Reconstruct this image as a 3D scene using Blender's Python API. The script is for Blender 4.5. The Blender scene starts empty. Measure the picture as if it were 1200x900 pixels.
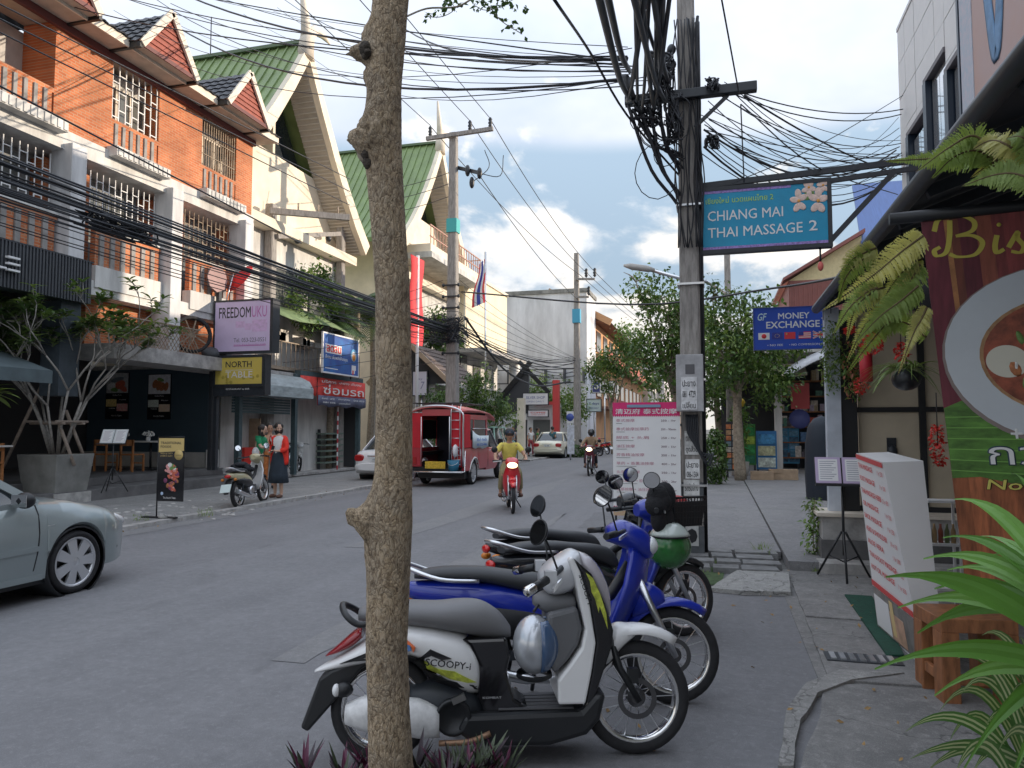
import bpy, bmesh, math, random
import numpy as np
from mathutils import Vector, Matrix, noise
random.seed(7)
SC = bpy.context.scene
COL = SC.collection
PI = math.pi
def R(d): return math.radians(d)
# ------------------------------------------------------------------ camera
YAW, PITCH, EYE = R(15.45), R(3.5), 1.6
cam = bpy.data.cameras.new('camera'); cam.lens = 26; cam.sensor_width = 36
cam.clip_end = 4000; cam.clip_start = 0.05
camo = bpy.data.objects.new('camera', cam); COL.objects.link(camo)
camo.location = (0, 0, EYE); camo.rotation_euler = (PI/2 + PITCH, 0, YAW)
SC.camera = camo
CP, SP, CA, SA = math.cos(PITCH), math.sin(PITCH), math.cos(YAW), math.sin(YAW)
FW = Vector((-SA*CP, CA*CP, SP)); RT = Vector((CA, SA, 0)); UP = Vector((SA*SP, -CA*SP, CP))
FP = 26/36*1200
def ray(px, py): return FW + RT*((px-600)/FP) + UP*((450-py)/FP)
def G(px, py, z=0.0):
 r = ray(px, py); return Vector((0,0,EYE)) + r*((z-EYE)/r.z)
def AX(px, py, X):
 r = ray(px, py); return Vector((0,0,EYE)) + r*(X/r.x)
def AY(px, py, Y):
 r = ray(px, py); return Vector((0,0,EYE)) + r*(Y/r.y)
def AD(px, py, d):
 return Vector((0,0,EYE)) + ray(px, py)*d
# ------------------------------------------------------------------ sun, sky
SUN_EL, SUN_AZ = R(14), R(66)      # azimuth measured from +Y (street direction) towards +X
sunv = Vector((math.sin(SUN_AZ)*math.cos(SUN_EL), math.cos(SUN_AZ)*math.cos(SUN_EL), math.sin(SUN_EL)))
sl = bpy.data.lights.new('sun', 'SUN'); sl.energy = 2.2; sl.angle = R(0.5); sl.color = (1.0, 0.84, 0.66)
so = bpy.data.objects.new('sun', sl); COL.objects.link(so)
so.rotation_euler = (-sunv).to_track_quat('-Z', 'Y').to_euler(); so.location = (20, 10, 30)
W = bpy.data.worlds.new('World'); SC.world = W; W.use_nodes = True
nt = W.node_tree; N = nt.nodes; L = nt.links
for n in list(N): N.remove(n)
def nd(t, **k):
 n = N.new(t)
 for a, v in k.items(): setattr(n, a, v)
 return n
def mth(op, a, b=None, c=None, clamp=False):
 n = nd('ShaderNodeMath', operation=op); n.use_clamp = clamp
 for i, v in enumerate((a, b, c)):
  if v is None: continue
  if isinstance(v, (int, float)): n.inputs[i].default_value = v
  else: L.new(v, n.inputs[i])
 return n.outputs[0]
sky = nd('ShaderNodeTexSky', sky_type='NISHITA', sun_disc=False)
sky.sun_elevation = SUN_EL; sky.sun_rotation = SUN_AZ; sky.air_density = 1.0; sky.dust_density = 1.2; sky.ozone_density = 1.5
tc = nd('ShaderNodeTexCoord'); sep = nd('ShaderNodeSeparateXYZ'); L.new(tc.outputs['Generated'], sep.inputs[0])
zc = mth('MAXIMUM', sep.outputs[2], 0.02)
def planar(kx, ky, zoff):
 z = mth('ADD', zc, zoff)
 cb = nd('ShaderNodeCombineXYZ')
 L.new(mth('MULTIPLY', mth('DIVIDE', sep.outputs[0], z), kx), cb.inputs[0]); L.new(mth('MULTIPLY', mth('DIVIDE', sep.outputs[1], z), ky), cb.inputs[1])
 return cb.outputs[0]
def noi(vec, scale, det, rough, dist=0.0):
 n = nd('ShaderNodeTexNoise'); n.inputs['Scale'].default_value = scale; n.inputs['Detail'].default_value = det
 n.inputs['Roughness'].default_value = rough; n.inputs['Distortion'].default_value = dist
 L.new(vec, n.inputs['Vector']); return n.outputs['Fac']
def rng(v, a, b, c=0.0, d=1.0, smooth=True):
 n = nd('ShaderNodeMapRange'); n.interpolation_type = 'SMOOTHSTEP' if smooth else 'LINEAR'
 for i, x in enumerate((v, a, b, c, d)):
  if isinstance(x, (int, float)): n.inputs[i].default_value = x
  else: L.new(x, n.inputs[i])
 return n.outputs[0]
hz = noi(planar(0.55, 0.4, 0.25), 1.0, 6, 0.62, 0.7)
edge = mth('ADD', sep.outputs[2], mth('MULTIPLY', mth('SUBTRACT', noi(planar(0.35, 0.35, 0.35), 2.2, 3, 0.5), 0.5), 0.12))
sheet = mth('MULTIPLY', rng(edge, 0.345, 0.375), rng(hz, 0.25, 0.6, 0.72, 1.0))
vm = nd('ShaderNodeMapping'); L.new(tc.outputs['Generated'], vm.inputs[0]); vm.inputs['Scale'].default_value = (1, 1, 1.7)
vm.inputs['Location'].default_value = (0.31, 0.12, 0.0)
cu = noi(vm.outputs[0], 4.6, 8, 0.55, 0.25)
cum = rng(mth('SUBTRACT', cu, mth('MULTIPLY', mth('MAXIMUM', mth('SUBTRACT', sep.outputs[2], 0.06), 0), 0.95)), 0.30, 0.40)
cush = rng(noi(vm.outputs[0], 9.0, 6, 0.6, 0.3), 0.35, 0.7)
def mixc(fac, a, b):
 n = nd('ShaderNodeMix', data_type='RGBA')
 if isinstance(fac, float): n.inputs[0].default_value = fac
 else: L.new(fac, n.inputs[0])
 for i, v in ((6, a), (7, b)):
  if isinstance(v, tuple): n.inputs[i].default_value = (*v, 1)
  else: L.new(v, n.inputs[i])
 return n.outputs[2]
KS = 1.0
blue = mixc(rng(sep.outputs[2], 0.02, 0.21), (9.4*KS, 9.3*KS, 9.2*KS), mixc(0.85, sky.outputs[0], (4.6*KS, 6.0*KS, 7.5*KS)))
c1 = mixc(sheet, blue, mixc(rng(hz, 0.36, 0.66), (6.1*KS, 6.8*KS, 8.2*KS), (8.0*KS, 8.4*KS, 9.0*KS)))
c2 = mixc(cum, c1, mixc(cush, (9.2*KS, 9.5*KS, 9.9*KS), (13.0*KS, 11.8*KS, 10.3*KS)))
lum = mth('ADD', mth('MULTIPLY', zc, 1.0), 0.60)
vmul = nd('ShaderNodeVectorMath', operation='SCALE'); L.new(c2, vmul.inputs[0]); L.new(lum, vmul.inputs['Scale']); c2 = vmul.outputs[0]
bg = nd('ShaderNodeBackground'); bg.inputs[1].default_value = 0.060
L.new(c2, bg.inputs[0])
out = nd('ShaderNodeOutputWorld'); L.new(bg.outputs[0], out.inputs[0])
vs = SC.view_settings
SC.display_settings.display_device = 'sRGB'
vs.view_transform = 'Standard'; vs.look = 'None'; vs.gamma = 1.0; vs.exposure = 1.12
try: vs.use_curve_mapping = False
except Exception: pass
SC.cycles.max_bounces = 6; SC.cycles.transparent_max_bounces = 8
# ------------------------------------------------------------------ materials
MATS = {}
def mat(name, col, rough=0.6, metal=0.0, var=0.0, scale=8.0, bump=0.0, bscale=40.0, col2=None, spec=0.5, trans=0.0, emit=0.0, stretch=None, coat=0.0, det=5.0):
 if name in MATS: return MATS[name]
 if not emit:
  col = tuple(min(.80, c*1.32) for c in col)
  if col2: col2 = tuple(min(.80, c*1.32) for c in col2)
 m = bpy.data.materials.new(name); m.use_nodes = True
 t = m.node_tree; b = t.nodes['Principled BSDF']
 b.inputs['Base Color'].default_value = (*col, 1); b.inputs['Roughness'].default_value = rough
 b.inputs['Metallic'].default_value = metal; b.inputs['Specular IOR Level'].default_value = spec
 if trans: b.inputs['Transmission Weight'].default_value = trans
 if coat: b.inputs['Coat Weight'].default_value = coat; b.inputs['Coat Roughness'].default_value = 0.06
 if emit: b.inputs['Emission Color'].default_value = (*col, 1); b.inputs['Emission Strength'].default_value = emit
 if var or bump:
  g = t.nodes.new('ShaderNodeNewGeometry')
  vec = g.outputs['Position']
  if stretch:
   mp = t.nodes.new('ShaderNodeMapping'); mp.inputs['Scale'].default_value = stretch
   t.links.new(vec, mp.inputs[0]); vec = mp.outputs[0]
 if var:
  n = t.nodes.new('ShaderNodeTexNoise'); n.inputs['Scale'].default_value = scale; n.inputs['Detail'].default_value = det; n.inputs['Roughness'].default_value = 0.62
  t.links.new(vec, n.inputs['Vector'])
  r = t.nodes.new('ShaderNodeMapRange'); r.inputs[1].default_value = 0.3; r.inputs[2].default_value = 0.7
  t.links.new(n.outputs['Fac'], r.inputs[0])
  x = t.nodes.new('ShaderNodeMix'); x.data_type = 'RGBA'
  t.links.new(r.outputs[0], x.inputs[0])
  lo = col2 if col2 else tuple(c*(1-var) for c in col)
  hi = col if col2 else tuple(min(1, c*(1+var)) for c in col)
  x.inputs[6].default_value = (*lo, 1); x.inputs[7].default_value = (*hi, 1)
  t.links.new(x.outputs[2], b.inputs['Base Color'])
  if rough > 0.3:
   rr = t.nodes.new('ShaderNodeMapRange'); rr.inputs[3].default_value = max(0, rough-0.1); rr.inputs[4].default_value = min(1, rough+0.1)
   t.links.new(n.outputs['Fac'], rr.inputs[0]); t.links.new(rr.outputs[0], b.inputs['Roughness'])
 if bump:
  n2 = t.nodes.new('ShaderNodeTexNoise'); n2.inputs['Scale'].default_value = bscale; n2.inputs['Detail'].default_value = 4
  t.links.new(vec, n2.inputs['Vector'])
  bp = t.nodes.new('ShaderNodeBump'); bp.inputs['Strength'].default_value = min(1, bump); bp.inputs['Distance'].default_value = 0.02
  t.links.new(n2.outputs['Fac'], bp.inputs['Height']); t.links.new(bp.outputs[0], b.inputs['Normal'])
 MATS[name] = m
 return m
# ------------------------------------------------------------------ mesh kit
class MB:
 def __init__(s): s.v = []; s.f = []; s.sm = []
 def add(s, vs, fs, smooth=False):
  o = len(s.v); s.v += [tuple(x) for x in vs]; s.f += [tuple(i+o for i in f) for f in fs]; s.sm += [smooth]*len(fs)
  return s
 def box(s, x0, x1, y0, y1, z0, z1):
  a = [(x0,y0,z0),(x1,y0,z0),(x1,y1,z0),(x0,y1,z0),(x0,y0,z1),(x1,y0,z1),(x1,y1,z1),(x0,y1,z1)]
  return s.add(a, [(0,3,2,1),(4,5,6,7),(0,1,5,4),(1,2,6,5),(2,3,7,6),(3,0,4,7)])
 def hexa(s, a): return s.add(a, [(0,3,2,1),(4,5,6,7),(0,1,5,4),(1,2,6,5),(2,3,7,6),(3,0,4,7)])
 def obox(s, c, ax, ay, az):
  c = Vector(c); ax, ay, az = Vector(ax), Vector(ay), Vector(az)
  return s.hexa([c-ax-ay-az, c+ax-ay-az, c+ax+ay-az, c-ax+ay-az, c-ax-ay+az, c+ax-ay+az, c+ax+ay+az, c-ax+ay+az])
 def bar(s, p, q, w, h=None, up=(0,0,1)):
  p, q = Vector(p), Vector(q); h = h or w
  d = (q-p); l = d.length; d.normalize(); u = Vector(up)
  if abs(d.dot(u)) > 0.98: u = Vector((1,0,0))
  a = d.cross(u).normalized(); b = a.cross(d).normalized()
  return s.obox((p+q)/2, d*l/2, a*w/2, b*h/2)
 def tube(s, pts, r, n=6, cap=True, smooth=True, closed=False):
  pts = [Vector(p) for p in pts]; k = len(pts)
  rs = r if isinstance(r, (list, tuple)) else [r]*k
  vs = []; prev = None
  for i, p in enumerate(pts):
   if closed: d = pts[(i+1) % k]-pts[i-1]
   else: d = pts[min(i+1, k-1)]-pts[max(i-1, 0)]
   if d.length < 1e-9: d = Vector((0,0,1))
   d.normalize()
   if prev is None:
    u = Vector((0,0,1)) if abs(d.z) < 0.9 else Vector((1,0,0))
    a = d.cross(u).normalized()
   else:
    a = (prev - d*prev.dot(d))
    a = a.normalized() if a.length > 1e-6 else d.orthogonal().normalized()
   prev = a; b = d.cross(a)
   for j in range(n):
    t = 2*PI*j/n; vs.append(p + (a*math.cos(t)+b*math.sin(t))*rs[i])
  fs = []
  for i in range(k if closed else k-1):
   i2 = (i+1) % k
   for j in range(n):
    j2 = (j+1) % n; fs.append((i*n+j, i*n+j2, i2*n+j2, i2*n+j))
  s.add(vs, fs, smooth)
  if cap and not closed:
   o = len(s.v)-len(vs)
   s.f.append(tuple(o+j for j in range(n))[::-1]); s.f.append(tuple(o+(k-1)*n+j for j in range(n))); s.sm += [False, False]
  return s
 def ell(s, c, rx, ry, rz, nu=12, nv=8, rot=None):
  c = Vector(c); vs = []; 
  for i in range(nv+1):
   ph = PI*i/nv
   for j in range(nu):
    t = 2*PI*j/nu
    p = Vector((rx*math.sin(ph)*math.cos(t), ry*math.sin(ph)*math.sin(t), rz*math.cos(ph)))
    if rot: p = rot @ p
    vs.append(c+p)
  fs = []
  for i in range(nv):
   for j in range(nu):
    j2 = (j+1) % nu; fs.append((i*nu+j, (i+1)*nu+j, (i+1)*nu+j2, i*nu+j2))
  return s.add(vs, fs, True)
 def lathe(s, c, axis, prof, n=20, smooth=True):
  c = Vector(c); d = Vector(axis).normalized(); u = d.orthogonal().normalized(); w = d.cross(u)
  vs = []
  for (h, r) in prof:
   for j in range(n):
    t = 2*PI*j/n; vs.append(c + d*h + (u*math.cos(t)+w*math.sin(t))*r)
  fs = []
  for i in range(len(prof)-1):
   for j in range(n):
    j2 = (j+1) % n; fs.append((i*n+j, i*n+j2, (i+1)*n+j2, (i+1)*n+j))
  return s.add(vs, fs, smooth)
 def prism(s, poly, o, u, v, w0, w1):
  o, u, v = Vector(o), Vector(u), Vector(v); w = u.cross(v).normalized(); n = len(poly)
  A = [o+u*a+v*b+w*w0 for a, b in poly]; B = [o+u*a+v*b+w*w1 for a, b in poly]
  fs = [tuple(range(n))[::-1], tuple(range(n, 2*n))] + [(i, (i+1) % n, n+(i+1) % n, n+i) for i in range(n)]
  return s.add(A+B, fs)
 def loft(s, secs, cap=True, smooth=True, closed=True):
  n = len(secs[0]); vs = [p for sc in secs for p in sc]; fs = []
  for i in range(len(secs)-1):
   for j in range(n if closed else n-1):
    j2 = (j+1) % n; fs.append((i*n+j, i*n+j2, (i+1)*n+j2, (i+1)*n+j))
  s.add(vs, fs, smooth)
  if cap and closed:
   o = len(s.v)-len(vs)
   s.f.append(tuple(o+j for j in range(n))[::-1]); s.f.append(tuple(o+(len(secs)-1)*n+j for j in range(n))); s.sm += [False, False]
  return s
 def quad(s, a, b, c, d): return s.add([a,b,c,d], [(0,1,2,3)])
 def xf(s, M):
  s.v = [tuple(M @ Vector(p)) for p in s.v]; return s
 def build(s, name, m, parent=None, local=False, bevel=0, seg=2, angle=None, sub=0):
  me = bpy.data.meshes.new(name)
  vs = s.v
  if parent is not None and not local:
   M = wm(parent).inverted(); vs = [tuple(M @ Vector(p)) for p in vs]
  me.from_pydata(vs, [], s.f); me.update()
  me.polygons.foreach_set('use_smooth', s.sm)
  bm = bmesh.new(); bm.from_mesh(me); bmesh.ops.recalc_face_normals(bm, faces=bm.faces); bm.to_mesh(me); bm.free()
  if angle:
   me.polygons.foreach_set('use_smooth', [True]*len(me.polygons)); me.set_sharp_from_angle(angle=R(angle))
  me.materials.append(m)
  o = bpy.data.objects.new(name, me); COL.objects.link(o)
  if parent is not None: o.parent = parent
  if bevel:
   b = o.modifiers.new('bevel', 'BEVEL'); b.width = bevel; b.segments = seg; b.limit_method = 'ANGLE'; b.angle_limit = R(40); b.harden_normals = False
  if sub:
   b = o.modifiers.new('sub', 'SUBSURF'); b.levels = sub; b.render_levels = sub
  return o
def wm(o):
 M = Matrix.Translation(o.location) @ o.rotation_euler.to_matrix().to_4x4()
 if o.scale != Vector((1,1,1)): M = M @ Matrix.Diagonal((*o.scale, 1))
 return wm(o.parent) @ M if o.parent else M
def tag(o, label=None, cat=None, group=None, kind=None):
 if label: o['label'] = label
 if cat: o['category'] = cat
 if group: o['group'] = group
 if kind: o['kind'] = kind
 return o
def thing(name, label, cat, loc=(0,0,0), rz=0.0, group=None, rot=None):
 o = bpy.data.objects.new(name, None); COL.objects.link(o); o.empty_display_size = 0.1
 o.location = loc; o.rotation_euler = rot if rot else (0,0,rz)
 return tag(o, label, cat, group)
def struct(name, mb, m, **k):
 o = mb.build(name, m, **k); o['kind'] = 'structure'; return o
KIDS = {}
def copy_tree(o, parent=None):
 c = o.copy(); COL.objects.link(c)
 if parent is not None: c.parent = parent
 for ch in list(o.children): copy_tree(ch, c)
 return c
TXT = {}
def text(s, o, u, v, w, h, m, parent, name='lettering', depth=0.003, bold=0.0, align='L', shear=0.0, local=False):
 key = (s, bold, shear)
 if key not in TXT:
  c = bpy.data.curves.new('t', 'FONT'); c.body = s; c.bevel_depth = max(0,bold)*.8; c.bevel_resolution = 0; c.shear = shear; c.resolution_u = 2
  ob = bpy.data.objects.new('t', c); COL.objects.link(ob)
  me = bpy.data.meshes.new_from_object(ob.evaluated_get(bpy.context.evaluated_depsgraph_get()))
  bpy.data.objects.remove(ob); bpy.data.curves.remove(c)
  TXT[key] = ([tuple(x.co) for x in me.vertices], [tuple(p.vertices) for p in me.polygons])
  bpy.data.meshes.remove(me)
 vs, fs = TXT[key]
 if not vs: return None
 xs = [p[0] for p in vs]; ys = [p[1] for p in vs]
 x0, x1, y0, y1 = min(xs), max(xs), min(ys), max(ys)
 sx = w/max(1e-6, x1-x0); sy = h/max(1e-6, y1-y0)
 o, u, v = Vector(o), Vector(u).normalized(), Vector(v).normalized(); n = u.cross(v)
 b = MB(); b.add([o + u*((p[0]-x0)*sx) + v*((p[1]-y0)*sy) + n*(depth+p[2]*min(sx,sy)) for p in vs], fs)
 return b.build(name, m, parent, local=local)
def catmull(pts, n=6):
 pts = [Vector(p) for p in pts]; out = []
 P = [pts[0]*2-pts[1]] + pts + [pts[-1]*2-pts[-2]]
 for i in range(1, len(P)-2):
  for k in range(n):
   t = k/n; a, b, c, d = P[i-1], P[i], P[i+1], P[i+2]
   out.append(0.5*((2*b)+(c-a)*t+(2*a-5*b+4*c-d)*t*t+(3*b-a-3*c+d)*t**3))
 out.append(pts[-1]); return out
def rnd(a, b): return random.uniform(a, b)
M_black = mat('black_plastic', (0.012,0.013,0.015), 0.42)
M_blackgloss = mat('black_gloss', (0.008,0.008,0.010), 0.12, coat=0.6)
M_rubber = mat('tyre_rubber', (0.016,0.016,0.018), 0.78, var=0.3, scale=30)
M_steel = mat('steel', (0.55,0.56,0.58), 0.28, 1.0)
M_chrome = mat('chrome', (0.75,0.76,0.78), 0.12, 1.0)
M_dkmetal = mat('dark_painted_metal', (0.020,0.024,0.030), 0.45, var=0.25, scale=12)
M_white = mat('white_paint', (0.78,0.78,0.78), 0.45)
M_glass = mat('dark_glass', (0.015,0.02,0.025), 0.06, spec=0.8)
M_conc = mat('weathered_concrete', (0.30,0.29,0.28), 0.85, var=0.35, scale=5, bump=0.3)
M_concp = mat('pole_concrete', (0.24,0.225,0.21), 0.9, var=0.35, scale=4, bump=0.5, bscale=30, stretch=(6,6,1))
M_cable = mat('cable_sheath', (0.020,0.022,0.027), 0.5)
M_wood = mat('brown_wood', (0.27,0.12,0.05), 0.55, var=0.4, scale=9, stretch=(3,3,0.6))
M_bark = mat('grey_bark', (0.26,0.22,0.17), 0.9, var=0.4, scale=14, bump=0.6)
# ------------------------------------------------------------------ ground, road, pavements
def ground_mat(name, base, lo, hi, scale=1.2, crack=0.0, grit=160, rough=0.85, streak=False, cscale=0.7, bump=0.35):
 m = bpy.data.materials.new(name); m.use_nodes = True
 t = m.node_tree; b = t.nodes['Principled BSDF']; b.inputs['Roughness'].default_value = rough
 g = t.nodes.new('ShaderNodeNewGeometry'); P = g.outputs['Position']
 def nz(sc, det, ro=0.6, st=None, di=0.0):
  v = P
  if st:
   mp = t.nodes.new('ShaderNodeMapping'); mp.inputs['Scale'].default_value = st; t.links.new(P, mp.inputs[0]); v = mp.outputs[0]
  n = t.nodes.new('ShaderNodeTexNoise'); n.inputs['Scale'].default_value = sc; n.inputs['Detail'].default_value = det; n.inputs['Roughness'].default_value = ro
  n.inputs['Distortion'].default_value = di
  t.links.new(v, n.inputs['Vector']); return n.outputs['Fac']
 def mr(v, a, b_, c=0, d=1):
  n = t.nodes.new('ShaderNodeMapRange')
  t.links.new(v, n.inputs[0])
  for i, x in enumerate((a, b_, c, d)): n.inputs[i+1].default_value = x
  return n.outputs[0]
 def mx(f, a, c):
  n = t.nodes.new('ShaderNodeMix'); n.data_type = 'RGBA'
  if isinstance(f, float): n.inputs[0].default_value = f
  else: t.links.new(f, n.inputs[0])
  for i, v in ((6, a), (7, c)):
   if isinstance(v, tuple): n.inputs[i].default_value = (*v, 1)
   else: t.links.new(v, n.inputs[i])
  return n.outputs[2]
 big = nz(scale, 6, 0.65)
 c = mx(mr(big, 0.32, 0.68), lo, hi)
 c = mx(mr(nz(scale*0.25, 4, 0.6, di=0.6), 0.42, 0.6, 0, 0.75), c, base)
 if streak:
  c = mx(mr(nz(1.0, 5, 0.6, (1.6, 0.06, 1)), 0.45, 0.7, 0, 0.30), c, tuple(x*1.35 for x in hi))
  c = mx(mr(nz(1.7, 6, 0.7, (0.6, 0.35, 1), 1.0), 0.56, 0.70, 0, 0.35), c, tuple(x*0.72 for x in lo))
 c = mx(mr(nz(9, 8, 0.75), 0.35, 0.65, 0, 0.5), c, tuple(x*0.72 for x in lo))
 c = mx(mr(nz(22, 6, 0.75), 0.52, 0.72, 0, 0.55), c, tuple(min(1, x*1.35) for x in hi))
 if streak: c = mx(mr(nz(0.8, 5, 0.7, (1.0, 0.45, 1), 0.8), 0.60, 0.72, 0, 0.45), c, tuple(x*0.6 for x in lo))
 fine = nz(grit, 3, 0.7)
 c = mx(mr(fine, 0.55, 0.75, 0, 0.30), c, tuple(min(1, x*2.4) for x in hi))
 c = mx(mr(fine, 0.45, 0.28, 0, 0.5), c, tuple(x*0.4 for x in lo))
 if crack:
  vo = t.nodes.new('ShaderNodeTexVoronoi'); vo.feature = 'DISTANCE_TO_EDGE'; vo.inputs['Scale'].default_value = cscale
  dn = t.nodes.new('ShaderNodeTexNoise'); dn.inputs['Scale'].default_value = 2.5; dn.inputs['Detail'].default_value = 5
  t.links.new(P, dn.inputs['Vector'])
  sc_ = t.nodes.new('ShaderNodeVectorMath'); sc_.operation = 'MULTIPLY_ADD'; sc_.inputs[1].default_value = (0.9, 0.9, 0.0)
  t.links.new(dn.outputs['Color'], sc_.inputs[0]); t.links.new(P, sc_.inputs[2]); t.links.new(sc_.outputs[0], vo.inputs['Vector'])
  c = mx(mr(vo.outputs['Distance'], 0.0, 0.006*cscale/0.7, crack, 0.0), c, tuple(x*0.25 for x in lo))
 t.links.new(c, b.inputs['Base Color'])
 bp = t.nodes.new('ShaderNodeBump'); bp.inputs['Strength'].default_value = bump; bp.inputs['Distance'].default_value = 0.008
 t.links.new(fine, bp.inputs['Height']); t.links.new(bp.outputs[0], b.inputs['Normal'])
 MATS[name] = m; return m
M_asph = ground_mat('asphalt', (0.195,0.194,0.203), (0.172,0.172,0.181), (0.222,0.221,0.229), scale=0.9, crack=0.2, streak=True, cscale=0.16)
M_pave = ground_mat('pavement_concrete', (0.225,0.220,0.215), (0.15,0.148,0.147), (0.30,0.292,0.28), scale=1.6, crack=0.7, cscale=0.55)
M_pave2 = ground_mat('pavement_left', (0.27,0.27,0.265), (0.18,0.18,0.18), (0.34,0.335,0.32), scale=1.3, crack=0.6, cscale=0.5)
M_slab = ground_mat('pale_slab', (0.36,0.355,0.34), (0.22,0.22,0.21), (0.48,0.47,0.45), scale=4, crack=0.8, cscale=2.2)
M_earth = ground_mat('dusty_ground', (0.13,0.125,0.12), (0.09,0.09,0.085), (0.17,0.165,0.155), scale=0.4)
struct('ground', MB().quad((-1500,-1500,-0.02),(1500,-1500,-0.02),(1500,2500,-0.02),(-1500,2500,-0.02)), M_earth)
rd = MB(); YS = [-60,-20,0,5,10,20,30,40,60,80,120,200,400]
def bend(Y): return 0.0 if Y < 45 else (Y-45)**2*0.0016
for a, b in zip(YS, YS[1:]):
 rd.quad((-9.05+bend(a),a,0),(0.66+bend(a),a,0),(0.66+bend(b),b,0),(-9.05+bend(b),b,0))
struct('road', rd, M_asph)
random.seed(14)
M_patch = ground_mat('asphalt_patch', (0.178,0.177,0.184), (0.155,0.155,0.162), (0.202,0.20,0.207), scale=1.4, bump=.5)
M_patch2 = ground_mat('asphalt_pale', (0.225,0.223,0.225), (0.20,0.20,0.205), (0.255,0.25,0.25), scale=1.8, bump=.5)
def patch(poly, m, name='asphalt_patch'):
 pts=[]; n=len(poly)
 for i in range(n):
  p,q=Vector((*poly[i],0)),Vector((*poly[(i+1)%n],0)); k=max(1,int((q-p).length/.2)); d=q-p; nn=Vector((-d.y,d.x,0)).normalized()
  for j in range(k): pts.append(p+d*(j/k)+nn*noise.noise((p+d*(j/k))*2.3)*.05)
 b=MB(); b.add([(p.x,p.y,.004) for p in pts],[tuple(range(len(pts)))]); struct(name,b,m)
for pl_,mm_ in (([(-4.9,9.2),(-4.5,9.2),(-4.2,19),(-4.7,24),(-5.0,19)],M_patch2),([(-3.0,4.6),(-2.75,4.6),(-2.5,9.5),(-2.8,14),(-3.1,9)],M_patch2),([(-8.95,4),(-8.6,4),(-8.55,12),(-8.7,18),(-8.95,20)],M_patch2),([(-2.2,12),(-.4,12.2),(-.5,14.6),(-2.3,14.3)],M_patch)): patch(pl_,mm_)
pw = MB()
pw.box(-13.05,-9.2,-12,60,-0.01,0.06)
struct('left_pavement', pw, M_pave2)
kb = MB(); y = -12.0
random.seed(3)
while y < 60:
 l = rnd(0.85,1.05); kb.box(-9.2,-9.03+rnd(-.008,.008), y+0.008, y+l-0.008, -0.01, 0.075+rnd(-.012,.006)); y += l
struct('left_kerb', kb, M_conc)
rb = MB()
for i in range(60):
 p = G(rnd(120,300), rnd(588,612)); 
 if not (-11.5 < p.x < -8.6): continue
 s = rnd(.02,.07)
 rb.ell((p.x,p.y,0.06 if p.x < -9.2 else .005), s*1.4, s, s*.5, 6, 4)
tag(rb.build('rubble', M_conc), 'small broken concrete rubble and stones along the left kerb', 'rubble', kind='stuff')
random.seed(11)
def slab(parent, poly, z0, z1, m, name='slab'):
 b = MB(); n = len(poly); A = []; 
 pts = []
 for i in range(n):
  p, q = Vector((*poly[i],0)), Vector((*poly[(i+1)%n],0)); k = max(1, int((q-p).length/0.12))
  d = (q-p); nn = Vector((-d.y, d.x, 0)).normalized()
  for j in range(k):
   t = j/k; w = noise.noise((p+d*t)*3.1)*0.018 if j else 0
   pts.append(p+d*t+nn*w)
 k = len(pts); c = sum((Vector(p) for p in pts), Vector())/k
 top = [Vector((p.x, p.y, z1)) for p in pts]; ins = [c+(p-c)*0.985+Vector((0,0,0.004)) for p in top]
 for p in ins: p.z = z1+0.004
 bot = [Vector((p.x, p.y, z0)) for p in pts]
 b.add(bot+top+ins, [(i,(i+1)%k,k+(i+1)%k,k+i) for i in range(k)]+[(k+i,k+(i+1)%k,2*k+(i+1)%k,2*k+i) for i in range(k)]+[tuple(2*k+i for i in range(k))])
 return b.build(name, m, parent)
rp = struct('right_pavement', MB().box(0.60,14,-12,9.05,-0.015,0.008), M_pave)
def gp(x, y): p = G(x, y); return (p.x, p.y)
slab(rp, [(0.66,5.15),(1.9,5.2),(1.9,6.72),(0.69,6.75)], 0.004, 0.022, M_pave)
slab(rp, [(0.70,6.80),(1.9,6.75),(1.9,8.3),(0.72,8.2)], 0.004, 0.026, ground_mat('pave_c', (0.26,0.25,0.245), (0.17,0.165,0.165), (0.33,0.32,0.305), scale=2.2, crack=0.5, cscale=0.9))
slab(rp, [(0.05,2.2),(2.2,2.2),(1.95,5.12),(0.62,5.1),(0.50,4.4),(0.30,3.6)], 0.004, 0.016, M_pave)
slab(rp, [gp(912,905),gp(922,838),gp(945,806),gp(985,790),gp(1060,794),gp(1000,802),gp(958,818),gp(938,850),gp(930,905)], 0.003, 0.031, ground_mat('ridge_cement', (0.30,0.295,0.285), (0.2,0.198,0.19), (0.38,0.37,0.355), scale=4, crack=0.6, cscale=2.2), 'cement_ridge')
slab(rp, [gp(832,694),gp(864,673),gp(925,676),gp(927,699),gp(872,698)], 0.003, 0.045, M_slab, 'pale_patch')
b = MB(); p0 = G(935,771); p1 = G(1000,772)
b.box(0.70,1.18,p0.y-0.10,p0.y+0.10,0.012,0.034)
dc = b.build('drain_cover', M_dkmetal, rp)
b = MB()
for i in range(7): b.box(0.73+i*0.062,0.765+i*0.062,p0.y-0.075,p0.y+0.075,0.034,0.042)
b.build('grating', M_steel, dc)
rows = [(8.62,8.9),(8.93,9.18),(9.21,9.5),(9.53,9.78)]
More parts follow.
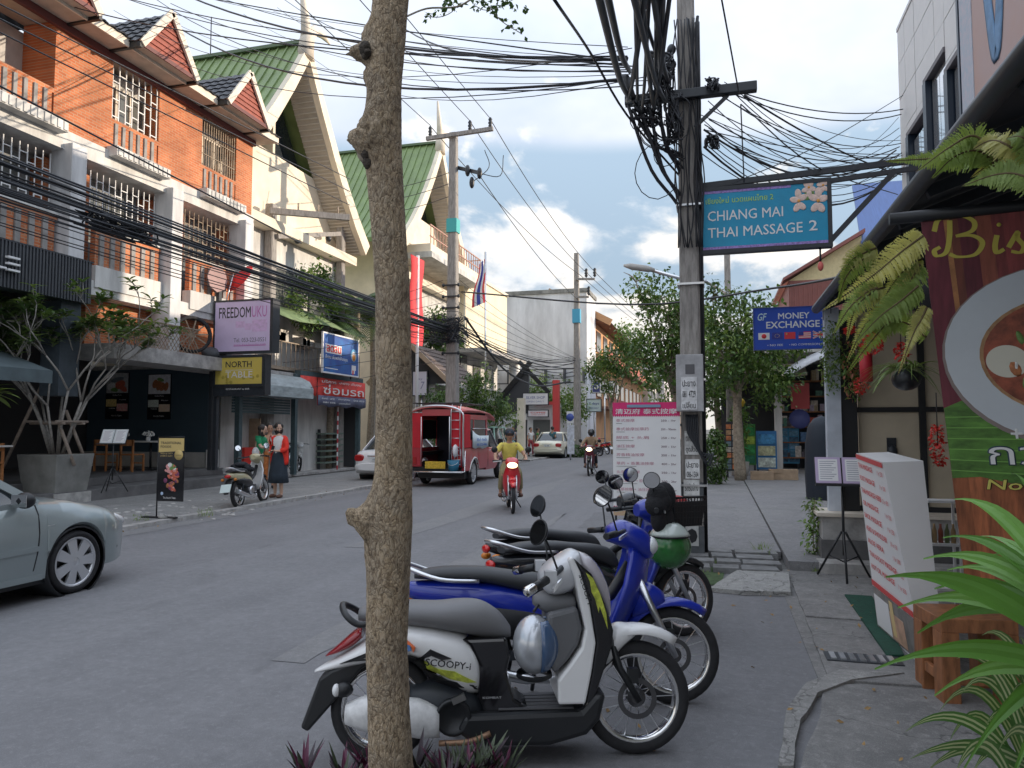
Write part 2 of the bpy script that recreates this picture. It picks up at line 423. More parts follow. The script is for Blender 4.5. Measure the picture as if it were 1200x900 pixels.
for j, (ya, yb) in enumerate(rows):
 x = -0.42
 while x < 0.62:
  w = rnd(.24,.46); x2 = min(x+w, 0.70)
  if x2-x > .08:
   k = .03
   slab(rp, [(x+.012+rnd(0,k),ya+rnd(0,.02)),(x2-.012,ya+rnd(0,k)),(x2-.012-rnd(0,k),yb-rnd(0,.02)),(x+.012,yb-rnd(0,k))], 0.0, 0.05+j*0.012+rnd(0,.02), mat('flag%d'%random.randint(0,3), (rnd(.13,.22),)*3, 0.9, var=.35, scale=7, bump=.4), 'flagstone')
  x = x2
rf = MB(); rf.box(-0.45,0.74,9.82,40,-0.01,0.085); rf.box(0.76,3.5,9.02,40,-0.01,0.11)
fp = struct('far_right_pavement', rf, ground_mat('pave_far', (0.23,0.225,0.235), (0.17,0.17,0.175), (0.29,0.285,0.28), scale=1.1, crack=0.5, cscale=0.5))
b = MB(); b.box(-0.62,-0.46,9.82,40,-0.01,0.10); struct('right_kerb', b, M_conc)
# ------------------------------------------------------------------ left side buildings
def brick_mat(name, axis, c1, c2, mortar, bw=0.21, bh=0.066, bump=0.5):
 if name in MATS: return MATS[name]
 m = bpy.data.materials.new(name); m.use_nodes = True; t = m.node_tree; b = t.nodes['Principled BSDF']; b.inputs['Roughness'].default_value = 0.85
 g = t.nodes.new('ShaderNodeNewGeometry'); s = t.nodes.new('ShaderNodeSeparateXYZ'); t.links.new(g.outputs['Position'], s.inputs[0])
 cb = t.nodes.new('ShaderNodeCombineXYZ'); t.links.new(s.outputs[axis], cb.inputs[0]); t.links.new(s.outputs[2], cb.inputs[1])
 k = t.nodes.new('ShaderNodeTexBrick'); k.inputs['Scale'].default_value = 1.0
 k.inputs['Brick Width'].default_value = bw; k.inputs['Row Height'].default_value = bh; k.inputs['Mortar Size'].default_value = 0.008
 k.inputs['Mortar Smooth'].default_value = 0.2; k.inputs['Bias'].default_value = -0.2
 k.inputs['Color1'].default_value = (*c1,1); k.inputs['Color2'].default_value = (*c2,1); k.inputs['Mortar'].default_value = (*mortar,1)
 t.links.new(cb.outputs[0], k.inputs['Vector'])
 n = t.nodes.new('ShaderNodeTexNoise'); n.inputs['Scale'].default_value = 1.4; n.inputs['Detail'].default_value = 6; t.links.new(g.outputs['Position'], n.inputs['Vector'])
 r = t.nodes.new('ShaderNodeMapRange'); r.inputs[1].default_value = .3; r.inputs[2].default_value = .75; r.inputs[3].default_value = 0.68; r.inputs[4].default_value = 1.15; t.links.new(n.outputs['Fac'], r.inputs[0])
 x = t.nodes.new('ShaderNodeMix'); x.data_type = 'RGBA'; x.blend_type = 'MULTIPLY'; x.inputs[0].default_value = 1.0
 t.links.new(k.outputs['Color'], x.inputs[6]); t.links.new(r.outputs[0], x.inputs[7]); t.links.new(x.outputs[2], b.inputs['Base Color'])
 bp = t.nodes.new('ShaderNodeBump'); bp.inputs['Strength'].default_value = bump; bp.inputs['Distance'].default_value = 0.012; bp.invert = True
 t.links.new(k.outputs['Fac'], bp.inputs['Height']); t.links.new(bp.outputs[0], b.inputs['Normal'])
 MATS[name] = m; return m
BR1, BR2, BRM = (0.50,0.145,0.055), (0.66,0.23,0.095), (0.50,0.31,0.20)
M_brickY = brick_mat('orange_brick_street', 1, BR1, BR2, BRM)
M_brickX = brick_mat('orange_brick_side', 0, BR1, BR2, BRM)
M_cream = mat('cream_render', (0.60,0.535,0.43), 0.85, var=0.14, scale=1.2, bump=0.15)
M_whitewall = mat('white_render', (0.44,0.435,0.42), 0.8, var=0.3, scale=2.2, bump=0.15, stretch=(1,1,.22))
M_greywall = mat('grey_render', (0.36,0.35,0.33), 0.85, var=0.2, scale=2, bump=0.2)
M_soffit = mat('soffit_board', (0.40,0.35,0.29), 0.8, var=0.15, scale=3)
M_trim = mat('pale_trim', (0.56,0.50,0.42), 0.7, var=0.15, scale=4)
M_tile = mat('black_roof_tile', (0.030,0.032,0.038), 0.5, var=0.4, scale=9)
M_clad = mat('red_brown_cladding', (0.23,0.065,0.045), 0.7, var=0.25, scale=5)
M_purl = mat('dark_red_fascia', (0.10,0.028,0.026), 0.6)
M_greenroof = mat('green_metal_roof', (0.155,0.215,0.085), 0.5, var=0.18, scale=1.5)
M_bars = mat('white_bars', (0.68,0.67,0.62), 0.5)
M_rust = mat('rusty_bars', (0.24,0.19,0.14), 0.7, var=.4, scale=10)
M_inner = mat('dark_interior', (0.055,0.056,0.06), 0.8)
M_pane = mat('window_pane', (0.10,0.105,0.10), 0.12, spec=0.8)
XF = -13.5
bs = thing('brick_shophouse', 'three storey orange brick shophouse row with small black tiled dormers and white columns', 'building', (XF, 14, 0))
MB().box(-22,XF-0.95,4,19.45,4.75,10.2).build('inner_wall', M_greywall, bs)
Y0, Y1 = 3.2, 19.17
cols_y = [6.75,9.75,12.65,15.70,18.72]
panels = [(6.0,7.7),(9.1,10.7),(12.2,13.76),(15.26,16.88),(18.38,19.17)]
bays = [(7.7,9.1),(10.7,12.2),(13.76,15.26),(16.88,18.38)]
for a, c in panels:
 MB().box(XF-0.9, XF, a, c, 8.07, 10.35).build('brick_wall', M_brickY, bs)
 MB().box(XF-0.9, XF-0.45, a+0.25, c-0.1, 4.6, 7.5).build('brick_wall', M_brickY, bs)
b = MB(); b.box(XF-1.0, XF-0.42, 13.62, 19.45, 3.3, 4.6); b.build('brick_wall', M_brickY, bs)
b = MB()
b.box(XF-0.9, XF+0.06, Y0, Y1+0.03, 7.62, 8.05); b.build('cornice', M_whitewall, bs)
b = MB(); b.box(XF-0.9, XF+0.02, Y0, Y1, 4.62, 4.95); b.build('floor_band', M_whitewall, bs)
for y in cols_y:
 MB().box(XF-0.30, XF+0.28, y-0.20, y+0.20, 5.235 if y < 13 else 3.56, 7.75).build('column', mat('white_column', (0.47,0.47,0.475), 0.75, var=.25, scale=2.5, bump=.1, stretch=(1,1,.2)), bs, bevel=0.02)
for bi, (a, c) in enumerate(bays):
 open_bay = bi == 1
 b = MB(); b.box(XF-0.1, XF+0.30, a-0.12, c+0.12, 7.90, 8.14); 
 n = 11
 for i in range(n):
  y = a-0.12+(c-a+0.24)*(i+0.5)/n; b.box(XF+0.30, XF+0.325, y-0.05, y+0.05, 7.92, 8.12)
 b.build('ledge', M_whitewall, bs, bevel=0.008)
 for (z0, z1, xo) in ((8.14, 8.86, 0.0), (5.30, 6.15, 0.0)):
  aa, cc = (a, c) if z0 > 7 else (a-0.35, c+0.2)
  pr = MB(); pr.box(XF-0.14, XF, aa, cc, z1-0.11, z1); nb = 6
  w = (cc-aa)/(nb+0.5)
  for i in range(nb+1):
   yy = aa+(i-0.25)*w; pr.box(XF-0.14, XF-0.002, max(aa,yy), min(cc,yy+w*0.55), z0, z1-0.11)
  par = pr.build('parapet', M_brickY, bs)
  me = None
  for i in range(nb):
   yy = aa+(i+0.30)*w
   if me is None:
    bb = MB(); bb.box(XF-0.05, XF+0.035, yy+0.01, yy+w*0.45-0.01, z0-0.02, z1-0.10); o = bb.build('baluster', mat('baluster_grey',(.22,.21,.20),.85,var=.3,scale=4), par); me = o; y0 = yy
   else:
    o = me.copy(); COL.objects.link(o); o.location = (0, yy-y0, 0); o.parent = par
  if z0 < 7:
   bb = MB(); bb.box(XF-0.2, XF+0.06, aa-0.02, cc+0.02, 4.80, 5.30); bb.build('balcony_base', M_whitewall, bs)
   bb = MB(); bb.box(XF-0.16, XF+0.02, aa, cc, z1+0.002, z1+0.06); bb.build('coping', M_whitewall, par)
 wz0, wz1 = 8.62, 10.2
 if not open_bay:
  bb = MB(); bb.box(XF-0.52, XF-0.46, a, c, 8.14, wz1); w = bb.build('window', M_greywall, bs)
  for (u0, u1) in ((0.06,0.34),(0.40,0.64),(0.70,0.95)):
   bb = MB(); bb.box(XF-0.455, XF-0.44, a+(c-a)*u0, a+(c-a)*u1, 8.9, 9.85); bb.build('pane', M_pane, w)
   bb = MB()
   for (q0,q1,z0,z1) in ((u0-.025,u0,8.86,9.89),(u1,u1+.025,8.86,9.89)): bb.box(XF-0.46, XF-0.40, a+(c-a)*q0, a+(c-a)*q1, z0, z1)
   bb.box(XF-0.46,XF-0.40,a+(c-a)*u0,a+(c-a)*u1,9.85,9.89); bb.box(XF-0.46,XF-0.40,a+(c-a)*u0,a+(c-a)*u1,8.86,8.9)
   bb.build('frame', M_trim, w)
  gm = M_bars if bi != 3 else M_rust
  g = MB(); xg = XF-0.05
  ng = 8 if bi != 3 else 15
  for i in range(ng):
   y = a+0.04+(c-a-0.08)*i/(ng-1); g.box(xg-.012,xg+.012,y-.012,y+.012,8.86,10.22)
  random.seed(5+bi)
  for i in range(ng-1):
   for k in range(3 if bi != 3 else 0):
    z = 8.95+k*0.42+(0.2 if i % 2 else 0)
    ya = a+0.04+(c-a-0.08)*i/(ng-1); yb = a+0.04+(c-a-0.08)*(i+1)/(ng-1)
    if z < 10.15: g.box(xg-.008,xg+.008,ya+.0125,yb-.0125,z-.012,z+.012)
  if bi == 3:
   for z in (9.2,9.7): g.box(xg+.0125,xg+.03,a+.03,c-.03,z-.01,z+.01)
  g.build('grille', gm, w)
 else:
  bb = MB(); bb.box(XF-0.94, XF-0.90, a-1.6, c, 8.0, 10.2); bb.build('loggia_wall', M_greywall, bs)
  bb = MB(); bb.box(XF-0.899, XF-0.86, a-0.5, a+0.5, 8.2, 9.9); bb.build('curtain', mat('yellow_curtain',(0.62,0.44,0.2),.8), bs)
 bb = MB(); bb.box(XF-0.86, XF-0.80, a-0.4, c+0.2, 5.3, 7.5); w = bb.build('window', mat('dim_wall',(0.16,0.165,0.165),.8,var=.2,scale=2), bs)
 for (u0,u1) in ((0.0,0.42),(0.5,0.92)):
  bb = MB(); bb.box(XF-0.795,XF-0.78,a-0.3+(c-a+.4)*u0,a-0.3+(c-a+.4)*u1,6.1,7.3); bb.build('pane', M_pane, w)
 g = MB(); xg = XF-0.22; ng = 12
 for i in range(ng):
  y = a-0.33+(c-a+0.5)*i/(ng-1); g.box(xg-.01,xg+.01,y-.01,y+.01,6.16,7.52)
  if i < ng-1:
   y2 = a-0.33+(c-a+0.5)*(i+1)/(ng-1)
   for k in range(3):
    z = 6.35+k*0.4+(0.18 if i % 2 else 0); g.box(xg-.007,xg+.007,y+.0105,y2-.0105,z-.01,z+.01)
 g.build('grille', M_bars if bi < 3 else M_rust, w)
b = MB(); b.box(XF-0.9, XF+0.62, Y0, Y1+0.35, 10.37, 10.43); b.build('soffit', M_soffit, bs)
b = MB(); b.box(XF+0.001, XF+0.10, Y0, Y1+0.02, 10.20, 10.365); b.build('eave_beam', M_purl, bs)
b = MB(); b.box(XF+0.621, XF+0.66, Y0, Y1+0.36, 10.34, 10.54); b.build('fascia', M_trim, bs)
def tiled_slope(P0, U, V, nu, nv, amp=0.03, step=0.025):
 P0, U, V = Vector(P0), Vector(U), Vector(V); n = U.cross(V).normalized()
 if n.z < 0: n = -n
 mb = MB(); m = nu*4
 for j in range(nv):
  A = []; Bv = []
  for i in range(m+1):
   u = i/m; w = amp*(0.5+0.5*math.cos(2*PI*u*nu))
   A.append(P0+U*u+V*(j/nv)+n*(w+step)); Bv.append(P0+U*u+V*((j+1.04)/nv)+n*(w+0.0))
  lo = [p-n*step for p in A]
  mb.add(A+Bv, [(i,i+1,m+1+i+1,m+1+i) for i in range(m)], True)
  mb.add(lo+A, [(i,i+1,m+1+i+1,m+1+i) for i in range(m)])
 return mb
tiled_slope((XF+0.70,Y0,10.52),(0,Y1+0.4-Y0,0),(-4.5,0,2.2),60,14).build('roof', M_tile, bs)
for a, c in bays:
 ym = (a+c)/2; hw = (c-a)/2+0.14; X1 = XF+0.95; zb, za = 10.47, 11.60
 d = MB().box(XF+0.0, X1, ym-hw, ym+hw, zb-0.07, zb-0.015).build('dormer', M_soffit, bs)
 nb = 8
 for i in range(nb):
  t0, t1 = i/nb, (i+1)/nb
  w0, w1 = hw*(1-t0)-0.02, hw*(1-t1)-0.02
  if w1 < 0.0: w1 = 0.01
  mb = MB(); x = X1-0.05; z0 = zb+(za-zb)*t0; z1 = zb+(za-zb)*t1
  mb.add([(x+0.03,ym-w0,z0),(x+0.03,ym+w0,z0),(x,ym+w1,z1),(x,ym-w1,z1),(x-.03,ym-w0,z0),(x-.03,ym+w0,z0),(x-.03,ym+w1,z1),(x-.03,ym-w1,z1)],
    [(0,1,2,3),(7,6,5,4),(0,4,5,1),(1,5,6,2),(2,6,7,3),(3,7,4,0)])
  mb.build('board', M_clad, d)
 for sgn in (-1, 1):
  MB().bar((X1+0.02, ym+sgn*(hw+0.05), zb-0.05), (X1+0.02, ym, za+0.06), 0.06, 0.17).build('barge_board', M_trim, d)
 b = MB(); b.box(X1-0.02, X1+0.012, ym-hw, ym+hw, zb-0.09, zb+0.01); b.build('fascia', M_purl, d)
 for sgn in (-1, 1):
  ts = tiled_slope((X1+0.03, ym+sgn*(hw+0.10), zb-0.02), (-3.4,0,0), (0,-sgn*(hw+0.10), za-zb+0.05), 13, 6, 0.03, 0.03)
  ts.build('roof_slope', M_tile, d)
  MB().box(XF-0.3, X1+0.01, min(ym+sgn*(hw+0.02),ym+sgn*(hw+0.10)), max(ym+sgn*(hw+0.02),ym+sgn*(hw+0.10)), zb-0.14, zb+0.0).build('gutter', M_black, d)
um = thing('parasol', 'folded red and grey striped parasol on the brick balcony', 'umbrella', (XF+0.3, 17.6, 4.95))
b = MB(); b.lathe((XF+0.35,18.0,6.0),(0.35,0.75,-0.55),[(0.0,0.01),(0.1,0.22),(0.16,0.5),(0.17,0.49),(0.11,0.2),(0.01,0.0)],14)
b.build('canopy', mat('red_canvas',(0.62,0.03,0.03),.7), um)
b = MB(); b.tube([(XF+0.3,17.6,4.95),(XF+0.35,17.9,6.0)],0.02); b.build('pole', M_steel, um)
b = MB(); b.lathe((XF+0.2,17.35,5.75),(0.9,-0.1,0.0),[(0.0,0.02),(0.04,0.38),(0.06,0.37),(0.02,0.0)],8,False); b.build('stripe_panel', mat('grey_canvas',(0.3,0.2,0.19),.8), um)
M_teal = mat('teal_dark_wall', (0.034,0.058,0.078), 0.55, var=0.12, scale=1.5)
M_deck = mat('dark_deck_concrete', (0.10,0.098,0.098), 0.8, var=0.3, scale=2.5, bump=0.25)
M_corr = mat('charcoal_fascia', (0.045,0.049,0.056), 0.5, var=0.12, scale=3)
rs = thing('restaurant', 'open fronted restaurant with charcoal ribbed fascia, teal side wall and raised dark deck', 'building', (-13, 13, 0))
b = MB(); b.box(-19.5,-13.0,3,18.6,0.0,0.30); b.build('lower_step', M_deck, rs, bevel=0.01)
b = MB(); b.box(-19.5,-13.85,3,18.6,0.301,0.48); b.build('upper_step', M_deck, rs, bevel=0.01)
b = MB(); b.box(-18.9,-14.42,18.7,18.95,0.48,3.42); b.build('side_wall', M_teal, rs)
b = MB(); b.box(-18.9,-14.5,18.62,18.70,0.481,0.92); b.build('wall_base', M_greywall, rs)
b = MB(); b.box(-14.42,-14.24,18.55,18.9,0.481,1.0); b.build('pier_base', M_whitewall, rs)
b = MB(); b.box(-19.0,-14.2,18.66,19.4,3.43,3.55); b.build('coping', M_conc, rs)
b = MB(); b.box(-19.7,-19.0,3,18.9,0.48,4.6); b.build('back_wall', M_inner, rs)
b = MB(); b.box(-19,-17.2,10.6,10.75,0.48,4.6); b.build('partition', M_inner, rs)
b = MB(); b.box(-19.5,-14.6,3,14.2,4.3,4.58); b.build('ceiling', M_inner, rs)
fb = MB(); fb.box(-13.4,-13.03,2.0,12.88,4.3,5.2); fas = fb.build('fascia', M_corr, rs)
rb_ = MB()
y = 2.05
while y < 12.84: rb_.box(-13.03,-13.0,y,y+0.035,4.3,5.2); y += 0.075
rb_.build('rib', M_corr, fas)
b = MB(); b.box(-13.45,-13.0,2.0,12.9,5.2,5.23); b.build('flashing', M_dkmetal, fas)
for (x0,x1,y0,y1) in ((10,24,298,301.5),(10,24,305.5,309),(10,24,313,316.5),(-4,8,309,312.5)):
 A = AX(x0,y0,-12.9); Bq = AX(x1,y1,-12.9); q = AX(x0,y1,-12.9)
 bb = MB(); bb.box(-12.98,-12.9,A.y,Bq.y,q.z,A.z-0.02); bb.build('letter_bar', M_white, fas)
for yy in (9.6, 13.2):
 pass
b = MB(); b.box(-14.05,-13.95,11.35,11.45,0.48,4.3); b.build('post', mat('pale_post',(0.30,0.29,0.32),.5), rs)
b = MB(); b.box(-14.2,-13.05,13.6,19.0,3.2,3.55); b.build('ledge_beam', M_conc, rs)
b = MB(); b.box(-13.7,-13.2,12.3,12.8,2.3,4.3); b.build('pier', mat('slate_pier',(0.05,0.065,0.08),.6,var=.2), rs)
aw = MB()
for i in range(5):
 pass
aw.add([(-14.4,6.5,3.35),(-12.6,6.5,2.75),(-12.6,11.6,2.75),(-14.4,11.6,3.35),(-12.6,6.5,2.5),(-12.6,11.6,2.5),(-14.4,6.5,3.31),(-12.62,6.5,2.71),(-12.62,11.6,2.71),(-14.4,11.6,3.31)],
  [(0,1,2,3),(1,4,5,2),(6,9,8,7)])
aw.build('awning', mat('slate_canvas',(0.075,0.10,0.11),.8,var=.2,scale=3), rs)
b = MB()
for y in (6.6,9,11.5): b.tube([(-14.4,y,3.3),(-12.65,y,2.7)],0.025)
b.tube([(-12.65,6.5,2.7),(-12.65,11.6,2.7)],0.025); b.build('awning_frame', M_dkmetal, rs)
def poster(x0, x1, y0, y1, label, dish, plate):
 a = AY(x0,y0,18.66); c = AY(x1,y1,18.66); w = c.x-a.x; h = a.z-c.z
 t = thing('poster', label, 'poster', (a.x+w/2,18.69,c.z))
 MB().box(a.x,c.x,18.672,18.695,c.z,a.z).build('board', M_blackgloss, t)
 o = lambda u, v: (a.x+w*u, 18.671, c.z+h*v)
 def pic(u0,u1,v0,v1,m,e=0.0): 
  MB().box(a.x+w*u0,a.x+w*u1,18.6655-e,18.6715,c.z+h*v0,c.z+h*v1).build('picture', m, t)
 pic(.03,.97,.56,.985, plate)
 random.seed(len(label)+int(x0))
 for (u,v,ru,rv,m) in dish:
  mb = MB(); mb.ell((a.x+w*u,18.664,c.z+h*v), w*ru,0.004,h*rv,10,6, Matrix.Rotation(rnd(-.6,.6),3,'Y')); mb.build('food', m, t)
 pic(.03,.48,.27,.43, mat('ph_'+str(int(x0))+'a', ((0.55,0.42,0.16) if x0 < 150 else (0.50,0.55,0.5)), .6, var=.3, scale=25))
 pic(.50,.97,.17,.33, mat('ph_'+str(int(x0))+'b', ((0.6,0.12,0.13) if x0 < 150 else (0.58,0.42,0.25)), .6, var=.5, scale=25, col2=(.6,.5,.45)))
 for k, (u0,v0,ww) in enumerate(((.3,.50,.4),(.6,.40,.3),(.15,.215,.28),(.28,.06,.45))):
  text(('Grilled Pork','Papaya','Noodle Soup','North Table')[k], o(u0,v0),(1,0,0),(0,0,1), w*ww, h*.03, M_white, t)
RED = lambda n, c: mat(n, c, .5, var=.4, scale=30)
fr, fo, fg, fw_ = RED('food_red',(0.42,0.10,0.06)), RED('food_brown',(0.32,0.12,0.05)), RED('food_green',(0.12,0.22,0.06)), RED('food_white',(0.62,0.60,0.55))
poster(124.5,149.5,437,491,'left black food poster on the teal wall with pink meat plate',
  [(.25,.7,.2,.08,fw_),(.62,.74,.24,.09,fr),(.75,.66,.2,.06,fr),(.35,.64,.2,.05,fg),(.5,.85,.3,.05,mat('slate_pic',(.12,.14,.16),.5))], mat('ph_pale1',(.36,.36,.36),.6,var=.4,scale=12))
poster(173.5,199,438.5,491.5,'right black food poster on the teal wall with brown sausages on white plate',
  [(.32,.78,.12,.10,fo),(.48,.75,.12,.12,fo),(.62,.72,.13,.10,fo),(.80,.72,.1,.10,fo),(.55,.87,.16,.04,fg)], mat('ph_pale2',(.55,.54,.56),.6,var=.2,scale=12))
M_oak = mat('orange_wood', (0.36,0.15,0.055), 0.5, var=.35, scale=10, stretch=(2,2,.5))
M_top = mat('pale_table_top', (0.55,0.54,0.52), 0.4, var=.1)
def table(cx, cy, z, w, d, label, h=0.76):
 t = thing('dining_table', label, 'table', (cx,cy,z))
 MB().box(cx-w/2,cx+w/2,cy-d/2,cy+d/2,z+h-0.035,z+h).build('table_top', M_top, t, bevel=.006)
 n = max(1, int(w/0.8))
 for i in range(n):
  x = cx-w/2+w*(i+.5)/n
  MB().tube([(x,cy,z+0.05),(x,cy,z+h-0.04)],0.03,8).build('pedestal', M_black, t)
  b = MB(); b.bar((x-.28,cy-.22,z+.03),(x+.28,cy+.22,z+.03),.05); b.bar((x-.28,cy+.22,z+.03),(x+.28,cy-.22,z+.034),.05); b.build('foot', M_black, t)
 return t
def chair(cx, cy, z, rz, label=None, group='wooden chairs around the restaurant tables'):
 t = thing('wooden_chair', label or 'orange brown wooden chair at a restaurant table on the deck', 'chair', (cx,cy,z), rz, group)
 MB().box(-.21,.21,-.21,.21,.43,.47).build('seat', M_oak, t, local=True, bevel=.006)
 MB().box(-.21,.21,.18,.21,.68,.84).build('backrest', M_oak, t, local=True, bevel=.006)
 for sx in (-1,1):
  for sy in (-1,1):
   MB().box(sx*.19-.02,sx*.19+.02,sy*.19-.02,sy*.19+.02,0,.43 if sy < 0 else .84).build('leg', M_oak, t, local=True)
 MB().box(-.17,.17,-.2,-.18,.2,.235).build('stretcher', M_oak, t, local=True)
 return t
D1 = AD(20,516,15.6); D2 = AD(146,513,20.3)
table(-14.9, 11.3, 0.48, 2.6, .75, 'long pale topped restaurant table at the left picture edge behind the planter', .80)
table(-15.4, 16.9, 0.48, 2.0, .7, 'pale topped restaurant table in front of the teal poster wall', .80)
for (x,y,r) in ((-15.3,10.75,PI),(-14.5,10.7,PI),(-13.95,11.4,-PI/2+.2),(-15.2,11.9,0)): chair(x,y,.48,r)
for (x,y,r) in ((-15.9,16.4,PI),(-15.0,16.35,PI),(-14.25,16.95,-PI/2)): chair(x,y,.48,r, 'orange brown wooden chair at the table before the teal wall', 'wooden chairs by the teal wall')
M_petal = mat('cream_petals', (0.72,0.74,0.58), .7, var=.2, scale=40)
def vase(x, y, z, label, r=.085):
 t = thing('flower_vase', label, 'vase', (x,y,z))
 MB().lathe((x,y,z),(0,0,1),[(0,.0),(0.0,.045),(.05,.06),(.11,.05),(.12,.05),(.12,0)],12).build('pot', M_white, t)
 random.seed(int(x*100)); f = MB()
 for i in range(46):
  a, h = rnd(0,2*PI), rnd(-.4,1); rr = r*math.sqrt(max(0,1-h*h))*1.15
  f.ell((x+rr*math.cos(a),y+rr*math.sin(a),z+.17+h*r*.8), .026,.026,.02,6,4)
 f.build('flowers', M_petal, t)
vase(-15.35,11.15,1.28,'white flower vase at the left end of the long restaurant table',.11)
vase(-14.55,11.2,1.28,'white flower vase on the long table nearest the planter',.12)
vase(-15.75,16.85,1.28,'white flower vase hidden half behind the planter stakes',.10)
vase(-14.95,16.85,1.28,'white flower vase at the right end of the table by the teal wall',.12)
sc_ = thing('wire_screen', 'rusty diamond wire screen on the coping above the teal wall', 'screen', (-13.2,15,3.55))
b = MB()
for i in range(20):
 y = 13.6+i*0.13
 b.bar((-13.2,y,3.56),(-13.2,y+.5,4.2),.012); b.bar((-13.18,y+.5,3.56),(-13.18,y,4.2),.012)
b.box(-13.22,-13.16,13.6,16.6,4.2,4.23); b.build('mesh', M_rust, sc_)
ow = thing('old_wheel', 'old spoked wheel leaning on the ledge above the posters', 'wheel', (-13.4,16.5,3.55))
b = MB(); b.lathe((-13.35,16.5,4.10),(0.75,-0.6,0.1),[(-.05,.42),(-.05,.5),(0.05,.5),(.05,.42),(-.05,.42)],22); b.build('tyre', M_rubber, ow)
b = MB(); ax = Vector((.75,-.6,.1)).normalized(); u = ax.orthogonal().normalized(); w_ = ax.cross(u); c0 = Vector((-13.35,16.5,4.10))
for i in range(10):
 t = i*2*PI/10; b.bar(c0,c0+(u*math.cos(t)+w_*math.sin(t))*.42,.03)
b.build('spokes', M_rust, ow)
tp = MB(); tp.ell((-13.4,17.6,3.68),.28,.6,.2,10,6,Matrix.Rotation(.35,3,'Y')); tag(tp.build('tarpaulin', mat('grey_tarp',(.06,.065,.07),.6,var=.3,scale=6,bump=.6)), 'dark crumpled tarpaulin heap on the ledge right of the old wheel', 'tarpaulin')
# ------------------------------------------------------------------ workshop next door
M_shed = mat('workshop_teal_steel', (0.055,0.085,0.095), 0.55, var=.25, scale=5)
M_sheet = mat('weathered_sheet', (0.26,0.30,0.31), 0.55, var=.3, scale=3, stretch=(1,1,4))
ws = thing('workshop', 'dark open workshop with grey rolled shutter hood and flats with clutter above it', 'building', (-14.5,23,0))
MB().box(-20,-13.9,18.96,27.2,0.0,0.075).build('floor', M_conc, ws)
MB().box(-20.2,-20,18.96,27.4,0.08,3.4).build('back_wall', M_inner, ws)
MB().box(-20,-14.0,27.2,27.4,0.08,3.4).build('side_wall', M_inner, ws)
MB().box(-20,-13.9,19.0,27.4,3.4,3.52).build('roof_slab', M_conc, ws)
for y in (19.3,22.35,27.0): MB().box(-13.96,-13.8,y-.08,y+.08,0.06,3.5).build('post', M_shed, ws)
hd = MB(); prof = [(-13.98,3.38),(-13.6,3.36),(-13.25,3.2),(-13.1,2.95),(-13.1,2.62),(-13.98,2.62)]
hd.loft([[(x,19.1,z) for x,z in prof],[(x,22.25,z) for x,z in prof]], smooth=False); hd.build('shutter_hood', M_sheet, ws)
b = MB()
for i in range(6): b.box(-13.99,-13.95,19.1,22.2,2.1+i*.085,2.17+i*.085)
b.build('shutter', M_shed, ws)
MB().box(-13.95,-13.72,22.45,27.1,3.36,3.62).build('beam', M_shed, ws)
MB().box(-20,-15.2,20.3,27.3,3.52,7.0).build('upper_wall', mat('stained_wall',(.36,.33,.28),.85,var=.35,scale=1.5,bump=.2), ws)
def win(parent, x, y0, y1, z0, z1, panes=2, fm=None, pm=None, name='window', d=0.06):
 w = MB().box(x-.02,x+d,y0,y1,z0,z1); f = w.build(name, fm or M_dkmetal, parent)
 for i in range(panes):
  a = y0+.05+(y1-y0-.1)*i/panes+.015; c = y0+.05+(y1-y0-.1)*(i+1)/panes-.015
  MB().box(x+d,x+d+.006,a,c,z0+.06,z1-.06).build('pane', pm or M_pane, f)
 return f
win(ws,-15.2,20.8,22.2,4.2,5.4); win(ws,-15.2,24.2,25.4,4.2,5.6)
for k,(a,c,m) in enumerate(((22.1,23.6,mat('grey_panel',(.30,.31,.34),.6,var=.15,scale=4)),(20.45,20.9,M_cream),(25.6,26.4,M_cream))):
 MB().box(-14.95,-14.75,a,c,3.75,5.0).build('panel', m, ws)
b = MB()
for i in range(24):
 y = 20.4+i*.29; b.box(-14.12,-14.10,y,y+.02,3.72,4.55)
b.box(-14.13,-14.09,20.4,27.3,4.552,4.59); b.box(-14.13,-14.09,20.4,27.3,3.70,3.718); b.box(-20,-14.05,20.3,27.3,3.60,3.699); b.build('railing', M_rust, ws)
ga = MB(); n = 10
secs = []
for i in range(n+1):
 y = 20.8+6.2*i/n; s = 0.10*math.sin(PI*i/n*3)
 secs.append([(-15.2,y,6.15-s*.3),(-14.2,y,5.75-s),(-13.5,y,5.30-s*.6),(-13.5,y,5.27-s*.6),(-14.2,y,5.72-s),(-15.2,y,6.12-s*.3)])
ga.loft(secs); ga.build('awning', mat('green_canvas',(.11,.16,.075),.75,var=.35,scale=2.5), ws)
random.seed(21)
b = MB()
for i in range(16):
 y = rnd(20.6,27); b.box(-14.6-rnd(0,.3),-14.3,y,y+rnd(.1,.5),4.62,4.62+rnd(.1,.5))
tag(b.build('clutter', mat('mixed_clutter',(.35,.33,.30),.7,var=.5,scale=3), ws), kind='stuff')
MB().lathe((-14.5,25.6,4.62),(0,0,1),[(0,0),(0,.25),(.5,.25),(.62,.18),(.66,0)],12).build('water_jar', M_trim, ws)
ht = thing('roof_hut', 'dark grey gabled roof hut behind the pair of concrete posts', 'building', (-16.5,24,6.5))
MB().box(-19,-15.6,22.4,26.4,6.5,7.6).build('wall', mat('hut_dark',(.05,.06,.075),.7,var=.2), ht)
MB().prism([(22.0,7.6),(26.8,7.6),(24.4,8.9)],(0,0,0),(0,1,0),(0,0,1),-19,-15.4).build('roof', mat('hut_roof',(.055,.065,.08),.6,var=.2), ht)
MB().bar((-15.3,21.9,7.55),(-15.3,24.4,8.95),.08,.28).build('barge_board', mat('olive_trim',(.30,.27,.05),.6), ht)
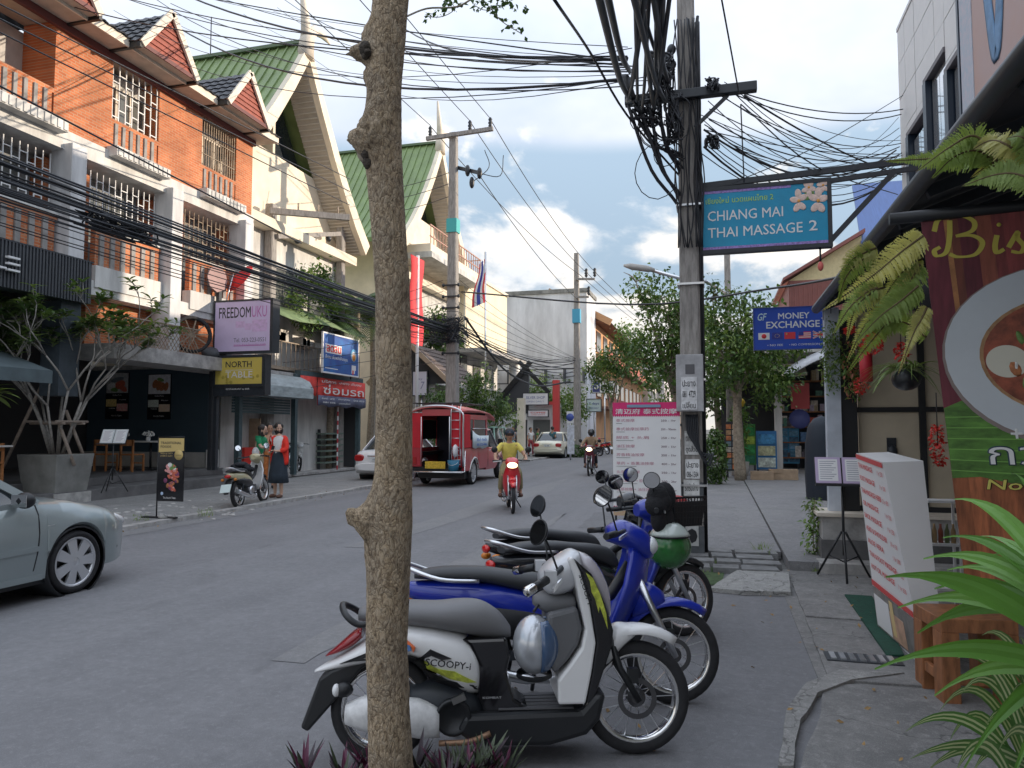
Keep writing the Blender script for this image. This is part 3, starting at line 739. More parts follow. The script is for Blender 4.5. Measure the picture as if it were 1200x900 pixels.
MB().bar((-15.3,26.9,7.55),(-15.3,24.4,8.95),.08,.28).build('barge_board', MATS['olive_trim'], ht)
b = MB(); b.box(-15.6,-14.3,21.0+0,21.06,0.95,1.95)
tag(b.build('cardboard', mat('cardboard',(.30,.22,.15),.85,var=.2,scale=5)), 'large flat brown cardboard sheet propped inside the workshop', 'cardboard')
cr = thing('red_crate', 'bright red plastic crate stack in front of the cardboard', 'crate', (-14.6,20.6,0.08))
for k in range(3): MB().box(-15.0,-14.35,20.3,20.85,.09+k*.32,.38+k*.32).build('crate', mat('red_plastic',(.55,.03,.02),.5), cr, bevel=.02)
tw = thing('scrap_wheel', 'dark maroon wheel rim leaning on scrap in the workshop mouth', 'wheel', (-15.4,20.2,.08))
b = MB(); b.lathe((-15.35,20.1,.5),(.3,-1,.15),[(-.1,.3),(-.1,.42),(.1,.42),(.1,.3),(-.1,.3)],20); b.build('tyre', mat('maroon_tyre',(.07,.015,.025),.6), tw)
b = MB(); b.lathe((-15.35,20.1,.5),(.3,-1,.15),[(0,.0),(0.02,.3)],14); b.build('rim', M_rust, tw)
sh = thing('shelf_rack', 'low slatted grey green rack at the right end of the workshop', 'shelf', (-14.5,26.2,.08))
for k in range(6): MB().box(-14.9,-14.3,25.2,26.6,.3+k*.22,.36+k*.22).build('slat', mat('rack_green',(.14,.18,.15),.7), sh)
for y in (25.25,26.55): MB().box(-14.65,-14.55,y-.03,y+.03,.08,1.6).build('post', M_dkmetal, sh)
# ------------------------------------------------------------------ the two green gabled halls
def gable_hall(label, oy, oz, group, right_only=False):
 Xg = -14.0; t = thing('gabled_hall', label, 'building', (Xg, 23.4+oy, 0), 0, group)
 yc = 22.85+oy; za = 15.42+oz
 prof = [(0,0),(1.0,1.55),(2.1,3.1),(3.0,4.25),(3.9,5.25),(4.9,6.2)]
 def edge(sg, off=0.0, drop=0.0): return [(yc+sg*(p[0]), za-p[1]-drop) for p in prof]
 XB = -24.0; KB = .93
 for sg in (-1, 1):
  e = edge(sg)
  mb = MB(); e2 = edge(sg, drop=0.22)
  mb.loft([[(x,y,z) for (y,z) in e]+[(x,y,z) for (y,z) in reversed(e2)] for x in (Xg-0.06, XB)], smooth=False)
  rf_ = mb.build('roof', M_greenroof, t)
  sm = MB(); x = Xg-0.3
  while x > XB:
   pts = [(x,y+sg*.02,z+.02) for (y,z) in e]
   for a, c in zip(pts, pts[1:]): sm.bar(a, c, .05, .05)
   x -= 0.38
  sm.build('seam', M_greenroof, rf_)
  inner = [(yc+sg*p[0]*KB, za-.65-p[1]*0.97) for p in prof]
  out = edge(sg)
  mb = MB(); mb.loft([[(x,y,z) for (y,z) in out]+[(x,y,z) for (y,z) in reversed(inner)] for x in (Xg+0.18, Xg-0.05)], smooth=False)
  mb.build('barge_board', M_cream, t)
  X2 = Xg-.95
  mb = MB(); A = [(Xg-.051,y,z) for y,z in inner]; Bp = [(X2,y-sg*0.02,z-.02) for y,z in inner]
  mb.add(A+Bp, [(i,i+1,len(A)+i+1,len(A)+i) for i in range(len(A)-1)]); mb.build('soffit', mat('soffit_grey',(.36,.33,.29),.8,var=.15,scale=2), t)
  sl_ = MB(); nseg = 46
  for k in range(nseg):
   u = k/nseg*(len(inner)-1); i = int(u); f = u-i
   y = inner[i][0]+(inner[i+1][0]-inner[i][0])*f; z = inner[i][1]+(inner[i+1][1]-inner[i][1])*f
   sl_.bar((Xg-.06,y-sg*.03,z-.03),(X2,y-sg*.03,z-.03),.03,.05)
  sl_.build('soffit_slats', mat('soffit_slat',(.40,.37,.32),.8), t)
 inner = lambda sg: [(yc+sg*p[0]*KB, za-.65-p[1]*0.97) for p in prof]
 poly = [(y,z) for y,z in inner(-1)][::-1]+[(y,z) for y,z in inner(1)][1:]
 cut = za-4.1
 ylim = 0.62*2.0
 lower = [(y,z) for y,z in poly if z < cut+0.05]
 L_ = [p for p in inner(-1) if p[1] < cut and p[0] > yc-3.35]; R_ = [p for p in inner(1) if p[1] < cut]
 yl = yc-KB*2.46-.02; yr = yc+KB*2.46+.02
 pw = [(yc-3.34,0.0),(R_[-1][0]+.3,0.0)]+R_[::-1]+[(yr,cut),(yl,cut)]+L_+[(yc-3.34,L_[-1][1]-.4)]
 MB().prism(pw,(0,0,0),(0,1,0),(0,0,1),XB,X2).build('wall', M_cream, t)
 MB().prism([(yl,cut-.1),(yr,cut-.1),(yc,za-.7)],(0,0,0),(0,1,0),(0,0,1),X2-.6,X2-.5).build('gable_window', M_glass, t)
 MB().box(X2-.5,X2+.06,yc-.55,yc-.42,cut-.02,cut+1.55).build('mullion', M_cream, t)
 f = MB(); f.tube([(Xg+.05,yc-.1,za-.6),(Xg+.05,yc+.05,za+.3),(Xg+.05,yc+.5,za+.75),(Xg+.05,yc+1.1,za+.85),(Xg+.05,yc+1.6,za+.80)],[.30,.26,.18,.12,.03],8)
 f.build('finial', M_trim, t)
 f = MB(); f.tube([(Xg+.05,yc+.1,za-.6),(Xg+.05,yc-.15,za+.9),(Xg+.05,yc-.45,za+2.1)],[.24,.16,.05],8); f.build('finial', M_trim, t)
 f = MB(); f.tube([(Xg-4,yc,za),(Xg-4,yc,za+1.6)],.02,5); f.tube([(Xg-8,yc,za),(Xg-8,yc,za+1.6)],.02,5); f.build('mast', M_dkmetal, t)
 f = MB(); f.bar((Xg-.05,yc,za+.03),(XB,yc,za+.03),.34,.12); f.build('ridge_cap', mat('dark_ridge',(.09,.13,.07),.5), t)
 MB().box(XB+.02,X2+.25,yc-3.3,yc+4.4,0,8.3+oz*.4).build('lower_wall', M_whitewall, t)
 MB().box(X2+.2,X2+.75,yc-3.4,yc+4.5,8.31+oz*.4,8.65+oz*.4).build('cornice', M_cream, t)
 for k in range(3): win(t, X2+.26, yc-3.4+k*2.5, yc-2.0+k*2.5, 5.6, 7.2, 2)
 return t
gable_hall('nearer cream hall with steep green roof and curled horn finial beside the brick shophouse', 0, 0, None)
h2 = gable_hall('farther cream hall with steep green roof, balcony railing and red banner below', 13.3, 1.4, None)
b = MB(); b.box(-15.7,-13.2,33.0,41.0,10.2,10.6); b.build('balcony', M_cream, h2)
b = MB()
for i in range(20):
 y = 33.1+i*.41; b.box(-13.26,-13.22,y-.015,y+.015,10.6,11.5)
for z in (10.95,11.5): b.box(-13.27,-13.21,33,41,z,z+.05)
for i in range(7): b.box(-15.6+i*.36,-15.57+i*.36,40.96,40.99,10.6,11.5)
b.box(-15.7,-13.26,40.95,41,11.5,11.55); b.build('railing', mat('pink_rail',(.35,.20,.16),.6), h2)
MB().box(-15.7,-13.1,32.9,41.1,9.9,10.19).build('balcony_fascia', M_whitewall, h2)
# ------------------------------------------------------------------ cream block with grey neighbours farther on
cb_ = thing('cream_block', 'cream upper storey block with round white column underneath, left of the grey building', 'building', (-15,45,0))
MB().box(-24,-14.0,40.2,49.3,6.3,10.8).build('upper_wall', mat('warm_cream',(.62,.54,.40),.85,var=.1,scale=1.0), cb_)
MB().box(-24,-14.6,40.4,49.0,0,6.28).build('lower_wall', M_whitewall, cb_)
MB().box(-24.1,-13.9,40.1,49.4,10.81,11.0).build('parapet_cap', M_trim, cb_)
for y, z, w in ((41.2,5.0,1.2),(43.6,4.5,1.5),(46.4,4.8,1.5),(44.5,1.6,1.6)): win(cb_,-14.6,y,y+w,z-.1,z+1.1,2,M_inner)
for y in (48.4,): MB().lathe((-13.2,y,0),(0,0,1),[(0,.42),(6.1,.38)],16).build('column', M_white, cb_)
MB().box(-14.6,-12.6,40.2,49.3,6.05,6.28).build('soffit', M_conc, cb_)
gb = thing('grey_block', 'plain weathered grey white building end wall across the far left of the road', 'building', (-12,55,0))
M_gb = mat('streaked_grey',(.52,.53,.55),.85,var=.28,scale=.8,bump=.1,stretch=(1,1,.25))
MB().box(-22,-9.0,53,57,0,11.6).build('wall', M_gb, gb)
MB().box(-22.1,-8.9,52.9,57.1,11.61,11.9).build('parapet_cap', mat('mossy_cap',(.18,.18,.17),.9,var=.4,scale=2), gb)
for (x,z) in ((-15.6,8.0),(-15.6,3.6),(-17.5,3.6)):
 f = MB().box(x-.5,x+.5,52.92,53.0,z-.75,z+.75).build('window', M_inner, gb); MB().box(x-.42,x+.42,52.9,52.918,z-.67,z+.67).build('pane', M_pane, gb)
b = MB(); b.box(-16.3,-9.2,52.2,52.28,4.9,4.98); b.box(-16.3,-9.2,52.2,52.28,5.9,5.96)
for i in range(6): b.box(-16.2+i*1.4,-16.15+i*1.4,52.2,53,4.9,5.95)
b.build('rail', M_dkmetal, gb)
og = thing('orange_house', 'orange and timber gabled old building with balconies far up the street', 'building', (-9,80,0))
M_og = mat('orange_render',(.50,.28,.14),.85,var=.25,scale=.7)
M_ogroof = mat('brown_roof',(.15,.07,.045),.7,var=.25,scale=1.5)
MB().box(-19,-9.2,57.5,97,0,10.4).build('wall', M_og, og)
MB().prism([(-19.6,10.4),(-7.9,10.0),(-12.8,12.6)],(0,0,0),(1,0,0),(0,0,1),-98,-57.2).build('roof', M_ogroof, og)
MB().bar((-7.8,57.15,9.9),(-12.8,57.15,12.6),.25,.5).build('barge_board', mat('tan_board',(.36,.2,.1),.7), og)
for k in range(10):
 for z in (4.2,7.8): win(og,-9.2,58.5+k*3.8,60.8+k*3.8,z,z+1.7,2,mat('brown_frame',(.12,.05,.03),.7))
for z in (3.4,7.2): 
 MB().box(-9.2,-8.2,58,97,z-.2,z).build('balcony', M_ogroof, og)
 MB().box(-8.25,-8.18,58,97,z+.05,z+.75).build('railing', mat('red_wood',(.28,.07,.05),.7), og)
for k,(xx,y0,y1,h,col) in enumerate(((-8.6,98,112,9,(.5,.47,.42)),(-7.5,113,130,12,(.42,.40,.42)),(-5.5,131,150,10,(.55,.45,.35)),(-3,152,175,13,(.4,.4,.42)))):
 t = thing('far_building', ('low pale shop block','tall grey block','tan block','last grey block')[k]+' far down the left side of the street', 'building', (xx-6,(y0+y1)/2,0))
 MB().box(xx-12,xx,y0,y1,0,h).build('wall', mat('far_wall%d'%k,col,.85,var=.2,scale=.5), t)
 for i in range(3):
  for z in range(3, int(h)-1, 3): win(t,xx,y0+1+i*4,y0+3+i*4,z,z+1.6,2)
lh = thing('brown_roof_house', 'small house with brown tiled gable roof behind the red songthaew', 'building', (-12,33,0))
MB().box(-15,-12.0,30.6,34.6,0.05,3.6).build('wall', M_greywall, lh)
tiled_slope((-11.2,30.2,3.7),(0,4.8,0),(-1.9,0,1.7),18,7,.04,.04).build('roof', mat('brown_tile',(.10,.075,.065),.7,var=.3,scale=3), lh)
tiled_slope((-15.0,30.2,3.7),(0,4.8,0),(1.9,0,1.7),18,7,.04,.04).build('roof', MATS['brown_tile'], lh)
for sg in (-1,1): MB().bar((-13.1+sg*1.95,30.15,3.62),(-13.1,30.15,5.42),.08,.2).build('barge_board', mat('pale_wood',(.36,.27,.19),.7), lh)
MB().prism([(-15,3.6),(-11.25,3.6),(-13.1,5.25)],(0,0,0),(1,0,0),(0,0,1),-30.6,-30.5).build('gable', M_inner, lh)
ks = thing('kiosk_shop', 'small white shop with crossed black gable boards and red pillar', 'shop', (-11,46,0))
MB().box(-13.6,-9.9,46.0,50,0.05,3.3).build('wall', M_white, ks)
MB().box(-12.6,-11.7,45.95,46.0,.1,2.2).build('doorway', M_inner, ks)
MB().box(-11.3,-10.2,45.95,46.0,.7,2.2).build('window', M_pane, ks)
MB().bar((-14.2,45.7,2.7),(-11.4,45.7,5.9),.12,.30).build('gable_board', M_black, ks)
MB().bar((-10.2,45.8,3.9),(-12.2,45.8,5.95),.12,.26).build('gable_board', M_black, ks)
MB().prism([(-14.2,2.6),(-11.6,2.6),(-11.6,5.6)],(0,0,0),(1,0,0),(0,0,1),-46.2,-45.9).build('gable', M_inner, ks)
MB().box(-9.95,-9.55,45.6,46.0,.05,4.7).build('pillar', mat('red_pillar',(.45,.05,.05),.6), ks)
MB().box(-11.2,-9.95,45.7,45.9,3.15,3.35).build('lintel', mat('red_pillar',(.45,.05,.05),.6), ks)
# ------------------------------------------------------------------ right side buildings
M_panel = mat('grey_cladding_panel', (0.56,0.55,0.54), 0.5, var=.07, scale=2)
M_navyfr = mat('navy_frame', (0.012,0.020,0.035), 0.35)
M_mirror = mat('mirror_glass', (0.62,0.66,0.70), 0.08, 0.85)
tb = thing('tiled_building', 'tall pale grey panel clad building with stepped navy framed windows at the right edge', 'building', (3.0,8,0))
XT, YE, ZT = 3.0, 13.22, 8.2
MB().box(XT+.36,14,-14,YE-.04,0,ZT-.05).build('core', M_greywall, tb)
wins = [(11.73,12.78,4.0,6.3),(10.73,11.73,4.0,6.68),(9.72,10.73,4.0,6.36)]
me = None; random.seed(9)
pw_, ph_ = 1.02, 0.585
z = ZT
rowi = 0
def in_win(y0,y1,z0,z1):
 return any(y0 < b-.05 and y1 > a+.05 and z0 < d-.02 and z1 > c+.02 for a,b,c,d in wins)
while z > 3.0:
 y = YE
 while y > 2.0:
  y0, y1, z0, z1 = y-pw_, y, z-ph_, z
  segs = [(z0,z1)]
  yy = [(y0,y1)]
  blocks = [w for w in wins if y0 < w[1]-.02 and y1 > w[0]+.02]
  parts = []
  if not blocks: parts = [(y0,y1,z0,z1)]
  else:
   cuts = sorted({y0,y1}|{v for w in blocks for v in (w[0],w[1]) if y0 < v < y1})
   for a, c in zip(cuts, cuts[1:]):
    m_ = [w for w in wins if w[0]-.01 <= a and c <= w[1]+.01]
    zl = max([w[3] for w in m_], default=-1)
    if zl < z1-.03: parts.append((a,c,max(z0,zl),z1))
  for (a,c,d,e) in parts:
   if c-a > .04 and e-d > .04:
    o = MB().box(XT+rnd(0,.006),XT+.055,a+.007,c-.007,d+.007,e-.007).build('panel', M_panel, tb)
  y -= pw_
 z -= ph_; rowi += 1
MB().box(XT+.02,XT+.5,YE-.04,YE-.005,0,ZT).build('corner_trim', M_panel, tb)
MB().box(XT-.01,XT+.6,-14,YE+.01,ZT,ZT+.06).build('parapet_cap', M_panel, tb)
for i,(a,c,d,e) in enumerate(wins):
 w = MB().box(XT+.10,XT+.14,a,c,d,e).build('window', M_navyfr, tb)
 MB().box(XT-.02,XT+.099,a,c,e-.07,e-.002).build('head_frame', mat('mauve_reveal',(.13,.12,.13),.6), w)
 MB().box(XT-.03,XT+.099,c-.16,c,d,e-.072).build('jamb', M_navyfr, w)
 MB().box(XT+.03,XT+.099,a+.005,a+.08,d,e-.072).build('jamb', M_navyfr, w)
 n = 2
 for k in range(n):
  y0 = a+.09+(c-a-.27)*k/n; y1 = a+.09+(c-a-.27)*(k+1)/n-.02
  MB().box(XT+.05,XT+.09,y0,y1,d,e-.12 if i else e-.2).build('pane', M_mirror, w)
gbn = thing('facade_banner', 'large faded pink banner with blue brush lettering on the tiled building', 'banner', (2.9,8,3.3))
MB().box(2.86,2.93,6.0,9.62,3.6,8.4).build('cloth', mat('faded_pink',(.42,.29,.255),.8,var=.18,scale=.8,col2=(.40,.32,.32)), gbn)
MB().box(2.85,2.859,9.2,9.60,3.62,8.38).build('patterned_strip', mat('floral_strip',(.33,.40,.46),.8,var=.5,scale=14,col2=(.46,.42,.46)), gbn)
MB().box(2.84,2.95,9.62,9.68,3.6,8.4).build('edge_frame', M_navyfr, gbn)
b = MB(); s = [(9.0,8.4),(8.95,7.6),(8.75,6.5),(8.6,5.7),(8.5,5.5),(8.4,5.8),(8.25,6.7),(8.15,7.6),(8.0,8.3),(7.9,7.4),(7.7,6.2)]
b.tube(catmull([(2.855,y,z) for y,z in s],4),.11,6); 
for i,v in enumerate(b.v): b.v[i] = (2.853+(v[0]-2.855)*.04,v[1],v[2])
b.build('lettering', mat('dusty_blue',(.14,.24,.38),.8,var=.2,scale=6), gbn)
M_roofdk = mat('dark_awning', (0.018,0.022,0.028), 0.6, var=.4, scale=6)
M_beige = mat('beige_board', (0.42,0.36,0.27), 0.7, var=.1, scale=2)
msx = thing('massage_shop', 'massage shop with beige black framed front and dark pitched eave tube', 'shop', (2.2,9.6,0))
b = MB(); b.add([(1.20,-2.0,3.10),(1.20,9.55,3.10),(3.0,9.55,3.75),(3.0,-2.0,3.75),(1.20,-2.0,3.06),(1.20,9.55,3.06),(3.0,9.55,3.71),(3.0,-2.0,3.71)],[(0,1,2,3),(7,6,5,4),(0,4,5,1),(1,5,6,2),(2,6,7,3),(3,7,4,0)])
aw_ = b.build('awning', M_roofdk, msx)
b = MB()
for i in range(16): 
 y = -1.6+i*.72; b.bar((1.24,y,3.02),(2.98,y,3.65),.05,.07)
b.build('rafter', M_roofdk, aw_)
b = MB(); b.tube([(1.19,-2,3.06),(1.19,9.6,3.06)],.055,10); b.build('eave_tube', M_dkmetal, aw_)
lw = MB(); lw.box(1.14,2.99,9.25,9.8,0.0,.33); lwo = lw.build('low_wall', M_deck, msx)
MB().box(1.16,2.99,9.27,9.8,.331,.60).build('low_wall', M_conc, msx)
MB().box(1.10,2.99,9.20,9.85,.601,.64).build('wall_cap', M_trim, msx)
MB().box(1.08,3.0,8.9,9.24,0.0,.12).build('step', M_conc, msx)
MB().box(1.26,1.42,9.45,9.6,.641,3.05).build('post', mat('pale_blue_post',(.40,.43,.48),.6,var=.15,scale=4), msx)
MB().box(1.43,1.60,9.5,9.62,.641,3.02).build('post', M_black, msx)
XS = [1.60, 2.32, 2.99]
for i in range(2):
 for (z0,z1) in ((.70,1.80),(1.86,3.0)):
  MB().box(XS[i]+.03,XS[i+1]-.03,9.62,9.66,z0,z1).build('wall_panel', M_beige, msx)
for x in XS[1:]: MB().box(x-.04,x+.03,9.58,9.67,.641,3.02).build('frame', M_black, msx)
for z in (.67,1.83): MB().box(1.601,2.99,9.585,9.665,z-.03,z+.03).build('frame', M_black, msx)
b = MB(); b.ell((1.98,9.58,1.33),.06,.05,.09,8,6); b.box(1.93,2.03,9.6,9.62,1.2,1.5); b.build('wall_lamp', M_dkmetal, msx)
MB().box(1.6,2.99,9.8,9.9,.64,3.7).build('wall_core', M_inner, msx)
sv = thing('souvenir_shop', 'open souvenir shop with crowded dim shelves at the end of the right pavement', 'shop', (3.5,29,.1))
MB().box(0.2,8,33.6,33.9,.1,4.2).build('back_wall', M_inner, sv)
MB().box(6.5,8,27,33.6,.1,4.2).build('side_wall', M_greywall, sv)
MB().box(0.0,8,26.6,33.9,4.2,4.5).build('ceiling', M_greywall, sv)
for x in (2.05,4.1): MB().box(x-.12,x+.12,27.0,27.25,.1,4.2).build('post', M_whitewall, sv)
MB().box(2.2,6.4,30.5,30.6,.1,4.1).build('shelf_back', mat('shelf_dark',(.035,.04,.05),.7), sv)
random.seed(31)
for k in range(6):
 MB().box(2.2,6.4,29.9,30.5,.5+k*.58,.54+k*.58).build('shelf', M_wood, sv)
gc = [(.42,.09,.06),(.10,.20,.36),(.42,.38,.32),(.32,.26,.16),(.10,.24,.18),(.35,.30,.38),(.08,.08,.1),(.5,.48,.45)]
for q,c in enumerate(gc):
 b = MB()
 for i in range(16):
  x = rnd(2.25,6.3); k = random.randint(0,5); h = rnd(.15,.45); w = rnd(.08,.24)
  b.box(x,x+w,29.92+rnd(0,.2),30.3,.545+k*.58,.545+k*.58+h)
 tag(b.build('goods', mat('goods%d'%q,c,.6,var=.4,scale=12), sv), kind='stuff')
MB().box(2.5,3.1,27.3,27.36,2.3,3.2).build('red_sign', mat('shop_red',(.33,.05,.05),.6), sv)
b = MB(); b.lathe((2.75,27.2,1.95),(0,-1,.2),[(0,0),(.0,.34),(.03,.34),(.05,.0)],16); b.build('round_plate', mat('blue_plate',(.05,.06,.18),.5), sv)
aw2 = MB(); secs=[]
for i in range(7):
 x = .2+i*.45; secs.append([(x,27.0,3.9),(x,26.0,3.45+.08*math.sin(i)),(x,26.0,3.40+.08*math.sin(i)),(x,27.0,3.86)])
aw2.loft(secs); aw2.build('awning', mat('tan_awning',(.30,.27,.2),.8,var=.3,scale=3), sv)
gawn = MB(); secs=[]
for i in range(9):
 t = i/8; secs.append([(2.2+1.9*t,26.5,3.6+.75*math.sin(t*PI*.5)),(2.2+1.9*t,25.4,3.3+.75*math.sin(t*PI*.5)),(2.2+1.9*t,25.4,3.26+.75*math.sin(t*PI*.5)),(2.2+1.9*t,26.5,3.56+.75*math.sin(t*PI*.5))])
gawn.loft(secs); gawn.build('folded_cover', mat('grey_cover',(.33,.34,.36),.7,var=.2), sv)
def rack(px0, px1, py0, py1, cols, label, frame):
 p = G((px0+px1)/2, py1, .11); Y = p.y
 a = AY(px0,py0,Y); c = AY(px1,py0,Y); t = thing('display_rack', label, 'rack', (p.x,Y,.11), 0, None)
 w = c.x-a.x; h = a.z-.11
 MB().box(a.x,c.x,Y,Y+.08,.30,a.z).build('board', frame, t)
 for x in (a.x+.04,c.x-.04): MB().box(x-.03,x+.03,Y-.05,Y+.2,.11,.30).build('foot', M_dkmetal, t)
 nr, nc = cols
 random.seed(int(px0))
 for i in range(nc):
  for j in range(nr):
   col = random.choice(RACKC[int(px0)])
   MB().box(a.x+w*(i+.08)/nc,a.x+w*(i+.92)/nc,Y-.03,Y-.002,.34+(h-.3)*(j+.08)/nr,.34+(h-.3)*(j+.9)/nr).build('card', mat('card_%d_%d_%d'%tuple(int(v*100) for v in col),col,.6,var=.5,scale=9), t)
RACKC = {850:[(.45,.16,.07),(.08,.09,.1),(.35,.22,.12),(.12,.17,.2),(.42,.38,.33)], 871:[(.03,.22,.06),(.08,.30,.08),(.02,.14,.07),(.25,.35,.05)],
   886:[(.05,.20,.38),(.45,.50,.45),(.08,.30,.45),(.40,.40,.25)], 911:[(.14,.28,.42),(.10,.24,.36),(.25,.42,.5),(.05,.12,.2)]}
rack(850,871,494,559,(8,3),'tall postcard rack with orange and dark cards, leftmost of the stands before the souvenir shop',M_dkmetal)
rack(871,885,497,551,(4,1),'narrow green display stand between the postcard rack and the blue poster stand',mat('green_stand',(.05,.2,.05),.6))
rack(886,910,505,557,(3,1),'blue poster stand with pale landscape pictures before the souvenir shop',mat('blue_stand',(.03,.14,.32),.6))
rack(911,936,494,549,(6,2),'tall light blue map stand, rightmost of the stands before the souvenir shop',mat('sky_stand',(.05,.22,.38),.6))
for k,(px,py,s) in enumerate(((893,562,.32),(918,562,.4))):
 p = G(px,py,.11); t = thing('cardboard_box', ('open','closed')[k]+' brown cardboard box on the pavement below the blue stands', 'box', p)
 MB().box(p.x-s,p.x+s,p.y-.2,p.y+.2,.112,.112+s*.75).build('body', MATS['cardboard'], t)
 MB().box(p.x-s*.9,p.x-.01,p.y-.22,p.y-.2,.112+s*.5,.112+s*.8).build('flap', MATS['cardboard'], t)
cv = MB(); p = G(965,585,.11)
cv.lathe((p.x,p.y,.11),(0,0,1),[(0,.34),(.5,.36),(1.2,.34),(1.55,.28),(1.72,.16),(1.78,0)],14)
tag(cv.build('covered_stand', mat('navy_cover',(.012,.018,.028),.7)), 'dark navy fabric covered stand beside the pale shop post', 'covered stand')
mh = thing('maroon_house', 'maroon corrugated wall house with blue metal roof and cream gable', 'building', (6,40,0))
M_mar = mat('maroon_sheet', (.20,.075,.065), .65, var=.12, scale=2)
a = AY(930,372,40); c = AY(1010,300,40)
MB().box(a.x-.2,a.x+3.3,40,48,0.1,9.2).build('wall', M_mar, mh)
b = MB(); x = a.x-.15
while x < a.x+3.2: b.box(x,x+.06,39.95,40,0.2,9.1); x += .22
b.build('rib', M_mar, mh)
MB().box(a.x+3.31,a.x+12,40.2,48,0.1,9.6).build('wall', mat('butter_wall',(.52,.44,.25),.8,var=.1), mh)
MB().box(a.x+4.6,a.x+5.4,40.14,40.2,6.6,7.8).build('window', M_pane, mh)
MB().add([(a.x-.5,39.6,9.3),(a.x+3.4,39.6,11.6),(a.x+3.4,48,11.6),(a.x-.5,48,9.3),(a.x-.5,39.6,9.15),(a.x+3.4,39.6,11.4),(a.x+3.4,48,11.4),(a.x-.5,48,9.15)],[(0,1,2,3),(7,6,5,4),(0,4,5,1),(2,6,7,3),(1,5,6,2),(3,7,4,0)]).build('gable_roof', M_mar, mh)
MB().prism([(a.x-.2,9.2),(a.x+3.3,9.2),(a.x+3.3,11.4)],(0,0,0),(1,0,0),(0,0,1),-41,-40.05).build('gable', mat('butter_wall',(.52,.44,.25),.8), mh)
MB().add([(a.x+3.2,39.4,10.4),(a.x+13,39.4,10.4),(a.x+13,44,15.2),(a.x+3.6,44,15.2),(a.x+3.2,39.4,10.2),(a.x+13,39.4,10.2),(a.x+13,44,15.0),(a.x+3.6,44,15.0)],[(0,1,2,3),(7,6,5,4),(0,4,5,1),(1,5,6,2),(2,6,7,3),(3,7,4,0)]).build('roof', mat('blue_roof',(.07,.12,.28),.5,var=.15,scale=3,stretch=(6,.3,.3)), mh)
MB().box(a.x+3.1,a.x+13,39.3,39.45,10.0,10.42).build('fascia', M_purl, mh)
for k,(x0,x1,y0,y1,h,c) in enumerate(((8.5,22,13.5,24,13.5,(.44,.42,.38)),(8.5,22,24.2,39,10.4,(.40,.40,.40)),(4.5,14,49,62,9.5,(.45,.40,.36)),(6.5,16,63,84,11,(.40,.42,.44)),(10,22,85,120,12,(.50,.44,.36)))):  # first two are unseen blocks, added and sized to shade street and left facades
 t = thing('row_building', ('unseen tall cream block added for shade behind the massage shop','unseen grey block added for shade behind the souvenir shop','tan two storey row building','grey row building','pale row building')[k]+' behind the right roadside trees', 'building', (x0,y0,0))
 MB().box(x0,x1,y0,y1,0,h).build('wall', mat('row_wall%d'%k,c,.85,var=.2,scale=.7), t)
 for i in range(4):
  for z in (4.5,7.4): win(t,x0-.06,y0+1+i*3,y0+2.6+i*3,z,z+1.5,2,d=.02)
# ------------------------------------------------------------------ poles and wires
def insulator(parent, p, s=1.0, up=True):
 MB().lathe(p,(0,0,1 if up else -1),[(0,.02),(.05*s,.05*s),(.08*s,.03*s),(.12*s,.055*s),(.16*s,.03*s),(.20*s,.05*s),(.25*s,.02*s)],8).build('insulator', M_dkmetal, parent)
def pole(label, x, y, h, w0, w1, cat='utility pole', name='utility_pole', m=None):
 t = thing(name, label, cat, (x,y,0))
 b = MB(); b.loft([[(x+sx*w/2,y+sy*w/2,z) for sx,sy in ((-1,-.8),(-.8,-1),(.8,-1),(1,-.8),(1,.8),(.8,1),(-.8,1),(-1,.8))] for z,w in ((-.02,w0),(h,w1))], smooth=False)
 b.build('shaft', m or M_concp, t); return t
PN = G(813,655); PN = Vector((PN.x, PN.y, 0))
p1 = pole('tall weathered concrete pole with meter box and stickers at the right pavement edge', PN.x, PN.y, 9.0, .27, .20)
za = AY(810,118,PN.y).z
L_ = AY(733,120,PN.y-.14); R_ = AY(887,116,PN.y-.14)
MB().bar((L_.x,PN.y-.19,za),(R_.x,PN.y-.19,za),.11,.12).build('crossarm', M_dkmetal, p1, bevel=.01)
MB().bar((PN.x+.1,PN.y-.17,za-.42),(PN.x+.5,PN.y-.17,za-.06),.04).build('brace', M_dkmetal, p1)
for x in (L_.x+.06,): insulator(p1,(x,PN.y-.19,za+.06),1.0)
for z in (6.45,6.25): MB().ell((PN.x-.18,PN.y-.12,z),.06,.06,.07,8,6).build('insulator', M_dkmetal, p1)
for i,(dx,r) in enumerate(((.132,.020),(.160,.014))): MB().tube([(PN.x+dx,PN.y-.05,0),(PN.x+dx,PN.y-.05,za+1.0)],r,8).build('riser_pipe', M_black, p1)
for z in (.9,2.2,3.4,4.4): MB().box(PN.x-.15,PN.x+.18,PN.y-.155,PN.y+.15,z,z+.025).build('strap', M_steel, p1)
b = MB(); random.seed(4)
for i in range(16):
 x = PN.x+rnd(-.13,.17); pts = []
 for k in range(8):
  z = 6.8-k*.42; pts.append((x+rnd(-.04,.04),PN.y-.15-rnd(0,.06),z))
 b.tube(catmull(pts,3),.008,4)
tag(b.build('down_wires', M_cable, p1), kind='stuff')
mbx = PN.y-.16
a = AY(792,416,mbx-.1); c = AY(825,482,mbx-.1)
MB().box(a.x,c.x,mbx-.14,mbx+.0,c.z,a.z).build('meter_box', mat('grey_box',(.30,.30,.31),.6,var=.25,scale=7,bump=.1), p1, bevel=.008)
a2 = AY(803,427,mbx-.15); c2 = AY(814,438,mbx-.15)
MB().box(a2.x,c2.x,mbx-.145,mbx-.139,c2.z,a2.z).build('meter_window', mat('slate',(.07,.07,.08),.3), p1)
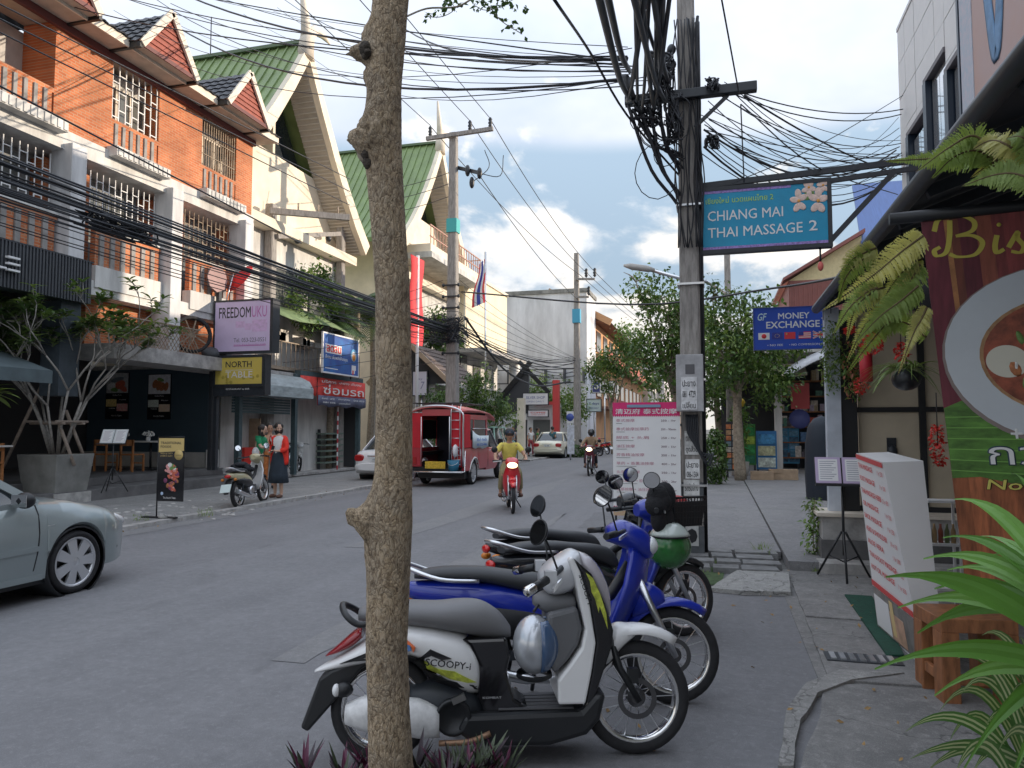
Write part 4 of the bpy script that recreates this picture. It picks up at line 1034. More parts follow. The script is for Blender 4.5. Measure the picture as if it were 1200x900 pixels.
def sticker(px0,px1,py0,py1,lines,col=(.62,.62,.62),ink=None,y=None,yo=.004):
 y = y if y is not None else PN.y-.137
 a = AY(px0,py0,y-yo); c = AY(px1,py1,y-yo)
 s = MB().box(a.x,c.x,y-yo-.003,y-yo+.002,c.z,a.z).build('sticker', mat('sticker_%d'%int(col[0]*100),col,.6,var=.25,scale=14), p1)
 h = a.z-c.z; n = len(lines)
 for i,l in enumerate(lines):
  text(l,(a.x+.015,y-yo-.0032,a.z-h*(i+.88)/n),(1,0,0),(0,0,1),c.x-a.x-.03,h/n*.62,ink or M_black,s,bold=.01)
sticker(798,817,442,480,['ปะยาง','081 4729','เปลี่ยน'],(.55,.55,.56),y=mbx-.14)
sticker(802,819,505,533,['ตอกเสาเข็ม','ดูดส้วม'],(.5,.5,.49))
sticker(803,820,538,561,['ปะยาง','086-1504'],(.62,.62,.62))
sticker(801,820,562,592,['รถรับจ้าง','089 72'],(.5,.5,.5))
sticker(803,819,612,640,['•'],(.33,.33,.32))
MB().box(PN.x-.134,PN.x+.134,PN.y-.1375,PN.y-.132,.02,.42).build('painted_band', mat('band_dark',(.06,.065,.07),.8,var=.3,scale=9), p1)
MB().box(PN.x-.132,PN.x+.132,PN.y-.1375,PN.y-.131,.62,.95).build('painted_band', MATS['band_dark'], p1)
b = MB(); random.seed(8)
for i in range(7):
 x = PN.x+.0+i*.022; q = [(x-.06,PN.y-.2,1.78),(x-.04,PN.y-.22,1.55-.03*i),(x+.06,PN.y-.2,1.40-.04*i),(x+.12,PN.y-.12,1.30)]
 b.tube(catmull(q,4),.011,5)
b.build('service_cable', M_cable, p1)
PB = Vector((-9.35,25.6,0)); zb = AY(539,157,25.6).z
p2 = pole('tall concrete power pole with double crossarm behind the red songthaew', PB.x, PB.y, zb+.05, .46, .27)
A = AY(500,159,25.45); Bq = AY(578,154,25.45)
MB().bar((A.x,25.42,zb-.12),(Bq.x,25.42,zb-.02),.13,.14).build('crossarm', M_concp, p2)
A2 = AY(531,192,25.5); B2 = AY(563,212,25.0)
MB().bar((A2.x,25.9,A2.z),(B2.x+.1,24.6,B2.z+.15),.12,.14).build('crossarm', M_dkmetal, p2)
for f in (.06,.66,.96): insulator(p2,(A.x+(Bq.x-A.x)*f,25.42,zb+.02-.08*(1-f)),1.6)
for px,py in ((548,200),(553,214),(562,203)): 
 q = AY(px,py,25.0); MB().ell(q,.10,.10,.22,8,6).build('insulator', M_dkmetal, p2)
for k in range(7):
 z = 6.9-k*.42; MB().bar((PB.x-.28,PB.y-.22,z),(PB.x+.28,PB.y-.22,z),.05).build('rack_bracket', M_dkmetal, p2)
 for sx in (-.30,.30): MB().ell((PB.x+sx,PB.y-.22,z),.06,.06,.07,8,6).build('insulator', M_dkmetal, p2)
MB().box(PB.x-.20,PB.x+.20,PB.y-.20,PB.y+.2,AY(536,272,25.5).z,AY(536,256,25.5).z).build('painted_band', mat('turquoise',(.05,.33,.33),.6), p2)
PF = Vector((-7.9,43.0,0)); zf = AY(674,297,43).z
p3 = pole('slim concrete power pole beside the parked gold sedan far up the street', PF.x, PF.y, zf, .42, .26)
for py in (327,348):
 a = AY(675,py,42.8); c = AY(697 if py < 340 else 690,py,42.8); MB().bar((a.x,42.8,a.z),(c.x,42.8,c.z),.12).build('crossarm', M_concp, p3)
 for f in (.55,1.0) if py < 340 else (1.0,): insulator(p3,(a.x+(c.x-a.x)*f,42.8,a.z+.05),2.2)
MB().box(PF.x-.23,PF.x+.23,42.76,43.2,AY(676,378,42.8).z,AY(676,362,42.8).z).build('painted_band', mat('azure',(.06,.30,.45),.6), p3)
PA = AX(318,240,-14.5); PC = AX(400,235,-14.5)
pA = pole('left concrete post of the pair that carries the beams above the workshop', PA.x, PA.y, PA.z, .36, .30)
pC = pole('right concrete post of the pair that carries the beams above the workshop', PC.x, PC.y, PC.z, .36, .28)
bm_ = thing('beam_rack', 'pair of concrete beams with insulators spanning the two posts above the workshop', 'beam', (PA.x+.2,(PA.y+PC.y)/2,7.4))
a = AX(324,277,-14.3); c = AX(398,274,-14.3); MB().bar(a,c,.16,.16).build('beam', M_concp, bm_)
d = AX(316,247,-14.3); e = Vector((-12.2, d.y+1.6, d.z+.05)); MB().bar(d,e,.15,.2).build('beam', M_concp, bm_)
for f in (.3,.55,.8):
 q = a.lerp(c,f); MB().ell(q-Vector((0,0,.18)),.12,.12,.12,8,6).build('insulator', M_dkmetal, bm_)
for f in (.35,.6,.85):
 q = d.lerp(e,f); MB().tube([q,q+Vector((0,0,.35))],.03,5).build('spike', M_rust, bm_)
PR = AX(852,296,0.35)
_q=AD(852,296,31); pole('distant grey pole rising out of the roadside trees', _q.x, _q.y, _q.z, .30, .24)
sl_ = thing('street_lamp', 'street lamp arm with long head reaching out of the trees', 'street lamp', (.8,20.4,5.6))
A = AY(800,327,20.4); Bq = AY(733,311,20.4)
MB().tube([(_q.x,_q.y-.2,7.2),(A.x+.6,20.9,A.z),(A.x,20.4,A.z),(Bq.x+.5,20.4,Bq.z-.10)],.05,6).build('arm', M_steel, sl_)
MB().loft([[(Bq.x+dx,20.4+sy*w,Bq.z+dz+sz*h) for sy,sz in ((-1,-1),(1,-1),(1,.6),(0,1),(-1,.6))] for dx,dz,w,h in ((-.05,0,.04,.03),(.15,-.03,.13,.08),(.6,-.12,.12,.08),(.8,-.17,.05,.04))]).build('lamp_head', M_greywall, sl_)
def cable(pts, r, label, group, sag=0.0, n=14, name='overhead_cable'):
 pts = [Vector(p) for p in pts]
 if len(pts) == 2:
  a, c = pts; q = []
  for i in range(n+1):
   t = i/n; p = a.lerp(c,t); p.z -= sag*4*t*(1-t); q.append(p)
 else: q = catmull(pts, 5)
 o = MB().tube(q, r, 5).build(name, M_cable); o['label'] = label; o['category'] = 'cable'; o['group'] = group; return o
random.seed(12)
GB = 'black cables in the thick bundle along the left side'
for i in range(26):
 dx, dz = rnd(-.30,.30), rnd(-.34,.34)
 zl = 5.15+dz*1.1
 pts = []
 for k in range(9):
  t = k/8; y = -4+t*(PB.y+4-.3); z = zl+(5.25-zl)*t*0.7+rnd(-.02,.02)-.28*4*t*(1-t)*.5+(dz*.1)
  pts.append((-9.45+dx*(1-.6*t)+rnd(-.02,.02), y, z))
 cable(pts, random.choice((.009,.012,.016,.02)), 'black cable in the thick sagging bundle along the left side of the street', GB)
for i in range(7):
 z0 = 4.55+rnd(-.35,.25); cable([(-9.4+rnd(-.3,.3),-4,z0+.5),(PB.x,PB.y-.3,5.0+rnd(-.3,.3))], .009, 'thin slack cable hanging below the thick left bundle', 'thin cables below the left bundle', sag=.45)
cl = MB(); random.seed(6)
q0 = AX(140,262,-9.4)
for i in range(26):
 p = [q0+Vector((rnd(-.15,.15),rnd(-.8,.8),rnd(-.22,.12))) for _ in range(4)]; cl.tube(catmull(p,4),.014,4)
tag(cl.build('cable_tangle', M_cable), 'tangled dark knot of cable loops hung on the left bundle before the white column', 'cable tangle')
cl = MB(); q0 = Vector((PB.x,PB.y-.3,5.3))
for i in range(34):
 p = [q0+Vector((rnd(-.75,.75),rnd(-.5,.2),rnd(-.65,.55))) for _ in range(4)]; cl.tube(catmull(p,4),rnd(.008,.018),4)
tag(cl.build('cable_tangle', M_cable), 'tangled coil of cables tied round the power pole behind the songthaew', 'cable tangle')
for i,(ya,yb) in enumerate(((5,150),(22,165),(38,181))):
 a = AX(0,ya,-10.6); c = AX(320,yb+15,-10.6); d = (c-a)
 cable([a-d*.6, c+d*.55], .013, 'single dark wire slanting across the brick upper storey', 'wires across the brick upper storey')
a = AX(0,101,-10.2); c = AX(232,222,-10.2); d = c-a; cable([a-d*.6,c+d*.9], .017, 'lone thicker wire slanting along the white cornice of the brick shophouse', 'wire along the cornice')
for i,f in enumerate((.06,.66,.96)):
 x = A.x*0+(AY(500,159,25.45).x+(AY(578,154,25.45).x-AY(500,159,25.45).x)*f)
 cable([(x+.2,-30,zb+.4),(x,25.42,zb+.38)], .014, 'high wire from the crossarm of the power pole passing overhead', 'high wires along the street', sag=.9)
 cable([(x,25.42,zb+.36),(AY(690,326,42.8).x-.5+.5*i,42.8,AY(690,322,42.8).z)], .016, 'high wire from the power pole to the slim pole', 'high wires to the slim pole', sag=.45)
 cable([(AY(690,326,42.8).x-.5+.5*i,42.8,AY(690,322,42.8).z),(-5+i*.5,85,11.5)], .018, 'high wire beyond the slim pole', 'high wires beyond the slim pole', sag=.4)
cable([AY(561,204,25.0),(AY(678,350,42.8).x,42.8,AY(678,352,42.8).z)], .016, 'lower wire from the side arm of the power pole to the slim pole', 'lower wire to the slim pole', sag=.35)
for i,(pa,pb) in enumerate((((560,172),(553,215)),((583,210),(560,204)))):
 pass
for i,(s,e,mid) in enumerate((((568,176),(553,214),(573,196)),((590,182),(561,203),(586,206)))):
 cable([AY(*s,25.3),AY(*mid,25.2),AY(*e,25.0)], .016, 'short looping jumper wire at the power pole crossarm', 'jumper wires')
for i in range(9):
 z = 5.6-rnd(0,.8); cable([(PB.x+.2,PB.y-.2,z),(PF.x-.1,PF.y-.3,5.0+rnd(-.5,.7))], rnd(.014,.03), 'black cable of the bundle between the power pole and the slim pole', 'cables between power pole and slim pole', sag=rnd(.4,.9))
for i in range(8):
 z = 7.1-i*.42; cable([(PB.x+.3,PB.y-.22,z),(PF.x,PF.y-.3,5.6+i*.02+rnd(-.1,.3))], .009, 'thin fanned wire from the rack on the power pole', 'thin fanned wires on the power pole', sag=.25)
 cable([(PB.x-.3,PB.y-.22,z),(-14.2,PB.y-1-i*.5,z-1.0+rnd(-.5,.2))], .009, 'thin fanned wire from the power pole to the hall side', 'thin fanned wires to the hall side', sag=.1)
for k,(py,yy) in enumerate(((202,.0),(215,.1),(230,.2))):
 a = AY(527,py,25.6); cable([a, AX(440,py+22,-14.5)], .014, 'dark wire from the power pole towards the farther hall', 'wires to the farther hall', sag=.1)
cable([AY(541,342,25.4),AY(740,357,22.0),AY(905,338,18.0),AY(1000,322,14.5)], .028, 'thick cable sagging right across the street in front of the grey block', 'cable across the street')
cable([AY(545,372,25.3),AY(590,432,30),AY(630,452,36),AY(668,447,42.6)], .045, 'heaviest sagging cable between the power pole and the slim pole', 'heavy sagging cable')
hub = Vector((PN.x-.25,PN.y-.15,6.35))
for i,(pa,pb,dd) in enumerate((((-40,-70),(735,72),(-18)),((60,-28),(735,76),(-15)),((120,-12),(735,79),(-15)),((200,4),(735,84),(-14)),((-30,-30),(735,66),(-17)),((150,-40),(735,70),(-15)),((205,30),(735,92),(-14.)),((310,-20),(735,74),(-14)),((430,-8),(735,68),(-13)))):
 e = AX(*pa, dd); s = AD(*pb, hub.y*.964+.1)
 cable([s,e], random.choice((.010,.012,.02)), 'cable spanning the street from the near pole to the upper left', 'cables spanning the street overhead', sag=.25+.08*i)
tops = [(702,-4),(712,-6),(742,-6),(748,-4),(756,-8),(761,-8),(766,-6),(772,-8),(778,-6),(752,-5),(745,-7),(785,-5),(770,-9)]
for i,t0 in enumerate(tops):
 p = AD(*t0, 5.0+rnd(-.3,.3)); q = AD(736+rnd(-2,50) if i > 1 else 738, 112+rnd(-30,25), PN.y*.96)
 d = (p-q); cable([q, q.lerp(p,.5)+Vector((0,0,-.12)), p, p+d*.9+Vector((0,0,.3))], random.choice((.014,.018,.024)) if i > 1 else .03, 'black cable dropping from overhead to the crossarm of the near pole', 'cables coming overhead to the near pole')
for i in range(9):
 a = AD(740+rnd(-6,40),112+rnd(-8,18),PN.y*.955); e = AD(806+rnd(-8,5),205+rnd(-30,60),PN.y*.985)
 cable([a,a.lerp(e,.5)+Vector((-.05,0,-.12)),e,e+Vector((0,0,-.8))], random.choice((.010,.016,.022)), 'black cable slanting from the left crossarm end down to the near pole', 'cables slanting down the near pole')
cable([AD(648,-3,5.5),AD(692,62,7.6),AD(735,135,9.0),AD(800,210,9.6)], .014, 'single diagonal wire passing left of the near pole crossarm', 'diagonal wire')
cl = MB(); random.seed(16)
for (px,py,sx,sy,n) in ((775,90,16,30,34),(790,140,12,30,22),(835,98,8,8,10),(835,166,8,8,12),(758,130,18,20,16)):
 for i in range(n):
  p = [AD(px+rnd(-sx,sx),py+rnd(-sy,sy),PN.y*.965+rnd(-.15,.1)) for _ in range(4)]; cl.tube(catmull(p,4),rnd(.007,.016),4)
for i in range(9):
 c0 = AD(770+rnd(-20,30),150+rnd(-20,60),PN.y*.965); rr = rnd(.12,.35)
 cl.tube([c0+Vector((rr*math.cos(t)*.8,rnd(-.02,.02),rr*math.sin(t))) for t in np.linspace(.4,5.5,14)],.006,4)
tag(cl.build('cable_tangle', M_cable), 'dense tangle of loops and splices on the near pole beside the crossarm', 'cable tangle')
b = MB(); a = AD(731,88,PN.y*.955); c = AD(741,118,PN.y*.955); b.tube([a,a.lerp(c,.1),a.lerp(c,.9),c],[.03,.06,.06,.03],10); tag(b.build('splice_box', M_black), 'black cylindrical cable splice hanging at the left crossarm end', 'splice')
ends = [(1058,128),(1056,134),(1056,168),(1054,172),(1053,182),(1052,190),(1050,176),(1054,198),(1049,206),(1053,200)]
for i,e in enumerate(ends):
 s = AD(825+rnd(0,6),(92,96,100,140,146,150,152,165,170,172)[i],PN.y*.97); q = AX(*e,2.98)
 cable([s,q], random.choice((.007,.009,.014)), 'thin cable from the near pole to the tiled building', 'cables to the tiled building', sag=.22+.05*i)
for i in range(16):
 cable([AD(820+rnd(0,40),95+rnd(0,85),PN.y*.97),AX(1050+rnd(0,8),135+rnd(0,75),2.98)], rnd(.004,.007), 'very thin drop wire from the near pole to the tiled building', 'drop wires to the tiled building', sag=rnd(.1,.7))
for i in range(10):
 cable([AD(735+rnd(0,30),70+rnd(-20,30),PN.y*.96),AX(rnd(100,420),rnd(-30,60),-14)], rnd(.005,.009), 'very thin drop wire from the near pole across to the left houses', 'drop wires across the street', sag=rnd(.2,1.0))
cable([AD(872,112,8.7),AX(1056,205,2.98)], .012, 'cable crossing down from the right crossarm end to the eave', 'cable to the eave', sag=.1)
cable([AD(868,122,8.7),AD(958,196,8.9),AX(1052,228,2.98)], .008, 'second thin cable from the right crossarm end', 'second cable to the eave')
cable([AD(845,-4,7.0),AD(866,110,8.7)], .009, 'thin wire rising from the right crossarm end out of the top of the frame', 'rising wire')
cable([AX(1058,112,2.98),AD(960,170,8.9),AD(858,215,8.8)], .006, 'thin wire crossing diagonally behind the blue massage sign', 'diagonal thin wire')
cable([AD(868,122,8.7),AD(872,214,8.75)], .008, 'hanger wire holding up the blue massage sign', 'hanger wires of the massage sign')
# ------------------------------------------------------------------ signs
def board_y(name, label, cat, px0, px1, py0, py1, Y, depth, m, frame=None, fw=.03, base=None, fm=None):
 """flat sign facing the camera side (-Y); returns thing and a uv -> point function"""
 a = AY(px0,(py0+py1)/2,Y); c = AY(px1,(py0+py1)/2,Y)
 z1 = AY((px0+px1)/2,py0,Y).z; z0 = AY((px0+px1)/2,py1,Y).z
 t = thing(name, label, cat, base or (a.x+(c.x-a.x)/2,Y+depth/2,z0))
 fm = fm or M_dkmetal
 MB().box(a.x,c.x,Y,Y+depth,z0,z1).build('panel', m, t)
 if frame:
  MB().box(a.x-fw,c.x+fw,Y-.012,Y+depth+.004,z1,z1+fw).build('frame', fm, t); MB().box(a.x-fw,c.x+fw,Y-.012,Y+depth+.004,z0-fw,z0).build('frame', fm, t)
  MB().box(a.x-fw,a.x-.001,Y-.011,Y+depth+.003,z0,z1).build('frame', fm, t); MB().box(c.x+.001,c.x+fw,Y-.011,Y+depth+.003,z0,z1).build('frame', fm, t)
 W_, H_ = c.x-a.x, z1-z0
 P = lambda u, v, e=.003: (a.x+W_*u, Y-e, z0+H_*v)
 return t, P, W_, H_
def put(t, P, W_, H_, s, u, v, w, h, m, bold=0.0, shear=0.0, e=.003):
 return text(s, P(u,v,0), (1,0,0), (0,0,1), W_*w, H_*h, m, t, depth=e, bold=bold, shear=shear)
def rect(t, P, u0, u1, v0, v1, m, e0=.0005, e1=.0035, name='print'):
 a = P(u0,v0,e0); c = P(u1,v1,e1); return MB().box(a[0],c[0],c[1],a[1],a[2],c[2]).build(name, m, t)
INK = mat('ink_black',(.02,.02,.025),.5); INKW = mat('ink_white',(.80,.80,.80),.5); INKP = mat('ink_pink',(.40,.13,.36),.5); INKR = mat('ink_red',(.50,.05,.05),.5)
t,P,w,h = board_y('shop_sign','lilac square FREEDOMUKU sign box on a black post','sign',252,316.5,353,411.5,17.4,.30,mat('lilac',(.50,.42,.60),.6,var=.06,scale=3),True,.05,(-13.3,17.4,.48))
MB().box(P(1,0)[0]+.052,P(1,0)[0]+.09,17.38,17.72,P(0,0)[2]-.05,P(0,1)[2]+.05).build('side_panel', M_dkmetal, t)
put(t,P,w,h,'FREEDOM',.07,.67,.58,.22,INK,.012); put(t,P,w,h,'UKU',.67,.67,.27,.22,INKP,.0,e=.006)
put(t,P,w,h,'Tel. 053-223-0551',.35,.18,.58,.085,mat('ink_grey',(.13,.12,.17),.5),.004); rect(t,P,.35,.93,.10,.115,INKP)
put(t,P,w,h,'www.freedomuku.com',.35,.118,.58,.03,INKP)
for (u0,u1,v0,v1) in ((.38,.545,.47,.60),(.55,.675,.42,.55),(.68,.95,.38,.62)): rect(t,P,u0,u1,v0,v1,mat('lilac_pink',(.50,.36,.56),.6,var=.15,scale=12),.0004,.0012)
for x,yb in ((-13.27,.48),): MB().box(x-.07,x+.03,17.42,17.54,yb,5.45).build('post', M_dkmetal, t)
MB().box(-13.52,-13.42,17.45,17.57,.48,3.65).build('post', M_dkmetal, t)
t,P,w,h = board_y('shop_sign','yellow NORTH TABLE restaurant sign box under the lilac sign','sign',252.5,307,419,450,17.36,.22,mat('mustard',(.55,.42,.07),.6,var=.25,scale=5,col2=(.48,.38,.10)),True,.07,(-13.3,17.4,2.6))
put(t,P,w,h,'NORTH',.22,.63,.56,.23,INK,.012); rect(t,P,.22,.80,.52,.535,INKW); put(t,P,w,h,'TABLE',.22,.24,.58,.24,INKW,.0)
rect(t,P,-.02,1.02,-.13,-.085,mat('dk',(.02,.02,.02),.5),-.03,.02,'strip'); put(t,P,w,h,'RESTAURANT & BAR',.25,-.22,.5,.06,INKW,e=.02)
for i in range(9):
 random.seed(i); u,v = rnd(.05,.95),rnd(.03,.3); a = P(u,v,.002); MB().ell(a,.05,.0006,.05,8,4).build('leaf_print', mat('mustard_dk',(.36,.28,.05),.6), t)
MB().box(P(1,0)[0]+.072,P(1,0)[0]+.12,17.33,17.6,P(0,0)[2]-.3,P(0,1)[2]+.07).build('side_panel', M_dkmetal, t)
MB().box(P(0,0)[0]-.07,P(1,0)[0]+.071,17.36,17.58,P(0,0)[2]-.32,P(0,0)[2]-.071).build('lower_panel', M_dkmetal, t)
def board_x(name,label,cat,X,y0,y1,z0,z1,m,depth=.05):
 t = thing(name,label,cat,(X,(y0+y1)/2,z0))
 MB().box(X-depth,X,y0,y1,z0,z1).build('panel', m, t)
 W_,H_ = y1-y0,z1-z0
 P = lambda u,v,e=.004: (X+e, y0+W_*u, z0+H_*v)
 return t,P,W_,H_
def putx(t,P,W_,H_,s,u,v,w,h,m,bold=0.0,e=.004): return text(s,P(u,v,0),(0,1,0),(0,0,1),W_*w,H_*h,m,t,depth=e,bold=bold)
a = AX(379.5,390,-13.35); c = AX(420,399,-13.35); z0 = AX(379.5,435,-13.35).z
t,P,w,h = board_x('billboard','blue billboard with red Thai word and a round orange figure above the red banner','sign',-13.35,a.y,c.y,z0,a.z,mat('billboard_blue',(.025,.05,.22),.5,var=.2,scale=2,col2=(.02,.12,.34)))
for (y0,y1,zz0,zz1) in ((a.y-.05,c.y+.05,a.z,a.z+.05),(a.y-.05,c.y+.05,z0-.05,z0)): MB().box(-13.41,-13.34,y0,y1,zz0,zz1).build('frame', M_white, t)
for y in (a.y-.025,c.y+.025): MB().box(-13.41,-13.342,y-.024,y+.024,z0,a.z).build('frame', M_white, t)
def rx(t,P,u0,u1,v0,v1,m,e=.002,name='print'):
 p,q = P(u0,v0,0),P(u1,v1,e); return MB().box(p[0]+.0005,q[0],p[1],q[1],p[2],q[2]).build(name,m,t)
rx(t,P,.05,.50,.50,.74,INKW); putx(t,P,w,h,'ลดลม',.08,.53,.40,.18,mat('red_ink',(.6,.04,.03),.5),.03,.006)
putx(t,P,w,h,'ปั๊มลม เพิ่มพลังให้รถคุณ',.05,.33,.62,.13,INKW,.01); rx(t,P,.05,.4,.09,.11,INKW)
for (u,v,r,m,e) in ((.86,.56,.26,mat('cyan_glow',(.12,.35,.55),.5),.003),(.86,.53,.20,INKW,.006),(.86,.50,.13,mat('orange_ink',(.75,.22,.03),.5),.009)):
 MB().lathe(P(u,v,0),(1,0,0),[(0,r*.95),(e,r*.95),(e,0)],16).build('roundel', m, t)
rx(t,P,.80,.93,.05,.28,INKW,.005); rx(t,P,.82,.86,.02,.14,INKR,.007); rx(t,P,.90,.93,.02,.14,mat('ink_blue',(.03,.08,.4),.5),.007)
b = MB(); b.bar((-13.5,a.y+.3,3.5),(-13.5,a.y+.3,a.z),.05); b.bar((-13.5,c.y-.3,3.5),(-13.5,c.y-.3,a.z),.05); b.build('support', M_dkmetal, t)
a = AX(360,436,-13.5); c = AX(433,446,-13.5); zt = 3.45; zb_ = AX(400,476,-13.5).z
t = thing('cloth_banner','tattered red banner with pale Thai writing hung under the workshop beam','banner',(-13.6,(a.y+c.y)/2,zb_))
def cloth_x(t,y0,y1,z0,z1,m,X=-13.68,name='cloth',amp=.03):
 n=18; A=[];B_=[]
 for i in range(n+1):
  y=y0+(y1-y0)*i/n; x=X+amp*math.sin(i*1.3)+amp*.5*math.sin(i*2.9)
  A.append((x,y,z0+.04*math.sin(i*1.1))); B_.append((X+amp*.3*math.sin(i),y,z1))
 A2=[(p[0]-.012,p[1],p[2]) for p in A]; B2=[(p[0]-.012,p[1],p[2]) for p in B_]; m_=n+1
 mb=MB(); mb.add(A+B_+A2+B2,[(i,i+1,m_+i+1,m_+i) for i in range(n)]+[(2*m_+i,3*m_+i,3*m_+i+1,2*m_+i+1) for i in range(n)]+[(i,2*m_+i,2*m_+i+1,i+1) for i in range(n)]+[(m_+i,m_+i+1,3*m_+i+1,3*m_+i) for i in range(n)],True)
 return mb.build(name,m,t)
M_rb = mat('banner_red',(.56,.055,.045),.75,var=.25,scale=3)
cloth_x(t,a.y-.1,a.y+1.0,zb_+.35,zt,M_rb,X=-13.69)
cloth_x(t,a.y+1.02,c.y,zb_,zt,M_rb)
cloth_x(t,a.y+1.0,c.y,zb_-.02,zb_+.36,mat('banner_foot',(.10,.11,.17),.75,var=.3,scale=4),X=-13.645,name='lower_print',amp=.02)
o = lambda u,v: (-13.60,a.y+1.1+(c.y-a.y-1.2)*u,zb_+(zt-zb_)*v)
M_pinkw = mat('pale_print',(.72,.60,.58),.7)
for (s,u,v,ww,hh,m) in (('บริการ',.02,.82,.3,.11,M_pinkw),('ปะยาง เติมลม',.38,.83,.5,.1,M_pinkw),('ซ่อมรถ',.05,.42,.9,.36,M_pinkw),('จันทร์ - เสาร์',.02,.22,.26,.07,INKW),('เปิดทุกวัน',.36,.22,.26,.07,INKW),('โทร 053',.70,.22,.26,.07,INKW),('081 595',.05,.08,.25,.06,INKW),('มอเตอร์ไซค์',.38,.08,.25,.06,INKW)):
 text(s,o(u,v),(0,1,0),(0,0,1),(c.y-a.y-1.2)*ww,(zt-zb_)*hh,m,t,depth=.0,bold=.012)
q = G(395,550,.08); sp = thing('striped_pole','thin red and white striped pole standing before the workshop','pole',(q.x,q.y,.06))
for i in range(14): MB().lathe((q.x,q.y,.06+i*.17),(0,0,1),[(0,.03),(.17,.03)],8).build('band', mat('pole_red',(.42,.05,.06),.6) if i%2==0 else M_white, sp)
q = G(205,608,.06); Yb = q.y
t,P,w,h = board_y('standing_board','black and gold TRADITIONAL FOODS board on a thin stand at the left kerb','sign',185.5,215,513.5,587.5,Yb,.02,M_blackgloss,False,base=(q.x,Yb,.06))
M_gold = mat('gold_print',(.48,.36,.14),.5)
rect(t,P,0.0,1.0,.80,1.0,M_gold); a=P(0,0,.0)
tri=MB(); p0,p1,p2=P(0,.80,.003),P(1,.80,.003),P(0,.775,.003); tri.add([p0,p1,p2],[(0,1,2)]); tri.build('print',M_gold,t)
put(t,P,w,h,'TRADITIONAL',.08,.905,.82,.04,INK,.015,e=.006); put(t,P,w,h,'FOODS',.08,.845,.42,.04,INK,.015,e=.006)
MB().lathe(P(.80,.735,0),(0,-1,0),[(0,w*.17),(.004,w*.17),(.004,0)],18).build('roundel', M_gold, t); put(t,P,w,h,'OPEN',.71,.72,.18,.02,INK,e=.006)
put(t,P,w,h,'FRESH & TASTY',.08,.745,.48,.025,M_gold); put(t,P,w,h,'EVERY DAY',.08,.705,.48,.025,M_gold)
random.seed(3)
for i in range(46):
 u=.52+rnd(-.25,.27); v=rnd(.14,.58); k=random.random()
 wd=.30*math.sin(PI*(v-.10)/.52); u=.52+rnd(-wd,wd)
 MB().ell(P(u,v,.001+.0015*k),w*rnd(.05,.10),.003,h*rnd(.018,.045),8,5,Matrix.Rotation(rnd(-1,1),3,'Y')).build('food',random.choice((fr,fr,fo,mat('food_pink',(.55,.25,.24),.5,var=.4,scale=40),mat('food_plum',(.16,.04,.10),.5))) if v<.45 else random.choice((fg,fr,fw_,MATS['food_pink'])),t)
put(t,P,w,h,'The North Table',.22,.04,.5,.03,INKW); MB().ell(P(.17,.12,.001),.03,.003,.03,8,5).build('logo',mat('logo_blue',(.35,.45,.6),.5),t)
b=MB(); xL=P(0,0)[0]-.02; b.tube([(xL,Yb+.01,.07),(xL,Yb+.01,P(0,1)[2]+.02)],.012,6); b.tube([(xL,Yb+.01,P(0,1)[2]+.02),(P(1,1)[0],Yb+.01,P(0,1)[2]+.02)],.010,6); b.build('stand',M_black,t)
MB().box(xL-.28,xL+.40,Yb-.04,Yb+.06,.06,.085).build('base',M_black,t)
st=MB(); st.ell((xL+.20,Yb-.06,.10),.10,.06,.045,10,6); tag(st.build('stone',M_slab),'pale rounded stone beside the base of the gold and black board','stone')
def music_stand(x,y,z,label,hh,ww,tilt,pages,rz,pm):
 t=thing('menu_stand',label,'stand',(x,y,z),rz)
 MB().tube([(0,0,.25),(0,0,hh)],.014,8).build('pole',M_black,t,local=True)
 for k in range(3):
  an=k*2*PI/3+.5; d=Vector((math.cos(an),math.sin(an),0))
  b=MB(); b.tube([d*.02+Vector((0,0,.5)),d*.30+Vector((0,0,.01))],.012,6); b.tube([Vector((0,0,.18)),d*.18+Vector((0,0,.24))],.008,5); b.build('leg',M_black,t,local=True)
 ct,sn=math.cos(tilt),math.sin(tilt)
 V=Vector((0,sn,ct)); U=Vector((1,0,0)); o=Vector((0,-.03,hh-.02))
 MB().obox(o+V*.15,U*ww,V*.16,V.cross(U)*.006).build('desk',M_black,t,local=True)
 MB().obox(o+Vector((0,-.04,0)),U*ww,Vector((0,.05,0)),Vector((0,0,.012))).build('ledge',M_black,t,local=True)
 for sgn in (-1,1):
  n=U.cross(V); c0=o+V*.16+U*sgn*ww*.5+n*.012
  pg=MB().obox(c0,U*ww*.47,V*.15,n*.004).build('page',pm,t,local=True)
  MB().obox(c0+n*.005,U*ww*.36,V*.125,n*.001).build('sheet',mat('page_sheet',(.66,.66,.70),.6),pg,local=True)
  b=MB()
  for i in range(9): b.obox(c0+n*.0065+V*(.10-.025*i)+U*(-ww*.04*(i%3)),U*ww*(.30-.04*(i%3)),V*.004,n*.0005)
  b.build('print_lines',mat('print_grey',(.28,.27,.32),.6),pg,local=True)
 return t
q=G(131,577,.3); music_stand(q.x,q.y,.30,'black menu stand holding two open white pages on the restaurant step',1.02,.30,.35,2,.1,mat('page_grey',(.50,.53,.54),.6))
q=G(990,680,.0); music_stand(q.x,q.y,.010,'black tripod menu stand with lilac edged open menu by the massage shop',1.02,.27,.45,2,-.05,mat('page_lilac',(.40,.32,.46),.6))
Yp=PN.y-.22
t,P,w,h=board_y('price_board','white price board with pink Chinese heading leaning by the near pole','sign',718.5,797.5,471.5,605,Yp,.03,mat('board_white',(.62,.64,.70),.5,var=.03,scale=3),False,base=(AY(758,640,Yp).x,Yp,0))
M_mag=mat('magenta',(.50,.015,.12),.5,var=.1,scale=12)
